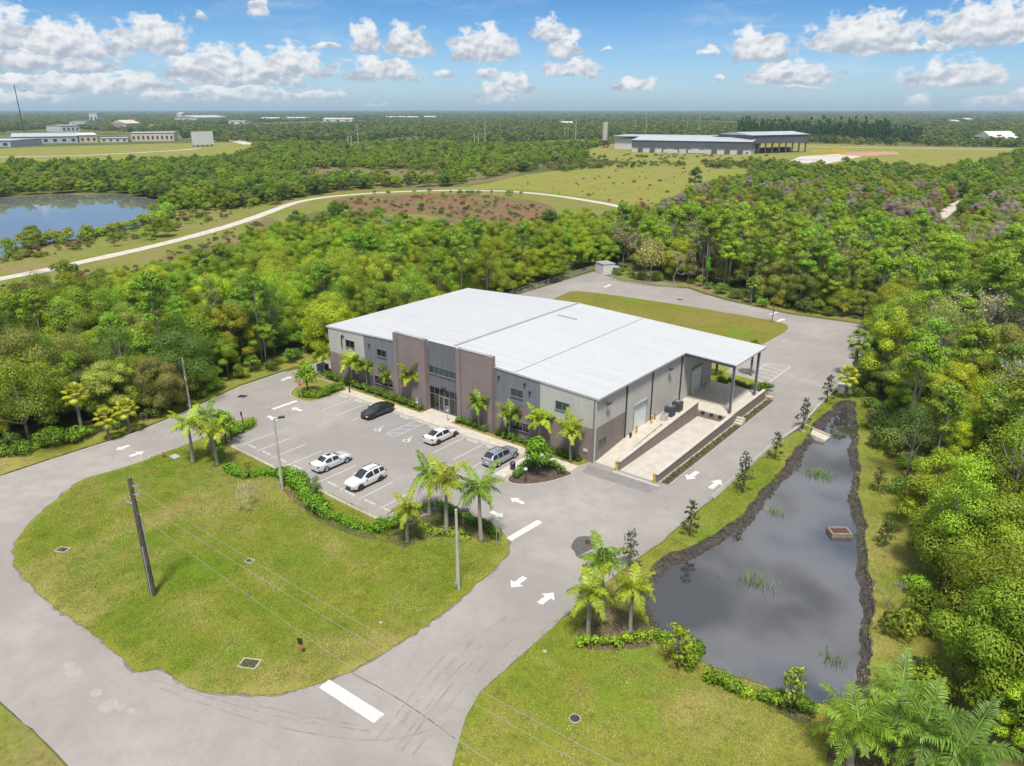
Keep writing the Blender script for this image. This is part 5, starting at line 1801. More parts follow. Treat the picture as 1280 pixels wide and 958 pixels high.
for i in range(5):
    R, H, n = ((3.4, 7.5, 9), (2.9, 8.5, 8), (3.9, 8.0, 10), (3.0, 9.5, 8), (3.6, 6.5, 9))[i]
    L = broad_lobes(R, H, n, H * 0.08)
    Pp, Nn, Tt = lobes_leaves(L, 4.5)
    BROAD_LO.append(leaf_cloud('far_crown', Pp, Nn, rng.uniform(0.35, 0.6, len(Pp)), M['leaf'], tone=Tt))


def pine_parts(H):
    L, ends = [], []
    for i in range(16):
        a = i * 2.4 + rng.uniform(-0.4, 0.4)
        f = rng.uniform(0.60, 0.97)
        rr = (1.12 - f) * H * 0.42 * rng.uniform(0.5, 1.15) + 0.2
        s = rng.uniform(0.75, 1.25)
        L.append((rr * cos(a), rr * sin(a), f * H, s, s * 0.55))
        ends.append((rr * cos(a), rr * sin(a), f * H - 0.1))
    L.append((0, 0, H * 0.99, 0.9, 0.7))
    Pp, Nn, Tt = lobes_leaves(L, 17, up=0.6, fuzz=0.3, lo=-0.6)
    b = MB()
    b.tube([(0, 0, -0.1), (0.1, 0.05, H * 0.5), (0.0, 0.1, H * 0.97)], [0.17, 0.13, 0.05], 8)
    for e in ends:
        b.tube([(0.03, 0.06, e[2] - 0.5), e], [0.05, 0.025], 4)
    return b.mesh('trunk', M['pine_bark'], True), leaf_cloud('crown', Pp, Nn, rng.uniform(0.16, 0.30, len(Pp)), M['leaf'], aspect=0.34, tone=Tt)


PINES = [pine_parts(h) for h in (11.5, 12.8, 10.4, 13.5)]


def bare_parts(H, leafy=260):
    b = MB()
    tips = []

    def grow(p, d, L, r, lv):
        e = p + d * L
        m_ = (p + e) / 2 + Vector(rng.normal(0, 0.06 * L, 3))
        b.tube([p, m_, e], [r, r * 0.8, r * 0.6], 5 if lv > 1 else 4, False)
        if lv == 0:
            tips.append(e)
            return
        for _ in range(3 if lv > 1 else 4):
            nd = (d + Vector(rng.normal(0, 0.52, 3)) + Vector((0, 0, 0.12))).normalized()
            grow(e, nd, L * rng.uniform(0.55, 0.82), r * 0.55, lv - 1)
    grow(Vector((0, 0, -0.1)), Vector((rng.normal(0, .08), rng.normal(0, .08), 1)).normalized(), H * 0.36, 0.16, 4)
    tp = np.array([tuple(t) for t in tips])
    idx = rng.integers(0, len(tp), leafy)
    Pp = tp[idx] + rng.normal(0, 0.3, (leafy, 3))
    return b.mesh('branches', M['bare']), leaf_cloud('crown', Pp, rng.normal(size=(leafy, 3)) + [0, 0, .5], rng.uniform(0.10, 0.2, leafy), M['leaf'])


BARES = [bare_parts(h, n) for h, n in ((9.5, 300), (8.5, 700), (10.5, 120), (8.0, 1500))]


def shrub_mesh(R, H, n, per=22, sz=(0.1, 0.19)):
    L = []
    for i in range(n):
        a, q_ = i * 2.399, math.sqrt((i + 0.5) / n)
        s = R * rng.uniform(0.35, 0.5)
        L.append((R * q_ * 0.7 * cos(a), R * q_ * 0.7 * sin(a), max(H - s * 0.9, s * 0.5) * (0.55 + 0.45 * (1 - q_ * q_)), s, s * 0.9))
    Pp, Nn, Tt = lobes_leaves(L, per, lo=-0.7)
    Pp[:, 2] = np.maximum(Pp[:, 2], 0.02)
    return leaf_cloud('foliage', Pp, Nn, rng.uniform(*sz, len(Pp)), M['leaf'], tone=Tt)


SHRUBS = [shrub_mesh(1.5, 1.9, 7), shrub_mesh(1.1, 1.5, 6), shrub_mesh(1.9, 2.4, 9), shrub_mesh(1.3, 2.8, 7)]
SHRUB_STEM = MB()
for a in range(4):
    SHRUB_STEM.bar((0, 0, 0), (0.35 * cos(a * 1.6), 0.35 * sin(a * 1.6), 0.9), 0.03, 4)
SHRUB_STEM = SHRUB_STEM.mesh('stems', M['bark'])


def frond_quads(L, arch, lift, pairs, lw, ll, az, plumose=0.0, droop=0.35):
    """one feather palm frond: rachis with leaflets, in its palm's own space"""
    out = []
    d = Vector((cos(az), sin(az), 0))
    side = Vector((-sin(az), cos(az), 0))
    def pt(s):
        return d * (L * (s * (1 - 0.18 * s * arch))) + Vector((0, 0, L * (lift * s - arch * s * s * 0.9)))
    for i in range(pairs):
        s = 0.10 + 0.90 * i / (pairs - 1)
        p, p2 = pt(s), pt(min(s + 0.05, 1.05))
        fw = (p2 - p).normalized()
        up_v = side.cross(fw).normalized() * -1
        if up_v.z < 0:
            up_v = -up_v
        l = ll * (0.45 + 1.1 * math.sin(min(1, s * 1.08 + 0.12) * pi) ** 0.7 * 0.65) * rng.uniform(0.85, 1.1)
        for sg in (1, -1):
            tw = rng.uniform(-1, 1) * plumose
            o = (side * sg + fw * rng.uniform(0.45, 0.75) + up_v * (tw - droop * 0.25)).normalized()
            e = p + o * l + Vector((0, 0, -droop * l * 0.55))
            md = p + o * l * 0.5 + up_v * 0.02
            w = fw * lw
            out.append([p - w * 0.4, md - w, e, md + w])
    for i in range(6):
        a, b = pt(i / 6), pt((i + 1) / 6)
        w = side * (0.05 * (1 - i / 7))
        out.append([a - w, b - w * 0.8, b + w * 0.8, a + w])
    return out


def feather_palm(H, nf, L, plumose, spread=1.0, trunk_r=0.13, ring=True, dead=0, bottle=1.25, pairs=46, lw=0.05, lf=0.30):
    """trunk, crownshaft and crown meshes, plus dead fronds"""
    tb = MB()
    zs = np.linspace(0, H, 16)
    tb.tube([(0.05 * sin(z * 0.6), 0.03 * z / H, z - 0.05) for z in zs], [trunk_r * (bottle - (bottle - 0.75) * (z / H)) * (1.35 if z < 0.2 else 1.0) + (0.008 if i % 2 else 0) for i, z in enumerate(zs)], 10)
    top = Vector((0.05 * sin(H * 0.6), 0.03, H))
    cs = MB().tube([top, top + Vector((0, 0, 0.5)), top + Vector((0, 0, 1.0))], [trunk_r * 1.05, trunk_r * 0.95, trunk_r * 0.5], 9)
    qs, tn = [], []
    hub = top + Vector((0, 0, 0.85))
    for i in range(nf):
        az = i * 2.399 + rng.uniform(-0.25, 0.25)
        f = i / (nf - 1)                     # 0 oldest and lowest, 1 the upright spear
        lift = -0.05 + 1.15 * f * f * spread + 0.25 * f
        arch = 0.80 - 0.35 * f
        q_ = frond_quads(L * (0.85 + 0.2 * rng.random()) * (1 - 0.25 * max(0, f - 0.8) * 5 * 0.4), arch, lift, pairs, lw, L * lf, az, plumose)
        t0 = 0.25 + 0.5 * rng.random() + (0.25 if f < 0.25 else 0)
        for k in q_:
            qs.append([tuple(v + hub) for v in k])
            tn.append(min(1, max(0, t0 + rng.normal(0, 0.12))))
    cr = quads('crown', np.array(qs), M['frond'], tn)
    dd = []
    for i in range(dead):
        q_ = frond_quads(L * 0.85, 1.05, -0.35, 16, 0.05, L * 0.18, rng.uniform(0, 6.28), 0.5, 0.9)
        dd.append(quads('dead_frond', np.array([[tuple(v * 1.0 + hub - Vector((0, 0, 0.4))) for v in k] for k in q_]), M['dry']))
    return tb.mesh('trunk', M['palm_trunk'], True), cs.mesh('crownshaft', M['shaft'], True), cr, dd


def place_palm(kindname, label, base, parts, color, rz, z=0.1, group=None, sc=1.0):
    t = thing(kindname, label, 'palm tree', (base[0], base[1], z), rz, group)
    t.rotation_euler = (rng.normal(0, 0.03), rng.normal(0, 0.03), rz)
    t.scale = (sc, sc, sc * rng.uniform(0.95, 1.05))
    put('trunk', parts[0], t)
    put('crownshaft', parts[1], t)
    c = put('crown', parts[2], t)
    c.color = color
    for d in parts[3]:
        put('dead_frond', d, t)
    return t


PG, PY = (0.165, 0.260, 0.016, 1), (0.275, 0.345, 0.018, 1)
SM = [feather_palm(2.7, 15, 1.75, 0.6, trunk_r=0.11), feather_palm(3.0, 14, 1.7, 0.6, trunk_r=0.11), feather_palm(2.5, 15, 1.8, 0.6, trunk_r=0.11)]
FR = [((439.5, 483.5), 0, 'foxtail palm at the left end of the facade by the end of the walk', PY, 1.22), ((459, 488), 1, 'foxtail palm second from the facade left end, under the white panel edge', PG, 1.08), ((487.7, 493), 2, 'foxtail palm in front of the long lower left window', PG, 1.05),
      ((516.7, 505.5), 0, 'foxtail palm just left of the entrance, before the left tower', PY, 1.28), ((599, 537), 1, 'foxtail palm before the right tower, right of the entrance', PG, 1.05), ((635.6, 549), 2, 'foxtail palm at the lower right window before the grey panel', PG, 1.12),
      ((674, 562), 0, 'foxtail palm behind the round tree of the corner island', PY, 1.15), ((713, 578), 1, 'foxtail palm nearest the warehouse front corner', PY, 1.18), ((406, 470), 2, 'foxtail palm beside the left end of the warehouse', PY, 1.15)]
for i, (p_, k, lb, c_, sc) in enumerate(FR):
    place_palm('foxtail_palm', lb, G(*p_), SM[k], c_, i * 1.3, 0.12, 'small palms along the warehouse', sc)
BG = [feather_palm(4.2, 13, 2.3, 0.5, trunk_r=0.17, dead=1, lf=0.26), feather_palm(4.6, 13, 2.4, 0.5, trunk_r=0.17, dead=2, lf=0.26), feather_palm(3.6, 12, 2.2, 0.5, trunk_r=0.17, dead=1, lf=0.26), feather_palm(4.3, 13, 2.3, 0.45, trunk_r=0.17, dead=1, lf=0.26)]
MP = [((509, 679), 2, 'shortest palm of the cluster at the lawn tip, leftmost', PY, 0.92), ((558, 668), 1, 'tall middle palm of the cluster at the lawn tip', PY, 1.12), ((601.5, 677), 1, 'palm with a dead hanging frond at the right of the lawn tip cluster', PG, 1.08), ((537, 645), 0, 'palm at the back of the lawn tip cluster, beside the last bay', PG, 1.0),
      ((241.6, 579), 1, 'slim palm with a grey hanging frond at the road edge of the lawn', PY, 1.0), ((272, 583), 3, 'palm with a thick pale trunk in front of the left lawn group', PY, 0.98), ((266, 565), 0, 'palm behind the thick trunked one in the left lawn group', PG, 1.0),
      ((735, 794), 2, 'left front palm of the cluster beside the pond', PY, 1.02), ((752, 774), 0, 'back palm of the cluster beside the pond', PG, 1.10), ((787.5, 791), 3, 'right palm of the cluster, nearest the pond water', PY, 0.88)]
for i, (p_, k, lb, c_, sc) in enumerate(MP):
    place_palm('foxtail_palm', lb, G(*p_), BG[k], c_, i * 1.7 + 0.4, 0.09 if i < 7 else 0.02, 'larger palms of the lawn clusters', sc)
RY = [feather_palm(2.9, 19, 2.9, 0.5, trunk_r=0.17, pairs=48, lw=0.038, lf=0.26, dead=1), feather_palm(3.3, 20, 3.1, 0.5, trunk_r=0.17, pairs=50, lw=0.038, lf=0.26, dead=1)]
RP = [((1062, 957), 0, 'royal palm with a yellowing low frond at the near pond corner', (0.17, 0.27, 0.02, 1), 1.0), ((1148, 975), 1, 'large green royal palm beside the wood at the pond corner', (0.13, 0.23, 0.025, 1), 1.0), ((1188, 1000), 0, 'royal palm standing furthest back against the right wood', (0.13, 0.22, 0.03, 1), 1.08), ((1112, 925), 1, 'royal palm behind the others at the pond right bank', (0.13, 0.24, 0.025, 1), 0.9)]
for i, (p_, k, lb, c_, sc) in enumerate(RP):
    place_palm('royal_palm', lb, G(*p_), RY[k], c_, i * 2.1, 0.02, 'royal palms at the near pond corner', sc)


def sabal_parts(H, nf=26):
    tb = MB()
    zs = np.linspace(0, H, 18)
    tb.tube([(0, 0, z - 0.05) for z in zs], [0.19 + (0.02 if i % 2 else 0) + (0.05 if z > H * 0.75 else 0) for i, z in enumerate(zs)], 9)
    qs, tn = [], []
    for i in range(nf):
        a = i * 2.399
        f = (i + 0.5) / nf
        e = radians(-50 + 130 * f)
        d = Vector((cos(a) * cos(e), sin(a) * cos(e), sin(e)))
        stem = Vector((0, 0, H)) + d * 0.9
        s1 = d.cross(Vector((0, 0, 1)))
        s1 = s1.normalized() if s1.length > 0.05 else Vector((1, 0, 0))
        qs.append([tuple(Vector((0, 0, H)) - s1 * 0.03), tuple(stem - s1 * 0.02), tuple(stem + s1 * 0.02), tuple(Vector((0, 0, H)) + s1 * 0.03)])
        tn.append(0.5)
        t0 = rng.uniform(0.2, 0.7)
        for k in range(13):
            b = (k - 6) / 6 * 1.35
            o = d * cos(b) + s1 * sin(b)
            l = 0.95 * (1 - 0.25 * abs(b) / 1.35)
            tip = stem + o * l + Vector((0, 0, -0.28 * l))
            md = stem + o * l * 0.55
            w = (s1 * cos(b) - d * sin(b)) * 0.065
            qs.append([tuple(stem), tuple(md - w), tuple(tip), tuple(md + w)])
            tn.append(min(1, max(0, t0 + rng.normal(0, 0.1))))
    return tb.mesh('trunk', M['sabal_trunk'], True), quads('crown', np.array(qs), M['frond'], tn)


SB_ = [sabal_parts(5.2), sabal_parts(3.6), sabal_parts(6.2)]
SP = [((105, 548), 2, 'tall cabbage palm at the left wood edge, leftmost of three', 1.0), ((137, 551), 1, 'short cabbage palm in the middle of the left wood edge trio', 0.9), ((163, 541), 1, 'cabbage palm nearest the road bend at the left wood edge', 0.95),
      ((895, 470), 1, 'cabbage palm behind the dock, left of the canopy column', 1.0), ((938, 470), 0, 'cabbage palm with a thick trunk beside the far canopy column', 0.92), ((1066, 472), 0, 'large cabbage palm at the road edge above the pond head', 1.2), ((1056, 498), 1, 'small yellowish cabbage palm at the pond head by the white box', 1.0),
      ((938, 380), 0, 'cabbage palm in the wood edge behind the back road', 0.9)]
for i, (p_, k, lb, sc) in enumerate(SP):
    b_ = G(*p_)
    t = thing('cabbage_palm', lb, 'palm tree', (b_[0], b_[1], 0.02), i * 1.1)
    t.scale = (sc,) * 3
    put('trunk', SB_[k][0], t)
    c = put('crown', SB_[k][1], t)
    c.color = (0.40, 0.44, 0.03, 1) if i in (0, 1, 2, 6) else (0.20, 0.28, 0.035, 1)


# --- small planted trees
def small_tree(H, R, n_lobe, per, sz, base=0.35, r=0.06, lo=-0.7):
    L = []
    for i in range(n_lobe):
        a, f = i * 2.399, (i + 0.5) / n_lobe
        s = R * rng.uniform(0.3, 0.5)
        w = R * (1.0 - 0.75 * f) * rng.uniform(0.5, 0.9)
        L.append((w * cos(a), w * sin(a), H * (base + (1 - base) * f) - s * 0.4, s, s * 0.85))
    Pp, Nn, Tt = lobes_leaves(L, per, lo=lo, fuzz=0.35)
    return trunk_mesh('trunk', H, r, M['bark'], [l[:3] for l in L], 0.08), leaf_cloud('crown', Pp, Nn, rng.uniform(*sz, len(Pp)), M['leaf'], tone=Tt)


def put_tree(name, lb, base, parts, col, sc=1.0, rz=0.0, z=0.02, group=None, cat='tree'):
    t = thing(name, lb, cat, (base[0], base[1], z), rz, group)
    t.scale = sc if hasattr(sc, '__len__') else (sc,) * 3
    put('trunk', parts[0], t)
    put('crown', parts[1], t).color = col
    return t


MG = [small_tree(4.2, 1.1, 14, 5, (0.14, 0.22), 0.25), small_tree(3.8, 0.95, 12, 5, (0.14, 0.22), 0.25)]
DKG = (0.085, 0.100, 0.050, 1)
for i, ((px, py), lb) in enumerate((((786.5, 712), 'at the palm cluster where the drive meets the pond'), ((862, 671), 'nearest the palm cluster along the pond kerb'), ((928, 616), 'standing where the low kerb fence begins'), ((968.5, 575), 'midway along the pond kerb below the spillway'), ((1003, 537), 'beside the concrete spillway'), ((1033, 504), 'above the spillway at the narrow pond head'))):
    put_tree('sapling', 'sparse dark magnolia sapling ' + lb, G(px, py), MG[i % 2], DKG, 1.0 + 0.08 * (i % 3), i * 1.2, 0.016, 'dark saplings along the pond kerb')
CY = [small_tree(3.4, 1.15, 14, 16, (0.09, 0.16), 0.2), small_tree(2.9, 1.0, 12, 16, (0.09, 0.16), 0.2)]
for i, ((px, py), lb, c_) in enumerate((((1091, 560), 'green sapling on the right bank near the pond head', (0.10, 0.15, 0.03, 1)), ((1096.5, 615), 'dense green sapling on the right bank opposite the reeds', (0.09, 0.15, 0.025, 1)), ((1105, 682), 'slim green sapling on the right bank beside the outlet box', (0.09, 0.14, 0.025, 1)), ((1084, 536), 'pale grey green sapling on the right bank under the wood edge', (0.24, 0.26, 0.12, 1)))):
    put_tree('sapling', lb, G(px, py), CY[i % 2], c_, 0.92 + 0.1 * (i % 2), i, 0.016, 'saplings on the right pond bank')
b_ = G(1110, 765)
t = thing('bare_sapling', 'nearly bare pale sapling on the right bank of the pond', 'tree', (b_[0], b_[1], 0.02))
t.scale = (0.36, 0.36, 0.36)
put('branches', BARES[0][0], t)
put('crown', BARES[0][1], t).color = (0.26, 0.22, 0.12, 1)
b_ = G(316, 632)
t = thing('bare_sapling', 'grey leafless bushy sapling on the lawn by the hedge', 'tree', (b_[0], b_[1], 0.09))
t.scale = (0.40, 0.40, 0.34)
put('branches', BARES[3][0], t)
put('crown', BARES[1][1], t).color = (0.36, 0.33, 0.28, 1)
RT = [small_tree(3.9, 1.55, 18, 24, (0.09, 0.17), 0.5, 0.09), small_tree(3.3, 1.2, 11, 16, (0.1, 0.17), 0.3, 0.06)]
put_tree('round_tree', 'bright round tree on the entry island behind the stop sign', G(385, 492), RT[0], (0.21, 0.34, 0.014, 1), 1.25, 0, 0.1)
put_tree('round_tree', 'small leafy tree in the middle of the corner island', G(671, 594), RT[0], (0.16, 0.28, 0.012, 1), 1.2, 1.0, 0.1)
put_tree('round_tree', 'loose yellow green tree behind the left lawn palms', G(283, 556), RT[0], (0.24, 0.37, 0.016, 1), 1.15, 2.0, 0.09)
put_tree('sapling', 'thin dark conical sapling between the hedge and the sunroof sedan', G(397, 634), CY[0], (0.13, 0.18, 0.04, 1), (0.85, 0.85, 1.1), 0.6, 0.09)
put_tree('sapling', 'small feathery sapling behind the hedge left of the lamp post', G(312, 598), CY[1], (0.19, 0.28, 0.02, 1), 0.72, 0.2, 0.09)
put_tree('sapling', 'rounded yellow green young tree on the near bank beside a dark bush', G(846, 834), RT[1], (0.27, 0.38, 0.018, 1), 1.18, 0.3, 0.016)
put_tree('sapling', 'slender light green young tree on the near bank with a leaning crown', G(987, 893), RT[1], (0.25, 0.33, 0.035, 1), (0.95, 0.95, 1.3), 1.4, 0.016)


# --- hedges: leafy boxes that follow a line
def hedge(label, pts, w, h, col, z=0.1, per=34, gaps=0.0, name='hedge', cat='hedge', sz=(0.08, 0.16), wav=0.15):
    o = pts[0]
    pl = resample(smooth_loop(pts, 4, False), 0.25, False)
    L = []
    for i, p_ in enumerate(pl):
        if i % 2:
            continue
        if rng.random() < gaps:
            continue
        s = w * rng.uniform(0.38, 0.52)
        hh = 1.25 * h * (1 + wav * math.sin(i * 0.31) + rng.normal(0, wav * 0.5))
        for k in range(2 if w < 1.0 else 3):
            L.append((p_[0] - o[0] + rng.normal(0, w * 0.16), p_[1] - o[1] + rng.normal(0, w * 0.16), max(0.15, hh - s * 0.8) * rng.uniform(0.5, 1.0), s, min(s, hh * 0.5)))
    Pp, Nn, Tt = lobes_leaves(L, per * 0.75, lo=-0.5, fuzz=0.28)
    Pp[:, 2] = np.maximum(Pp[:, 2], 0.02)
    t = thing(name, label, cat, (o[0], o[1], z))
    put('foliage', leaf_cloud('foliage', Pp, Nn, rng.uniform(*sz, len(Pp)), M['leaf'], tone=Tt), t).color = col
    b = MB()
    for p_ in pl[::6]:
        b.bar((p_[0] - o[0], p_[1] - o[1], 0), (p_[0] - o[0] + rng.normal(0, .1), p_[1] - o[1] + rng.normal(0, .1), h * 0.6), 0.02, 4)
    b.build('stems', M['bark'], t)
    return t


HG, HB, HY = (0.10, 0.205, 0.012, 1), (0.14, 0.27, 0.012, 1), (0.24, 0.34, 0.014, 1)
hedge('trimmed green hedge along the facade left of the entrance', [(-49.3, -1.0), (-40, -1.0), (-34, -1.1), (-27.9, -1.2)], 1.0, 0.95, HG, 0.12)
hedge('low dark hedge at the foot of the right tower', [(-21.0, -1.25), (-18, -1.2), (-15.8, -1.2)], 0.9, 0.8, HG, 0.12)
hedge('trimmed green hedge under the lower right window', [(-14.2, -1.1), (-9, -1.1), (-6.8, -1.0)], 0.9, 0.8, HG, 0.12)
hedge('trimmed green hedge at the near corner of the facade', [(-5.6, -1.0), (-3, -1.0), (-1.3, -0.9)], 0.9, 0.85, HG, 0.12)
hedge('thick green hedge on the entry island beside the first bay', [(-43.2, -3.4), (-43.2, -6.2), (-43.9, -8.0), (-45.5, -8.4)], 1.3, 1.0, HB, 0.1)
hedge('hedge along the walk side of the corner island', [(-5.2, -5.0), (-5.15, -7.4), (-4.7, -9.0)], 1.0, 0.85, HG, 0.1)
hedge('hedge along the facade side of the corner island', [(-4.6, -4.4), (-2.6, -4.4), (-1.2, -5.0)], 1.0, 0.8, HG, 0.1)
hedge('low hedge on the little sign island by the left palms', GL([(291, 546), (300, 542), (308, 537.5), (317, 531)]), 1.0, 0.8, HB, 0.1)
hedge('hedge running from the left palms to the lamp post', GL([(283, 589), (300, 597), (318, 597), (336, 594), (350, 597)]), 1.1, 0.8, HB, 0.09, gaps=0.1)
hedge('hedge rising behind the thick trunked palm', GL([(277, 578), (275, 566), (270, 560)]), 0.9, 0.9, HB, 0.09)
hedge('tall leafy hedge from the lamp post along the bays', GL([(357, 600), (372, 608), (384, 620), (392, 634), (402, 645)]), 1.7, 1.25, HB, 0.09, sz=(0.1, 0.2))
hedge('low hedge between the bays and the palm cluster', GL([(408, 647), (428, 655), (450, 662), (472, 667)]), 1.0, 0.75, HB, 0.09, gaps=0.1)
hedge('wide hedge around the front of the palm cluster', GL([(476, 666), (492, 660), (508, 652), (522, 643)]), 1.4, 1.0, HB, 0.09)
hedge('hedge curving behind the palm cluster along the lot', GL([(530, 641), (550, 640), (570, 646), (592, 656), (610, 664), (618, 674)]), 1.1, 0.85, HG, 0.09)
hedge('loose bronze green bushes inside the palm cluster', GL([(530, 662), (545, 668), (570, 668), (580, 676)]), 1.5, 0.6, (0.24, 0.28, 0.03, 1), 0.09, gaps=0.2)
hedge('yellow green clipped border around the pond palms', GL([(724, 806), (745, 808), (770, 807), (795, 803), (815, 796)]), 1.0, 0.75, HY, 0.016)
hedge('dark green bush beside the rounded young tree', GL([(856, 832), (864, 826), (868, 820)]), 1.3, 1.2, HB, 0.016, name='bush', cat='bush')
hedge('row of low green bushes on the near bank', GL([(889, 850), (900, 855), (912, 860), (922, 867)]), 1.0, 0.75, HB, 0.016)
hedge('small yellow bush at the end of the near bank row', GL([(931, 868), (937, 872)]), 0.9, 0.6, HY, 0.016, name='bush', cat='bush')
hedge('low bushes left of the slender young tree', GL([(956, 875), (968, 875), (980, 879)]), 1.1, 0.7, HB, 0.016)
hedge('dark bush right of the slender young tree', GL([(1000, 886), (1012, 892)]), 1.2, 0.9, HG, 0.016, name='bush', cat='bush')
hedge('clipped hedge behind the dock under the canopy', [(0.4, 35.2), (4, 35.2), (6.6, 35.4), (7.6, 37.2)], 1.2, 1.1, HG, 0.09)
hedge('small bush by the pond palms at the water edge', GL([(826, 806), (832, 802)]), 0.9, 0.8, HB, 0.016, name='bush', cat='bush')
PS = [shrub_mesh(0.45, 0.55, 4, 26, (0.06, 0.11)), shrub_mesh(0.38, 0.45, 4, 26, (0.06, 0.11))]
k_ = 0
yy = 0.9
while yy < 33.2:
    if not (21.3 < yy < 23.4):
        t = thing('planter_shrub', 'low round shrub in the planter strip along the outer dock wall', 'shrub', (9.22 + rng.normal(0, 0.06), yy, 0.07), rng.uniform(0, 6), 'row of low shrubs along the dock wall')
        o = put('foliage', PS[k_ % 2], t)
        o.color = (0.13, 0.18, 0.022, 1) if k_ % 3 else (0.20, 0.19, 0.035, 1)
        k_ += 1
    yy += 0.82 + rng.normal(0, 0.06)
# reeds in the pond
for (px, py), n, w, lb in (((944, 728), 130, 1.7, 'tuft of thin green reeds in the middle of the pond'), ((1021, 594), 170, 1.7, 'tuft of green reeds near the narrow end of the pond'), ((968, 640), 60, 1.0, 'sparse reeds beside the left bank of the pond'), ((1040, 825), 60, 1.2, 'reeds at the near right corner of the pond')):
    c_ = G(px, py, -0.78)
    P0 = np.stack([rng.normal(0, w * 0.5, n), rng.normal(0, w * 0.32, n), np.full(n, -0.3)], 1)
    tp = P0 + np.stack([rng.normal(0, 0.3, n), rng.normal(0, 0.3, n), rng.uniform(0.6, 1.25, n)], 1)
    sd = rng.normal(size=(n, 3)) * [1, 1, 0]
    sd = sd / np.linalg.norm(sd, axis=1, keepdims=True) * 0.03
    o = put('reed_tuft', quads('reed_tuft', np.stack([P0 - sd, (P0 + tp) / 2 - sd, tp, (P0 + tp) / 2 + sd], 1), M['frond']), None, (c_[0], c_[1], -0.78))
    o.color = (0.17, 0.27, 0.06, 1)
    tag(o, lb, 'reeds')

# --- the woods. Each tree's base is tested against what the photograph leaves open
OPEN = [
    [(-900, 690), (-320, 600), (0, 566), (50, 561), (100, 551), (160, 533), (225, 505), (300, 473), (360, 455), (402, 434), (417, 452), (587, 420), (650, 368), (742, 332), (785, 336), (800, 348), (862, 352), (905, 366), (985, 385), (1086, 401), (1098, 420),
     (1108, 452), (1098, 482), (1100, 508), (1116, 560), (1140, 640), (1163, 700), (1168, 770), (1152, 820), (1190, 880), (1270, 950), (1420, 1150), (1480, 1500), (1500, 2300), (-1500, 2300), (-1500, 800)],
    [(-300, 470), (0, 404), (100, 382), (180, 366), (240, 350), (300, 330), (345, 303), (380, 290), (430, 282), (470, 292), (560, 306), (640, 306), (700, 290), (760, 288), (800, 284), (850, 262), (885, 246), (940, 230), (935, 205), (850, 201), (740, 203), (690, 209), (640, 217), (560, 234),
     (470, 235), (420, 240), (370, 248), (330, 261), (270, 281), (180, 303), (110, 314), (30, 327), (0, 332), (-300, 412)],
    [(-500, 242), (0, 247), (75, 242), (150, 242), (218, 253), (207, 264), (186, 277), (160, 287), (112, 297), (60, 304), (30, 309), (0, 323), (-500, 362)],
    [(-500, 350), (0, 320), (112, 294), (190, 274), (225, 262), (262, 262), (300, 262), (345, 250), (330, 263), (270, 283), (100, 316), (0, 333), (-500, 415)],
    [(345, 216), (420, 211), (505, 212), (560, 217), (610, 216), (600, 224), (540, 230), (470, 231), (400, 229), (340, 226)],
    [(-500, 183), (0, 186), (120, 182), (250, 178), (316, 177), (322, 184), (300, 203), (215, 208), (0, 213), (-500, 222)],
    [(720, 192), (760, 180), (900, 178), (1010, 179), (1130, 183), (1500, 187), (1500, 193), (1285, 190), (1250, 205), (1180, 221), (1135, 216), (1100, 214), (1000, 215), (930, 208), (850, 203), (740, 204)],
    [(335, 175.5), (400, 177), (478, 180.5), (470, 184), (400, 182.5), (345, 180)],
    [(1158, 306), (1166, 274), (1192, 252), (1222, 243), (1222, 250), (1204, 262), (1198, 302)],
    [(-500, 186), (-500, 165), (0, 167), (70, 160), (150, 166), (225, 164), (235, 186), (100, 188)],
    [(640, 208), (690, 203), (745, 201), (740, 206), (690, 213)],
    [(560, 183), (600, 182), (640, 180), (690, 176), (740, 174), (765, 176), (700, 184), (600, 187)],
]


def is_open(px, py):
    return any(inside((px, py), q_) for q_ in OPEN)


YG, GR, DG, OL, LG = (0.310, 0.385, 0.018), (0.190, 0.285, 0.018), (0.105, 0.175, 0.024), (0.245, 0.280, 0.050), (0.245, 0.350, 0.020)
RDB, GYB, GOLD = (0.260, 0.160, 0.090), (0.330, 0.290, 0.245), (0.370, 0.400, 0.020)


def vary(c, k=0.12):
    f = 1 + rng.normal(0, k)
    return tuple(max(0.008, x * f * (1 + rng.normal(0, 0.05))) for x in c) + (1.0,)


def pick(px, py, X, Y):
    """kind and colour of a wood tree by where it grows"""
    u_ = rng.random()
    if px > 700 and py < 292:                       # upper right wood: reds, greys, mixed greens
        if u_ < 0.05:
            return 'broad', RDB
        if u_ < 0.28:
            return 'bare', GYB
        if u_ < 0.46:
            return 'pine', (0.20, 0.315, 0.022)
        return 'broad', (YG, GR, OL, DG, GR)[rng.integers(5)]
    if px > 770 and py < 475:                       # wood behind the back road
        if u_ < 0.19:
            return 'bare', (0.33, 0.31, 0.15) if u_ < 0.11 else GYB
        if u_ < 0.56:
            return 'pine', (0.22, 0.345, 0.018)
        return 'broad', (GR, DG, YG, OL, OL, GR)[rng.integers(6)]
    if px > 1000:                                   # lower right wood
        if py < 640:
            if u_ < 0.08:
                return 'bare', GYB
            if u_ < 0.36:
                return 'pine', (0.22, 0.34, 0.02)
            return 'broad', (GOLD, LG, GR, YG, DG)[rng.integers(5)] if py > 520 else (GR, YG, DG, OL)[rng.integers(4)]
        return 'broad', (LG, LG, GR, YG, LG)[rng.integers(5)]
    if u_ < 0.06 and py > 330:
        return 'pine', (0.17, 0.28, 0.016)
    if u_ < 0.02:
        return 'bare', GYB
    if py > 440:
        return 'broad', (GR, DG, YG, OL, GR)[rng.integers(5)]
    return 'broad', (YG, GR, LG, GR, LG, YG)[rng.integers(6)]


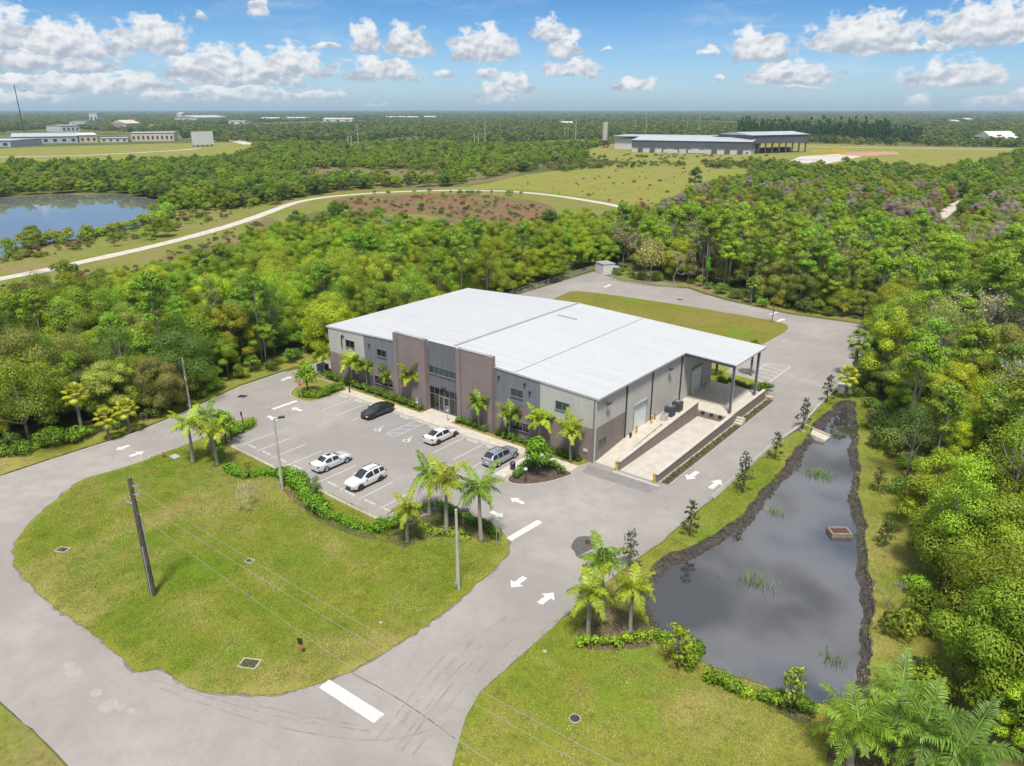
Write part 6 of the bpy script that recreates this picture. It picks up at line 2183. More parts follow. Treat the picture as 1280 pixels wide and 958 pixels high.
def scatter(r0, r1, step, half=radians(47)):
    """jittered points over a sector ahead of the camera between two distances"""
    pts = []
    r = r0
    while r < r1:
        n = int(r * 2 * half / step)
        for i in range(n):
            a = -half + 2 * half * (i + rng.uniform(0, 1)) / n
            rr = r + rng.uniform(-0.5, 0.5) * step
            x, y = rr * math.sin(a), rr * math.cos(a)
            pts.append((CAM_U + x * cos(YAW) - y * sin(YAW), CAM_V + x * sin(YAW) + y * cos(YAW), rr))
        r += step
    return pts


SKYL = [(-400, 395), (-100, 372), (0, 362), (100, 341), (180, 326), (250, 311), (300, 293), (345, 272), (400, 259), (470, 263), (560, 276), (640, 276), (700, 270), (760, 266), (800, 258), (850, 238), (885, 230), (935, 213), (1000, 207), (1130, 206), (1200, 214), (1500, 205)]


def fit(X, Y, H, sc):
    """keep a tree no taller than the top of the wood it stands in"""
    for _ in range(8):
        t_ = PX(X, Y, H * sc)
        if t_ is None or t_[1] > np.interp(t_[0], [q_[0] for q_ in SKYL], [q_[1] for q_ in SKYL]) + rng.normal(0, 3) or sc < 0.4:
            break
        sc *= 0.88
    return sc


trees = []
for X, Y, d in scatter(28, 235, 4.15, radians(66)):
    p_ = PX(X, Y)
    if p_ is None or is_open(*p_) or (-58.5 < X < 10 and -12 < Y < 82) or (X < 33 and Y < -10 and X > -30 and p_[0] < 1100 and p_[1] > 560):
        continue
    if p_[1] > 2200 or p_[0] < -700 or p_[0] > 2300:
        continue
    k, c = pick(p_[0], p_[1], X, Y)
    trees.append((d, X, Y, k, c, p_))
trees.sort(key=lambda t_: t_[0] + (400 if not (-30 < t_[5][0] < 1310 and t_[5][1] < 1010) else 0))
STUFF = []                                           # (x, y, z, sx, sz, rot, variant)
cnt = {'broad': 0, 'pine': 0, 'bare': 0}
CAP = {'broad': 296, 'pine': 260, 'bare': 90}
COLN = ((YG, 'yellow green'), (GR, 'green'), (DG, 'dark green'), (OL, 'olive'), (LG, 'bright green'), (RDB, 'reddish'), (GOLD, 'golden green'))


def region(px, py):
    if px < 640 or (px < 790 and py < 340):
        return ('at the road side of the left wood' if py > 455 else 'deep in the left wood' if py > 380 else 'on the far side of the left wood') if px < 420 else ('in the wood behind the warehouse' if py > 320 else 'in the wood between warehouse and shell path')
    if py < 292:
        return 'in the mixed wood towards the far sheds'
    if py < 400 or px < 1080:
        return 'in the wood along the back road'
    if py < 560:
        return 'in the wood right of the pond head'
    if py < 760:
        return 'in the wood along the right pond bank'
    return 'in the wood beside the royal palms'


vari = {}
for d, X, Y, k, c, p_ in trees:
    sc = rng.uniform(0.70, 1.38)
    right = p_[0] > 1000 and p_[1] > 560
    sc = fit(X, Y, 11 if k == 'pine' else 8.5, sc)
    if cnt[k] >= CAP[k] or not (-40 < p_[0] < 1330 and p_[1] < 1040):
        STUFF.append((X, Y, 0, sc, sc, rng.uniform(0, 6.28), k, c))
        continue
    cnt[k] += 1
    rg = region(*p_)
    if k == 'broad':
        v = BROAD[rng.integers(len(BROAD))]
        nm, parts, cat = 'broadleaf_tree', (('trunk', v[0]), ('crown', v[1])), 'tree'
        lb = '%s broadleaf tree %s' % ([n for q_, n in COLN if q_ == c][0], rg)
        if right:
            sc *= 0.92
    elif k == 'pine':
        v = PINES[rng.integers(len(PINES))]
        nm, parts, cat = 'pine_tree', (('trunk', v[0]), ('crown', v[1])), 'tree'
        lb = 'tall slim pine with a flat topped crown ' + rg
        sc *= 0.92
    else:
        v = BARES[rng.integers(len(BARES))]
        nm, parts, cat = 'bare_tree', (('branches', v[0]), ('crown', v[1])), 'tree'
        lb = 'grey half bare tree with thin leaves ' + rg
    t = put(nm, None, None, (X, Y, 0))
    t.empty_display_size = 0.3
    t.rotation_euler = (0, 0, rng.uniform(0, 6.28))
    t.scale = (sc * rng.uniform(0.9, 1.1), sc * rng.uniform(0.9, 1.1), sc * rng.uniform(0.9, 1.15))
    tag(t, lb, cat, lb.replace(' tree ', ' trees ').replace('pine ', 'pines '))
    for pn, me in parts:
        o = put(pn, me, t)
        o.color = vary(c)

# tall pines whose bare trunks stand out at the wood edge behind the back road
for i, (px, py) in enumerate(((872, 352), (905, 362), (932, 372), (948, 376), (966, 371), (985, 381), (1000, 384), (1018, 382), (1040, 391), (1062, 394), (1120, 470), (1140, 540), (1165, 600), (1200, 520), (1225, 600))):
    b_ = G(px, py)
    pn = PINES[i % 4]
    t = thing('pine_tree', 'tall pine with a long bare trunk ' + region(px, py), 'tree', (b_[0], b_[1], 0), i * 1.3, 'tall bare trunked pines ' + region(px, py))
    t.scale = (1.0, 1.0, 1.0 + 0.04 * (i % 4))
    put('trunk', pn[0], t)
    put('crown', pn[1], t).color = vary((0.18, 0.28, 0.02))

# distinctive single trees
b_ = G(868, 236)
put_tree('broadleaf_tree', 'lone tall dark tree standing clear at the meadow edge', b_, BROAD[4][:2], (0.09, 0.15, 0.02, 1), (1.35, 1.35, 1.35), 0.4)
for (px, py), v, sc, c_, lb in (((812, 352), 3, 1.25, (0.42, 0.40, 0.12, 1), 'large pale olive half bare tree right of the bin enclosure'), ((842, 356), 1, 1.1, (0.40, 0.36, 0.18, 1), 'pale half bare tree right of the large olive one'), ((1160, 500), 2, 1.15, (0.2, 0.18, 0.12, 1), 'big bare forked tree rising above the wood right of the road bend'), ((1255, 560), 0, 1.1, (0.2, 0.18, 0.1, 1), 'grey bare tree top in the golden part of the right wood')):
    b_ = G(px, py)
    t = thing('bare_tree', lb, 'tree', (b_[0], b_[1], 0), rng.uniform(0, 6))
    t.scale = (sc,) * 3
    put('branches', BARES[v][0], t)
    put('crown', BARES[v][1], t).color = c_
    if v == 3:
        n = 2600
        dd_ = sphere_dirs(n, -0.6)
        put('crown', leaf_cloud('crown', dd_ * [3.3, 3.3, 2.6] * rng.uniform(0.5, 1.05, (n, 1)) + [0, 0, 5.0], dd_ + rng.normal(0, .5, (n, 3)), rng.uniform(0.1, 0.2, n), M['leaf']), t).color = (0.40, 0.40, 0.10, 1)
b_ = G(883, 357)
put_tree('vine_clad_pine', 'slim column of bright green vine over a trunk by the back road', b_, (trunk_mesh('trunk', 9, 0.15, M['pine_bark'], []), shrub_mesh(0.9, 2.8, 7, 24)), (0.17, 0.38, 0.012, 1), (0.8, 0.8, 2.6))

# shrubs at the wood edges and along the lake shore
EDGE = [([(0, 568), (55, 562), (100, 551), (160, 532), (225, 505), (300, 473), (360, 455), (400, 436)], 3.0, (GR, DG, LG), 'at the road side edge of the left wood'),
        ([(775, 343), (800, 349), (862, 354), (905, 368), (985, 387), (1085, 402)], 2.6, (GR, DG, YG), 'at the wood edge along the back road'),
        ([(1086, 404), (1098, 424), (1078, 455), (1072, 480), (1092, 508), (1115, 562), (1142, 642), (1165, 702), (1170, 770), (1154, 822), (1168, 890)], 2.6, (DG, DG, GR), 'at the wood edge right of the pond'),
        ([(0, 324), (30, 312), (60, 306), (95, 301), (112, 299), (150, 290), (188, 279), (210, 266), (235, 262), (270, 262), (300, 258), (330, 252)], 3.2, (GR, OL, LG), 'between the lake and the shell path'),
        ([(0, 400), (100, 379), (180, 362), (240, 346), (300, 326), (342, 299), (380, 286), (430, 279)], 4.2, (LG, GR, YG), 'along the far edge of the left wood'),
        ([(470, 242.5), (540, 243.5), (575, 243), (600, 243), (650, 245)], 9.0, (DG, OL), 'in the scrub beside the shell path')]
ns = 0
for pts, st_, cs, where in EDGE:
    for q_ in resample(smooth_loop(GL(pts), 3, False), st_, False):
        for _ in range(2 if 'lake' in where else 1):
            if ns > 280:
                break
            X, Y = q_[0] + rng.normal(0, 0.7 if 'lake' not in where else 1.8), q_[1] + rng.normal(0, 0.7 if 'lake' not in where else 1.8)
            c = cs[rng.integers(len(cs))]
            sc = rng.uniform(0.7, 1.3) * (1.5 if 'lake' in where else 1.0)
            t = put('shrub', None, None, (X, Y, 0))
            t.rotation_euler = (0, 0, rng.uniform(0, 6.28))
            t.scale = (sc, sc, sc)
            tag(t, '%s shrub %s' % ([n for k_, n in COLN if k_ == c][0], where), 'shrub', 'shrubs ' + where)
            put('foliage', SHRUBS[rng.integers(4)], t).color = vary(c)
            put('stems', SHRUB_STEM, t)
            ns += 1


# --- everything further off that reads as one mass of trees
LEAF_OF = {}


def leaf_of(c):
    if tuple(c) not in LEAF_OF:
        LEAF_OF[tuple(c)] = leaf_mat('mass_leaf', spread=0.5, hue=0.015, col=c)
    return LEAF_OF[tuple(c)]


def palette_objects(meshes, colors, tagname):
    cl = bpy.data.collections.new(tagname)
    obs = []
    for c in colors:
        for me in meshes:
            o = bpy.data.objects.new('%s_%03d' % (tagname, len(obs)), me)
            o.material_slots[0].link = 'OBJECT'
            o.material_slots[0].material = leaf_of(c)
            cl.objects.link(o)
            obs.append(o)
    return cl, len(obs)


def mass(name, label, cat, pts, cl):
    """pts: x, y, z, sx, sz, rot, index -> one object, its trees placed by geometry nodes"""
    me = bpy.data.meshes.new(name)
    A = np.array(pts, dtype=np.float32)
    me.vertices.add(len(A))
    me.vertices.foreach_set('co', A[:, :3].reshape(-1))
    s = me.attributes.new('sc', 'FLOAT_VECTOR', 'POINT')
    s.data.foreach_set('vector', np.stack([A[:, 3], A[:, 3], A[:, 4]], 1).reshape(-1))
    s = me.attributes.new('rt', 'FLOAT_VECTOR', 'POINT')
    s.data.foreach_set('vector', np.stack([A[:, 5] * 0, A[:, 5] * 0, A[:, 5]], 1).reshape(-1))
    s = me.attributes.new('ix', 'INT', 'POINT')
    s.data.foreach_set('value', A[:, 6].astype(np.int32))
    o = put(name, me)
    kind(o, 'stuff', label, cat)
    ng = bpy.data.node_groups.new(name, 'GeometryNodeTree')
    ng.interface.new_socket('Geometry', in_out='INPUT', socket_type='NodeSocketGeometry')
    ng.interface.new_socket('Geometry', in_out='OUTPUT', socket_type='NodeSocketGeometry')
    a, b = NN(ng, 'NodeGroupInput'), NN(ng, 'NodeGroupOutput')
    ip = NN(ng, 'GeometryNodeInstanceOnPoints')
    ci = NN(ng, 'GeometryNodeCollectionInfo')
    ci.inputs[0].default_value = cl
    ci.inputs[1].default_value = True
    ci.inputs[2].default_value = True
    ng.links.new(a.outputs[0], ip.inputs['Points'])
    ng.links.new(ci.outputs[0], ip.inputs['Instance'])
    ip.inputs['Pick Instance'].default_value = True
    for sock, at, tp in (('Instance Index', 'ix', 'INT'), ('Rotation', 'rt', 'FLOAT_VECTOR'), ('Scale', 'sc', 'FLOAT_VECTOR')):
        n = NN(ng, 'GeometryNodeInputNamedAttribute', data_type=tp)
        n.inputs[0].default_value = at
        ng.links.new(n.outputs[0], ip.inputs[sock])
    ng.links.new(ip.outputs[0], b.inputs[0])
    o.modifiers.new('trees', 'NODES').node_group = ng
    return o


MIDC = [YG, LG, GR, GR, DG, OL, GOLD, GYB, RDB]
mid_cl, mid_n = palette_objects([b[1] for b in BROAD[:6]], MIDC, 'mid_crown')
pts = []
for (X, Y, z, sx_, sz_, rt, k, c) in STUFF:
    ci = min(range(len(MIDC)), key=lambda i: sum((a - b) ** 2 for a, b in zip(MIDC[i], c)))
    pts.append((X, Y, 0, sx_, sz_ * (1.15 if k == 'pine' else 1), rt, ci * 6 + rng.integers(6)))
for X, Y, d in scatter(235, 420, 4.6, radians(58)):
    p_ = PX(X, Y)
    if is_open(*p_):
        continue
    px, py = p_
    if px > 700:
        k, c = pick(px, py, X, Y)
    else:
        c = (GR, DG, OL, LG, GR, DG)[rng.integers(6)]
    s = rng.uniform(0.7, 1.15)
    ci = min(range(len(MIDC)), key=lambda i: sum((a - b) ** 2 for a, b in zip(MIDC[i], c)))
    pts.append((X, Y, 0, s, s * rng.uniform(0.85, 1.1), rng.uniform(0, 6.28), ci * 6 + rng.integers(6)))
for X, Y, d in scatter(420, 900, 6.4):
    if is_open(*PX(X, Y)):
        continue
    s = rng.uniform(0.75, 1.2)
    pts.append((X, Y, 0, s * 1.05, s * rng.uniform(0.75, 1.1), rng.uniform(0, 6.28), int((2, 3, 3, 4, 5, 4, 1)[rng.integers(7)]) * 6 + rng.integers(6)))
mass('woodland', 'dense mixed green woodland running on behind the near trees', 'woodland', pts, mid_cl)

FARC = [(0.125, 0.19, 0.03), (0.08, 0.135, 0.025), (0.17, 0.22, 0.035), (0.06, 0.105, 0.022), (0.22, 0.245, 0.05)]
far_cl, far_n = palette_objects(BROAD_LO, FARC, 'far_tree')
pts = []
for X, Y, d in scatter(900, 2000, 10.5):
    p_ = PX(X, Y)
    if is_open(*p_):
        continue
    nz = math.sin(X * 0.013 + 1.3) * math.sin(Y * 0.011 + X * 0.004) + 0.5 * math.sin(X * 0.031 + Y * 0.027)
    if nz > 0.62 and d > 700:
        continue
    s = rng.uniform(0.75, 1.25) * (1.0 if d < 900 else 1.45)
    pts.append((X, Y, 0, s * 1.05, (s if d < 900 else s * 0.72) * (1 + 0.25 * max(0, nz)), rng.uniform(0, 6.28), rng.integers(far_n)))
r = 2000
while r < 16000:
    st_ = r / 150
    for X, Y, d in scatter(r, r * 1.12, st_):
        nz = math.sin(X * 0.0031 + 1.3) * math.sin(Y * 0.0027 + X * 0.001) + 0.5 * math.sin(X * 0.007 + Y * 0.006)
        if nz > 0.55:
            continue
        s = st_ / 5.2 * rng.uniform(0.7, 1.2)
        pts.append((X, Y, 0, s, rng.uniform(0.8, 1.35) * (1 + 0.25 * nz) * (1 + r / 22000), rng.uniform(0, 6.28), rng.integers(far_n)))
    r *= 1.12
mass('far_forest', 'dark hazy forest reaching flat to the horizon', 'forest', pts, far_cl)

# belt of tall dark trees beyond the sheds
dk_cl, dk_n = palette_objects(BROAD_LO, [(0.05, 0.10, 0.03), (0.065, 0.12, 0.03)], 'belt_tree')
pts = []
for i in range(520):
    px = rng.uniform(920, 1150)
    X, Y = G(px, rng.uniform(170.5, 175.5) + (px - 920) * 0.012)
    s = rng.uniform(0.9, 1.4)
    pts.append((X, Y, 0, s * 0.9, s * rng.uniform(1.9, 2.9) * (1.0 if px < 1110 else 0.7), rng.uniform(0, 6.28), rng.integers(dk_n)))
mass('tree_belt', 'tall dark belt of trees behind the long grey sheds', 'tree belt', pts, dk_cl)
# scrub on the open land: low dark clumps
sc_cl, sc_n = palette_objects(SHRUBS, [(0.13, 0.20, 0.020), (0.19, 0.22, 0.030), (0.075, 0.11, 0.018), (0.22, 0.14, 0.07)], 'scrub')
pts = []
for poly, n, smn, smx in (([(560, 244), (640, 248), (690, 260), (680, 280), (600, 284), (530, 268), (430, 258), (430, 248)], 190, 0.35, 0.9), ([(0, 326), (112, 298), (190, 278), (225, 258), (345, 251), (330, 258), (270, 278), (100, 314), (0, 330)], 150, 0.4, 1.2), ([(345, 216), (505, 212), (600, 216), (600, 224), (470, 233), (345, 228)], 150, 0.6, 1.4),
                          ([(0, 380), (100, 364), (180, 345), (240, 328), (330, 285), (345, 278), (330, 272), (250, 300), (180, 330), (0, 360)], 170, 0.3, 0.8), ([(675, 205), (760, 201), (765, 210), (690, 216)], 130, 1.2, 2.0), ([(760, 205), (850, 203), (860, 209), (770, 212)], 60, 0.8, 1.6),
                          ([(700, 195), (900, 190), (1000, 200), (900, 207), (720, 203)], 70, 0.8, 1.8), ([(880, 203), (1000, 206), (1000, 212), (880, 211)], 120, 1.2, 2.2), ([(560, 236), (700, 245), (760, 258), (800, 262), (930, 208), (850, 203), (700, 210)], 60, 0.3, 0.8)):
    x0, x1 = min(q_[0] for q_ in poly), max(q_[0] for q_ in poly)
    y0, y1 = min(q_[1] for q_ in poly), max(q_[1] for q_ in poly)
    k = 0
    pw = [G(*q_) for q_ in PATH]
    while k < n:
        px, py = rng.uniform(x0, x1), rng.uniform(y0, y1)
        if not inside((px, py), poly):
            continue
        k += 1
        X, Y = G(px, py)
        if any(hypot(X - a[0], Y - a[1]) < 5 for a in pth):
            continue
        s = rng.uniform(smn, smx)
        pts.append((X, Y, 0, s, s * 0.85, rng.uniform(0, 6.28), rng.integers(sc_n)))
mass('scrub', 'low scattered scrub over the open fields and verges', 'scrub', pts, sc_cl)

# --- the turf itself: blades over the lawns, thick in some places and thin in others
from mathutils import noise as mn


def turf_mesh(n, w, h):
    P0 = np.stack([rng.normal(0, w, n), rng.normal(0, w, n), np.zeros(n)], 1)
    tp = P0 + np.stack([rng.normal(0, h * 0.6, n), rng.normal(0, h * 0.6, n), rng.uniform(0.5, 1.0, n) * h], 1)
    sd = rng.normal(size=(n, 3)) * [1, 1, 0]
    sd = sd / np.linalg.norm(sd, axis=1, keepdims=True) * 0.022
    return quads('turf', np.stack([P0 - sd, (P0 + tp) / 2 - sd * 0.8, tp, (P0 + tp) / 2 + sd * 0.8], 1), M['leaf'])


TURFC = [(0.185, 0.310, 0.018), (0.285, 0.335, 0.050), (0.44, 0.395, 0.16), (0.130, 0.215, 0.016)]
tf_cl, tf_n = palette_objects([turf_mesh(150, 0.42, 0.10), turf_mesh(110, 0.5, 0.13)], TURFC, 'turf')
pts = []
TZ = [(offset_loop(LAWN_S[::3], 0.5), 0.09, 0.62), (OUT_R, 0.015, 0.75)]
for loop, z, st_ in TZ:
    xs_, ys_ = [p[0] for p in loop], [p[1] for p in loop]
    y = min(ys_)
    while y < max(ys_):
        x = min(xs_)
        while x < max(xs_):
            X, Y = x + rng.uniform(-0.4, 0.4), y + rng.uniform(-0.4, 0.4)
            x += st_
            if not inside((X, Y), loop) or (z < 0.05 and inside((X, Y), POND)):
                continue
            p_ = PX(X, Y)
            if p_ is None or not (-60 < p_[0] < 1340 and p_[1] < 1020):
                continue
            v = 1.1 * mn.noise((X * 0.065, Y * 0.065, 1.0)) + 0.5 * mn.noise((X * 0.3, Y * 0.3, 5.0)) + 0.08
            if rng.random() < 0.25:
                v += rng.normal(0, 0.5)
            if v > 0.62:
                continue
            ci = 3 if v < -0.55 else 0 if v < -0.05 else 1 if v < 0.24 else 2
            pts.append((X, Y, z, 1.0, rng.uniform(0.6, 1.3), rng.uniform(0, 6.28), ci * 2 + rng.integers(2)))
        y += st_
mass('lawn_grass', 'short uneven turf with green and straw coloured patches on the lawns', 'grass', pts, tf_cl)
print('turf', len(pts))

# ================================================================ far buildings, masts
def far_box(b, x0, x1, y0, y1, z0, z1):
    return b.box(x0, x1, y0, y1, z0, z1)


M['shed'] = plain('shed_grey', (0.085, 0.09, 0.105), 0.6, var=0.08, scale=0.05)
M['shed_roof'] = plain('shed_roof', (0.38, 0.40, 0.43), 0.5, var=0.06, scale=0.05)
M['far_white'] = plain('far_white', (0.52, 0.52, 0.50), 0.7, var=0.06, scale=0.05)
M['far_cream'] = plain('far_cream', (0.52, 0.46, 0.36), 0.8, var=0.06, scale=0.05)


def at2(o, rz, x, y):
    return (o[0] + x * cos(rz) - y * sin(rz), o[1] + x * sin(rz) + y * cos(rz))


# long grey shed range
a, c_ = Vector(G(790, 190.5)), Vector(G(938, 194.0))
rz = atan2((c_ - a).y, (c_ - a).x)
L = (c_ - a).length
t = thing('long_shed', 'long grey industrial shed with white base walls across the meadow', 'industrial building', (a.x, a.y, 0), rz)
MB().box(0, L, 0, 60, 0, 5.2).build('base_wall', M['far_white'], t)
MB().box(-0.5, L + 0.5, -0.6, 60.5, 5.2, 11.5).build('wall', M['shed'], t)
b = MB()
b.v = [(-1, -1.2, 11.6), (L + 1, -1.2, 11.6), (L + 1, 30, 14.5), (-1, 30, 14.5), (-1, 61, 11.6), (L + 1, 61, 11.6)]
b.f = [(0, 1, 2, 3), (3, 2, 5, 4), (0, 3, 4), (1, 5, 2), (0, 4, 5, 1)]
b.build('roof', M['shed_roof'], t)
for i in range(9):
    MB().box(6 + i * L / 9.5, 11 + i * L / 9.5, -0.75, -0.61, 0, 4.2).build('loading_door', M['shed'], t)
# left, lower wing with a white gable
a2 = Vector(G(768, 186.5))
t = thing('shed_wing', 'lower grey shed wing with a white end wall left of the long shed', 'industrial building', (a2.x, a2.y, 0), rz)
MB().box(0, 30, 0, 50, 0, 11).build('end_wall', M['far_white'], t)
MB().box(30.2, 100, -2, 50, 4.5, 13).build('wall', M['shed'], t)
MB().box(30.2, 100, -1.8, 49, 0, 4.45).build('base_wall', M['far_white'], t)
MB().box(-1, 101, -3, 51, 13.05, 13.8).build('roof', M['shed_roof'], t)
MB().box(42, 58, -2.2, -2.02, 0, 9).build('loading_door', M['dark'], t)
# open-sided shed at the right end
a3, a4 = Vector(G(938, 193)), Vector(G(1008, 190.5))
rz3 = atan2((a4 - a3).y, (a4 - a3).x)
L3 = (a4 - a3).length
t = thing('open_shed', 'tall open sided steel shed at the right end of the long shed', 'industrial building', (a3.x, a3.y, 0), rz3)
MB().box(0, L3, 0, 45, 9.5, 17).build('wall', M['shed'], t)
b = MB()
b.v = [(-1, -1, 17.05), (L3 + 1, -1, 17.05), (L3 + 1, 22, 19.5), (-1, 22, 19.5), (-1, 46, 17.05), (L3 + 1, 46, 17.05)]
b.f = [(0, 1, 2, 3), (3, 2, 5, 4), (0, 3, 4), (1, 5, 2), (0, 4, 5, 1)]
b.build('roof', M['shed_roof'], t)
for i in range(9):
    for y_ in (0.4, 44):
        MB().box(1 + i * (L3 - 3) / 8, 2.2 + i * (L3 - 3) / 8, y_, y_ + 1, 0, 9.45).build('column', M['shed'], t)
b = MB()
for i in range(5):
    b.box(8 + i * L3 / 6, 16 + i * L3 / 6, 12, 20, 0, 4.5)
b.build('stacked_stock', M['rust'], t)
# batch silo beside the shed
a5 = G(755.5, 185)
t = thing('silo', 'pale concrete silo tower standing left of the grey sheds', 'silo', (a5[0], a5[1], 0))
MB().tube([(0, 0, 8), (0, 0, 27)], 2.9, 14).build('tank', M['pole'], t)
b = MB()
for i in range(4):
    b.bar((2.3 * cos(i * pi / 2 + .7), 2.3 * sin(i * pi / 2 + .7), 0), (2.3 * cos(i * pi / 2 + .7), 2.3 * sin(i * pi / 2 + .7), 8.5), 0.35, 6)
b.bar((3, 0, 0), (8, 3, 9), 0.9, 6)
b.build('frame', M['rust'], t)
# trailers, stock in the yard
for i, (px, py, w, l, h, mt, lb) in enumerate(((838, 192.2, 14, 3, 3.5, 'far_white', 'white trailer parked before the long shed, leftmost'), (870, 192.5, 16, 3, 3.5, 'far_white', 'white trailer parked before the middle of the long shed'), (838, 188.8, 60, 4, 4.5, 'far_white', 'white stack of blocks by the shed wing'),
                                               (1012, 201, 20, 3, 1.2, 'far_white', 'pale stack of slabs in the shell yard'), (1035, 196, 18, 3, 1.2, 'far_white', 'pale stack of slabs at the far side of the yard'), (1048, 192.5, 14, 4, 3.5, 'yellow', 'yellow gantry stack in the yard beyond the shed'), (1025, 191.5, 16, 3, 2.5, 'yellow', 'yellow frames lying near the open shed'))):
    p_ = G(px, py)
    t = thing('stock_stack' if 'stack' in lb or 'frames' in lb else 'trailer', lb, 'stack' if 'stack' in lb or 'frames' in lb else 'trailer', (p_[0], p_[1], 0), rz)
    b = MB()
    for k in range(3):
        b.box(-w / 2 + k * w / 3 + 0.2, -w / 2 + (k + 1) * w / 3, -l / 2, l / 2, 0.5 if 'trailer' in lb else 0, h - 0.2 * (k % 2))
    b.build('load', M[mt], t)
    if 'trailer' in lb:
        b = MB()
        for x in (-w / 3, w / 3):
            b.tube([(x, -l / 2, 0.5), (x, l / 2, 0.5)], 0.5, 10)
        b.build('wheel', M['rubber'], t)
# drive-in screen
a, c_ = Vector(G(242, 184)), Vector(G(268, 183))
rz = atan2((c_ - a).y, (c_ - a).x)
L = (c_ - a).length
t = thing('screen', 'big blank white outdoor cinema screen in the far field', 'cinema screen', (a.x, a.y, 0), rz)
MB().box(0, L, 0, 0.8, 2.0, 16.5).build('screen_face', M['white'], t)
for i in range(5):
    MB().box(1 + i * (L - 3) / 4, 2 + i * (L - 3) / 4, 0.82, 5, 0, 15).build('brace', M['grey_metal'], t)
b = MB()
for i in range(1, 7):
    b.box(i * L / 7 - 0.08, i * L / 7 + 0.08, -0.06, -0.002, 2.1, 16.4)
b.build('seam', M['shed_roof'], t)


# industrial strip in the left distance and town buildings
def block(label, p0, p1, depth, h, wall, roof, cat='industrial building', gable=0.0, name='industrial_building', wins=0):
    a, c_ = Vector(G(*p0)), Vector(G(*p1))
    rz = atan2((c_ - a).y, (c_ - a).x)
    L = (c_ - a).length
    t = thing(name, label, cat, (a.x, a.y, 0), rz)
    MB().box(0, L, 0, depth, 0, h).build('wall', M[wall], t)
    b = MB()
    e = 0.8
    b.v = [(-e, -e, h + 0.05), (L + e, -e, h + 0.05), (L + e, depth / 2, h + 0.5 + gable), (-e, depth / 2, h + 0.5 + gable), (-e, depth + e, h + 0.05), (L + e, depth + e, h + 0.05)]
    b.f = [(0, 1, 2, 3), (3, 2, 5, 4), (0, 3, 4), (1, 5, 2), (0, 4, 5, 1)]
    b.build('roof', M[roof], t)
    for i in range(wins):
        MB().box(L * (i + 0.3) / wins, L * (i + 0.7) / wins, -0.25, -0.01, h * 0.25, h * 0.62).build('window', M['dark'], t)
    return t


M['tanroof'] = plain('tan_roof', (0.50, 0.44, 0.37), 0.8, var=0.06, scale=0.05)
block('low grey industrial building left of the long grey metal hall', (-40, 184), (14, 184), 60, 7, 'shed_roof', 'shed_roof', wins=4)
block('long grey metal hall left of the far field', (16, 180), (98, 178.5), 70, 8, 'shed_roof', 'shed_roof', gable=3, wins=7)
block('cream hall beside the long grey metal hall', (100, 178.5), (122, 178), 40, 9, 'far_cream', 'far_white', gable=2, wins=3)
block('long cream building with a row of dark windows by the far field', (165, 177), (218, 176.5), 35, 11, 'far_cream', 'far_white', wins=9)
block('low white annex between the two cream buildings', (126, 178), (160, 177.5), 30, 5, 'far_white', 'shed_roof', wins=4)
block('white plant building far off on the left', (78, 165.5), (100, 165), 60, 12, 'far_white', 'far_white', wins=4)
block('tall white tower of the far plant', (113, 155), (123, 155), 40, 30, 'far_white', 'far_white', name='tower_building', wins=2)
block('white stepped hall right of the far plant', (88, 161), (108, 161), 50, 15, 'far_white', 'far_white', wins=3)
block('cream house roof far left of the far field', (158, 163), (176, 162.5), 40, 13, 'far_cream', 'tanroof', gable=6, wins=3)
block('small cream hall among trees left of the screen', (185, 162), (200, 162), 40, 8, 'far_cream', 'far_white', wins=2)
block('long far flat roof with a red gable beyond the screen', (246, 154), (284, 153), 80, 16, 'far_cream', 'shed_roof', gable=6, wins=4)
block('low far white row right of the red gable roof', (286, 156), (306, 156), 60, 10, 'far_white', 'far_white', wins=2)
for i, (x0, x1, y, h, lb) in enumerate(((326, 348, 151, 8, 'white far roof left of the pale smoke'), (357, 384, 151, 9, 'white far hall roof, second of the horizon row'), (404, 440, 152, 8, 'pale green far hall roof below the smoke'), (482, 522, 149.5, 9, 'pale far roofs right of the smoke'), (530, 544, 149, 9, 'small white far roof on the horizon row'),
                                                 (222, 228, 152, 26, 'pale far silo block among trees'), (760, 790, 141.5, 9, 'thin pale far roof line on the horizon'), (700, 716, 158, 8, 'pale roof in the trees before the horizon'), (1192, 1200, 155.5, 8, 'tiny white house in the far right trees'), (1208, 1216, 153.5, 10, 'tiny white gable in the far right trees'))):
    block(lb, (x0, y), (x1, y), 60, h, 'far_white', 'far_white', gable=3, wins=3)
block('white roofed house beyond the right fields', (1240, 180), (1272, 179.5), 30, 6, 'far_white', 'far_white', 'house', 8, 'house', 4)
# masts and poles
def mast(label, px, py, h, r=0.5, arms=True, mt='pole', name='power_pole'):
    p_ = G(px, py)
    t = thing(name, label, 'power pole' if name == 'power_pole' else 'mast', (p_[0], p_[1], 0), YAW)
    MB().tube([(0, 0, 0), (0, 0, h)], [r, r * 0.6], 8).build('pole', M[mt], t)
    if arms:
        b = MB()
        for z in (0.97, 0.9):
            b.box(-h * 0.06, h * 0.06, -0.12, 0.12, h * z, h * z + 0.25)
        b.build('crossarm', M[mt], t)
    return t


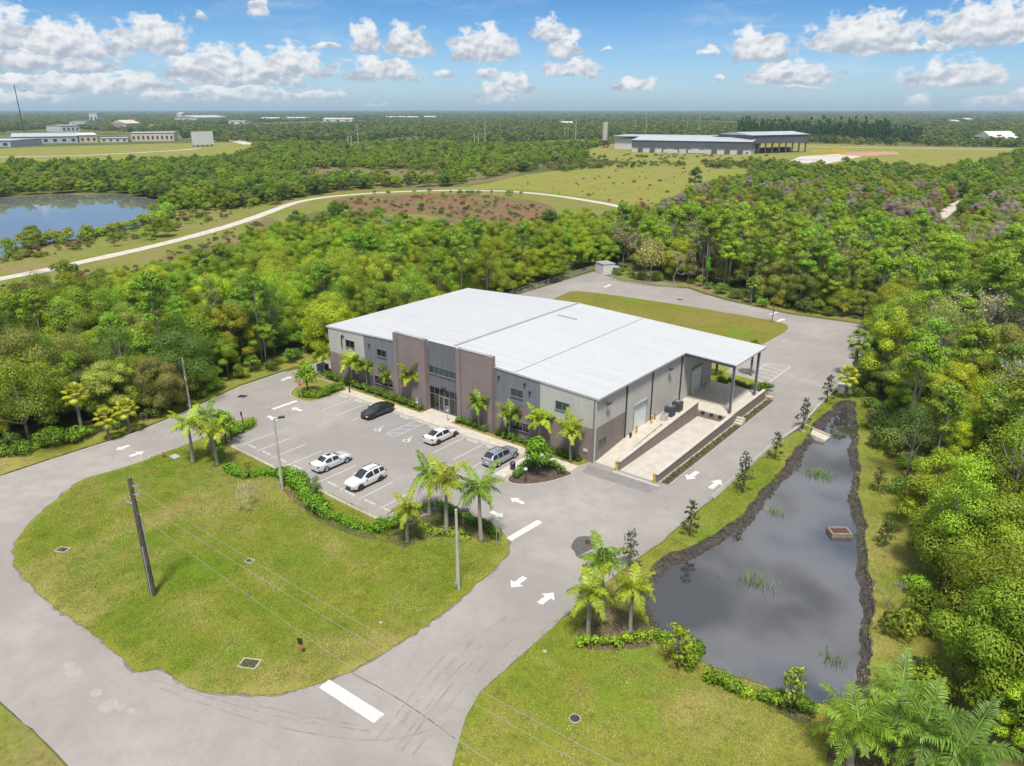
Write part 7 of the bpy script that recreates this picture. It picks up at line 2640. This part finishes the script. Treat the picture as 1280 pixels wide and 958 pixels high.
for px, py, h, lb in ((448.5, 189, 26, 'tall pale power pole beyond the woods, left of centre'), (436, 190, 15, 'short pale pole beside the tall left power pole'), (440, 190, 15, 'short pole nearest the tall left power pole'), (606.5, 182, 27, 'tall pale power pole near the picture centre'), (593, 182, 14, 'short pole left of the central power pole'), (598, 182, 14, 'short pole nearest the central power pole'),
                      (719.5, 176, 28, 'tall power pole left of the silo'), (706, 174, 16, 'short pole between central and silo poles, left one'), (710, 174, 16, 'short pole between central and silo poles, right one'), (807, 170, 36, 'tall power pole behind the long shed'), (873, 168, 36, 'tall power pole right above the long shed'), (794, 168, 22, 'short pole left of the pole behind the long shed'),
                      (858, 168, 24, 'short pole left of the pole above the long shed'), (964, 154, 26, 'far pole above the dark tree belt, leftmost'), (994, 154, 26, 'far pole above the dark tree belt, second'), (1023, 154, 26, 'far pole above the dark tree belt, third'), (1041, 154, 26, 'far pole above the dark tree belt, fourth'), (1059, 154, 26, 'far pole above the dark tree belt, fifth'), (1092, 153, 26, 'far pole above the dark tree belt, rightmost')):
    mast(lb, px, py, h)
mast('thin dark lattice mast with a yellow foot on the far left', 33, 178, 70, 0.7, False, 'dark', 'mast')
p_ = G(31, 178.5)
tag(MB().tube([(0, 0, 0), (0, 0, 12)], [2.2, 1.2], 8).build('crane_base', M['yellow'], loc=(p_[0], p_[1], 0)), 'yellow crane base at the foot of the dark mast', 'crane')
p_ = G(427, 150)
mast('faint thin mast on the horizon left of the smoke', 427, 146, 90, 1.2, False, 'grey_metal', 'mast')

# ================================================================ the air: pale haze over the plain
hz = MB().box(-12000, 12000, -1500, 13000, -2.5, 95)
m = bpy.data.materials.new('thin_haze')
m.use_nodes = True
nt = m.node_tree
nt.nodes.clear()
pv = NN(nt, 'ShaderNodeVolumePrincipled')
pv.inputs['Color'].default_value = (0.62, 0.82, 1.0, 1)
pv.inputs['Density'].default_value = 0.00008
pv.inputs['Anisotropy'].default_value = 0.1
nt.links.new(pv.outputs[0], NN(nt, 'ShaderNodeOutputMaterial').inputs['Volume'])
kind(hz.build('haze', m), 'stuff', 'thin pale blue haze over the far plain', 'haze')
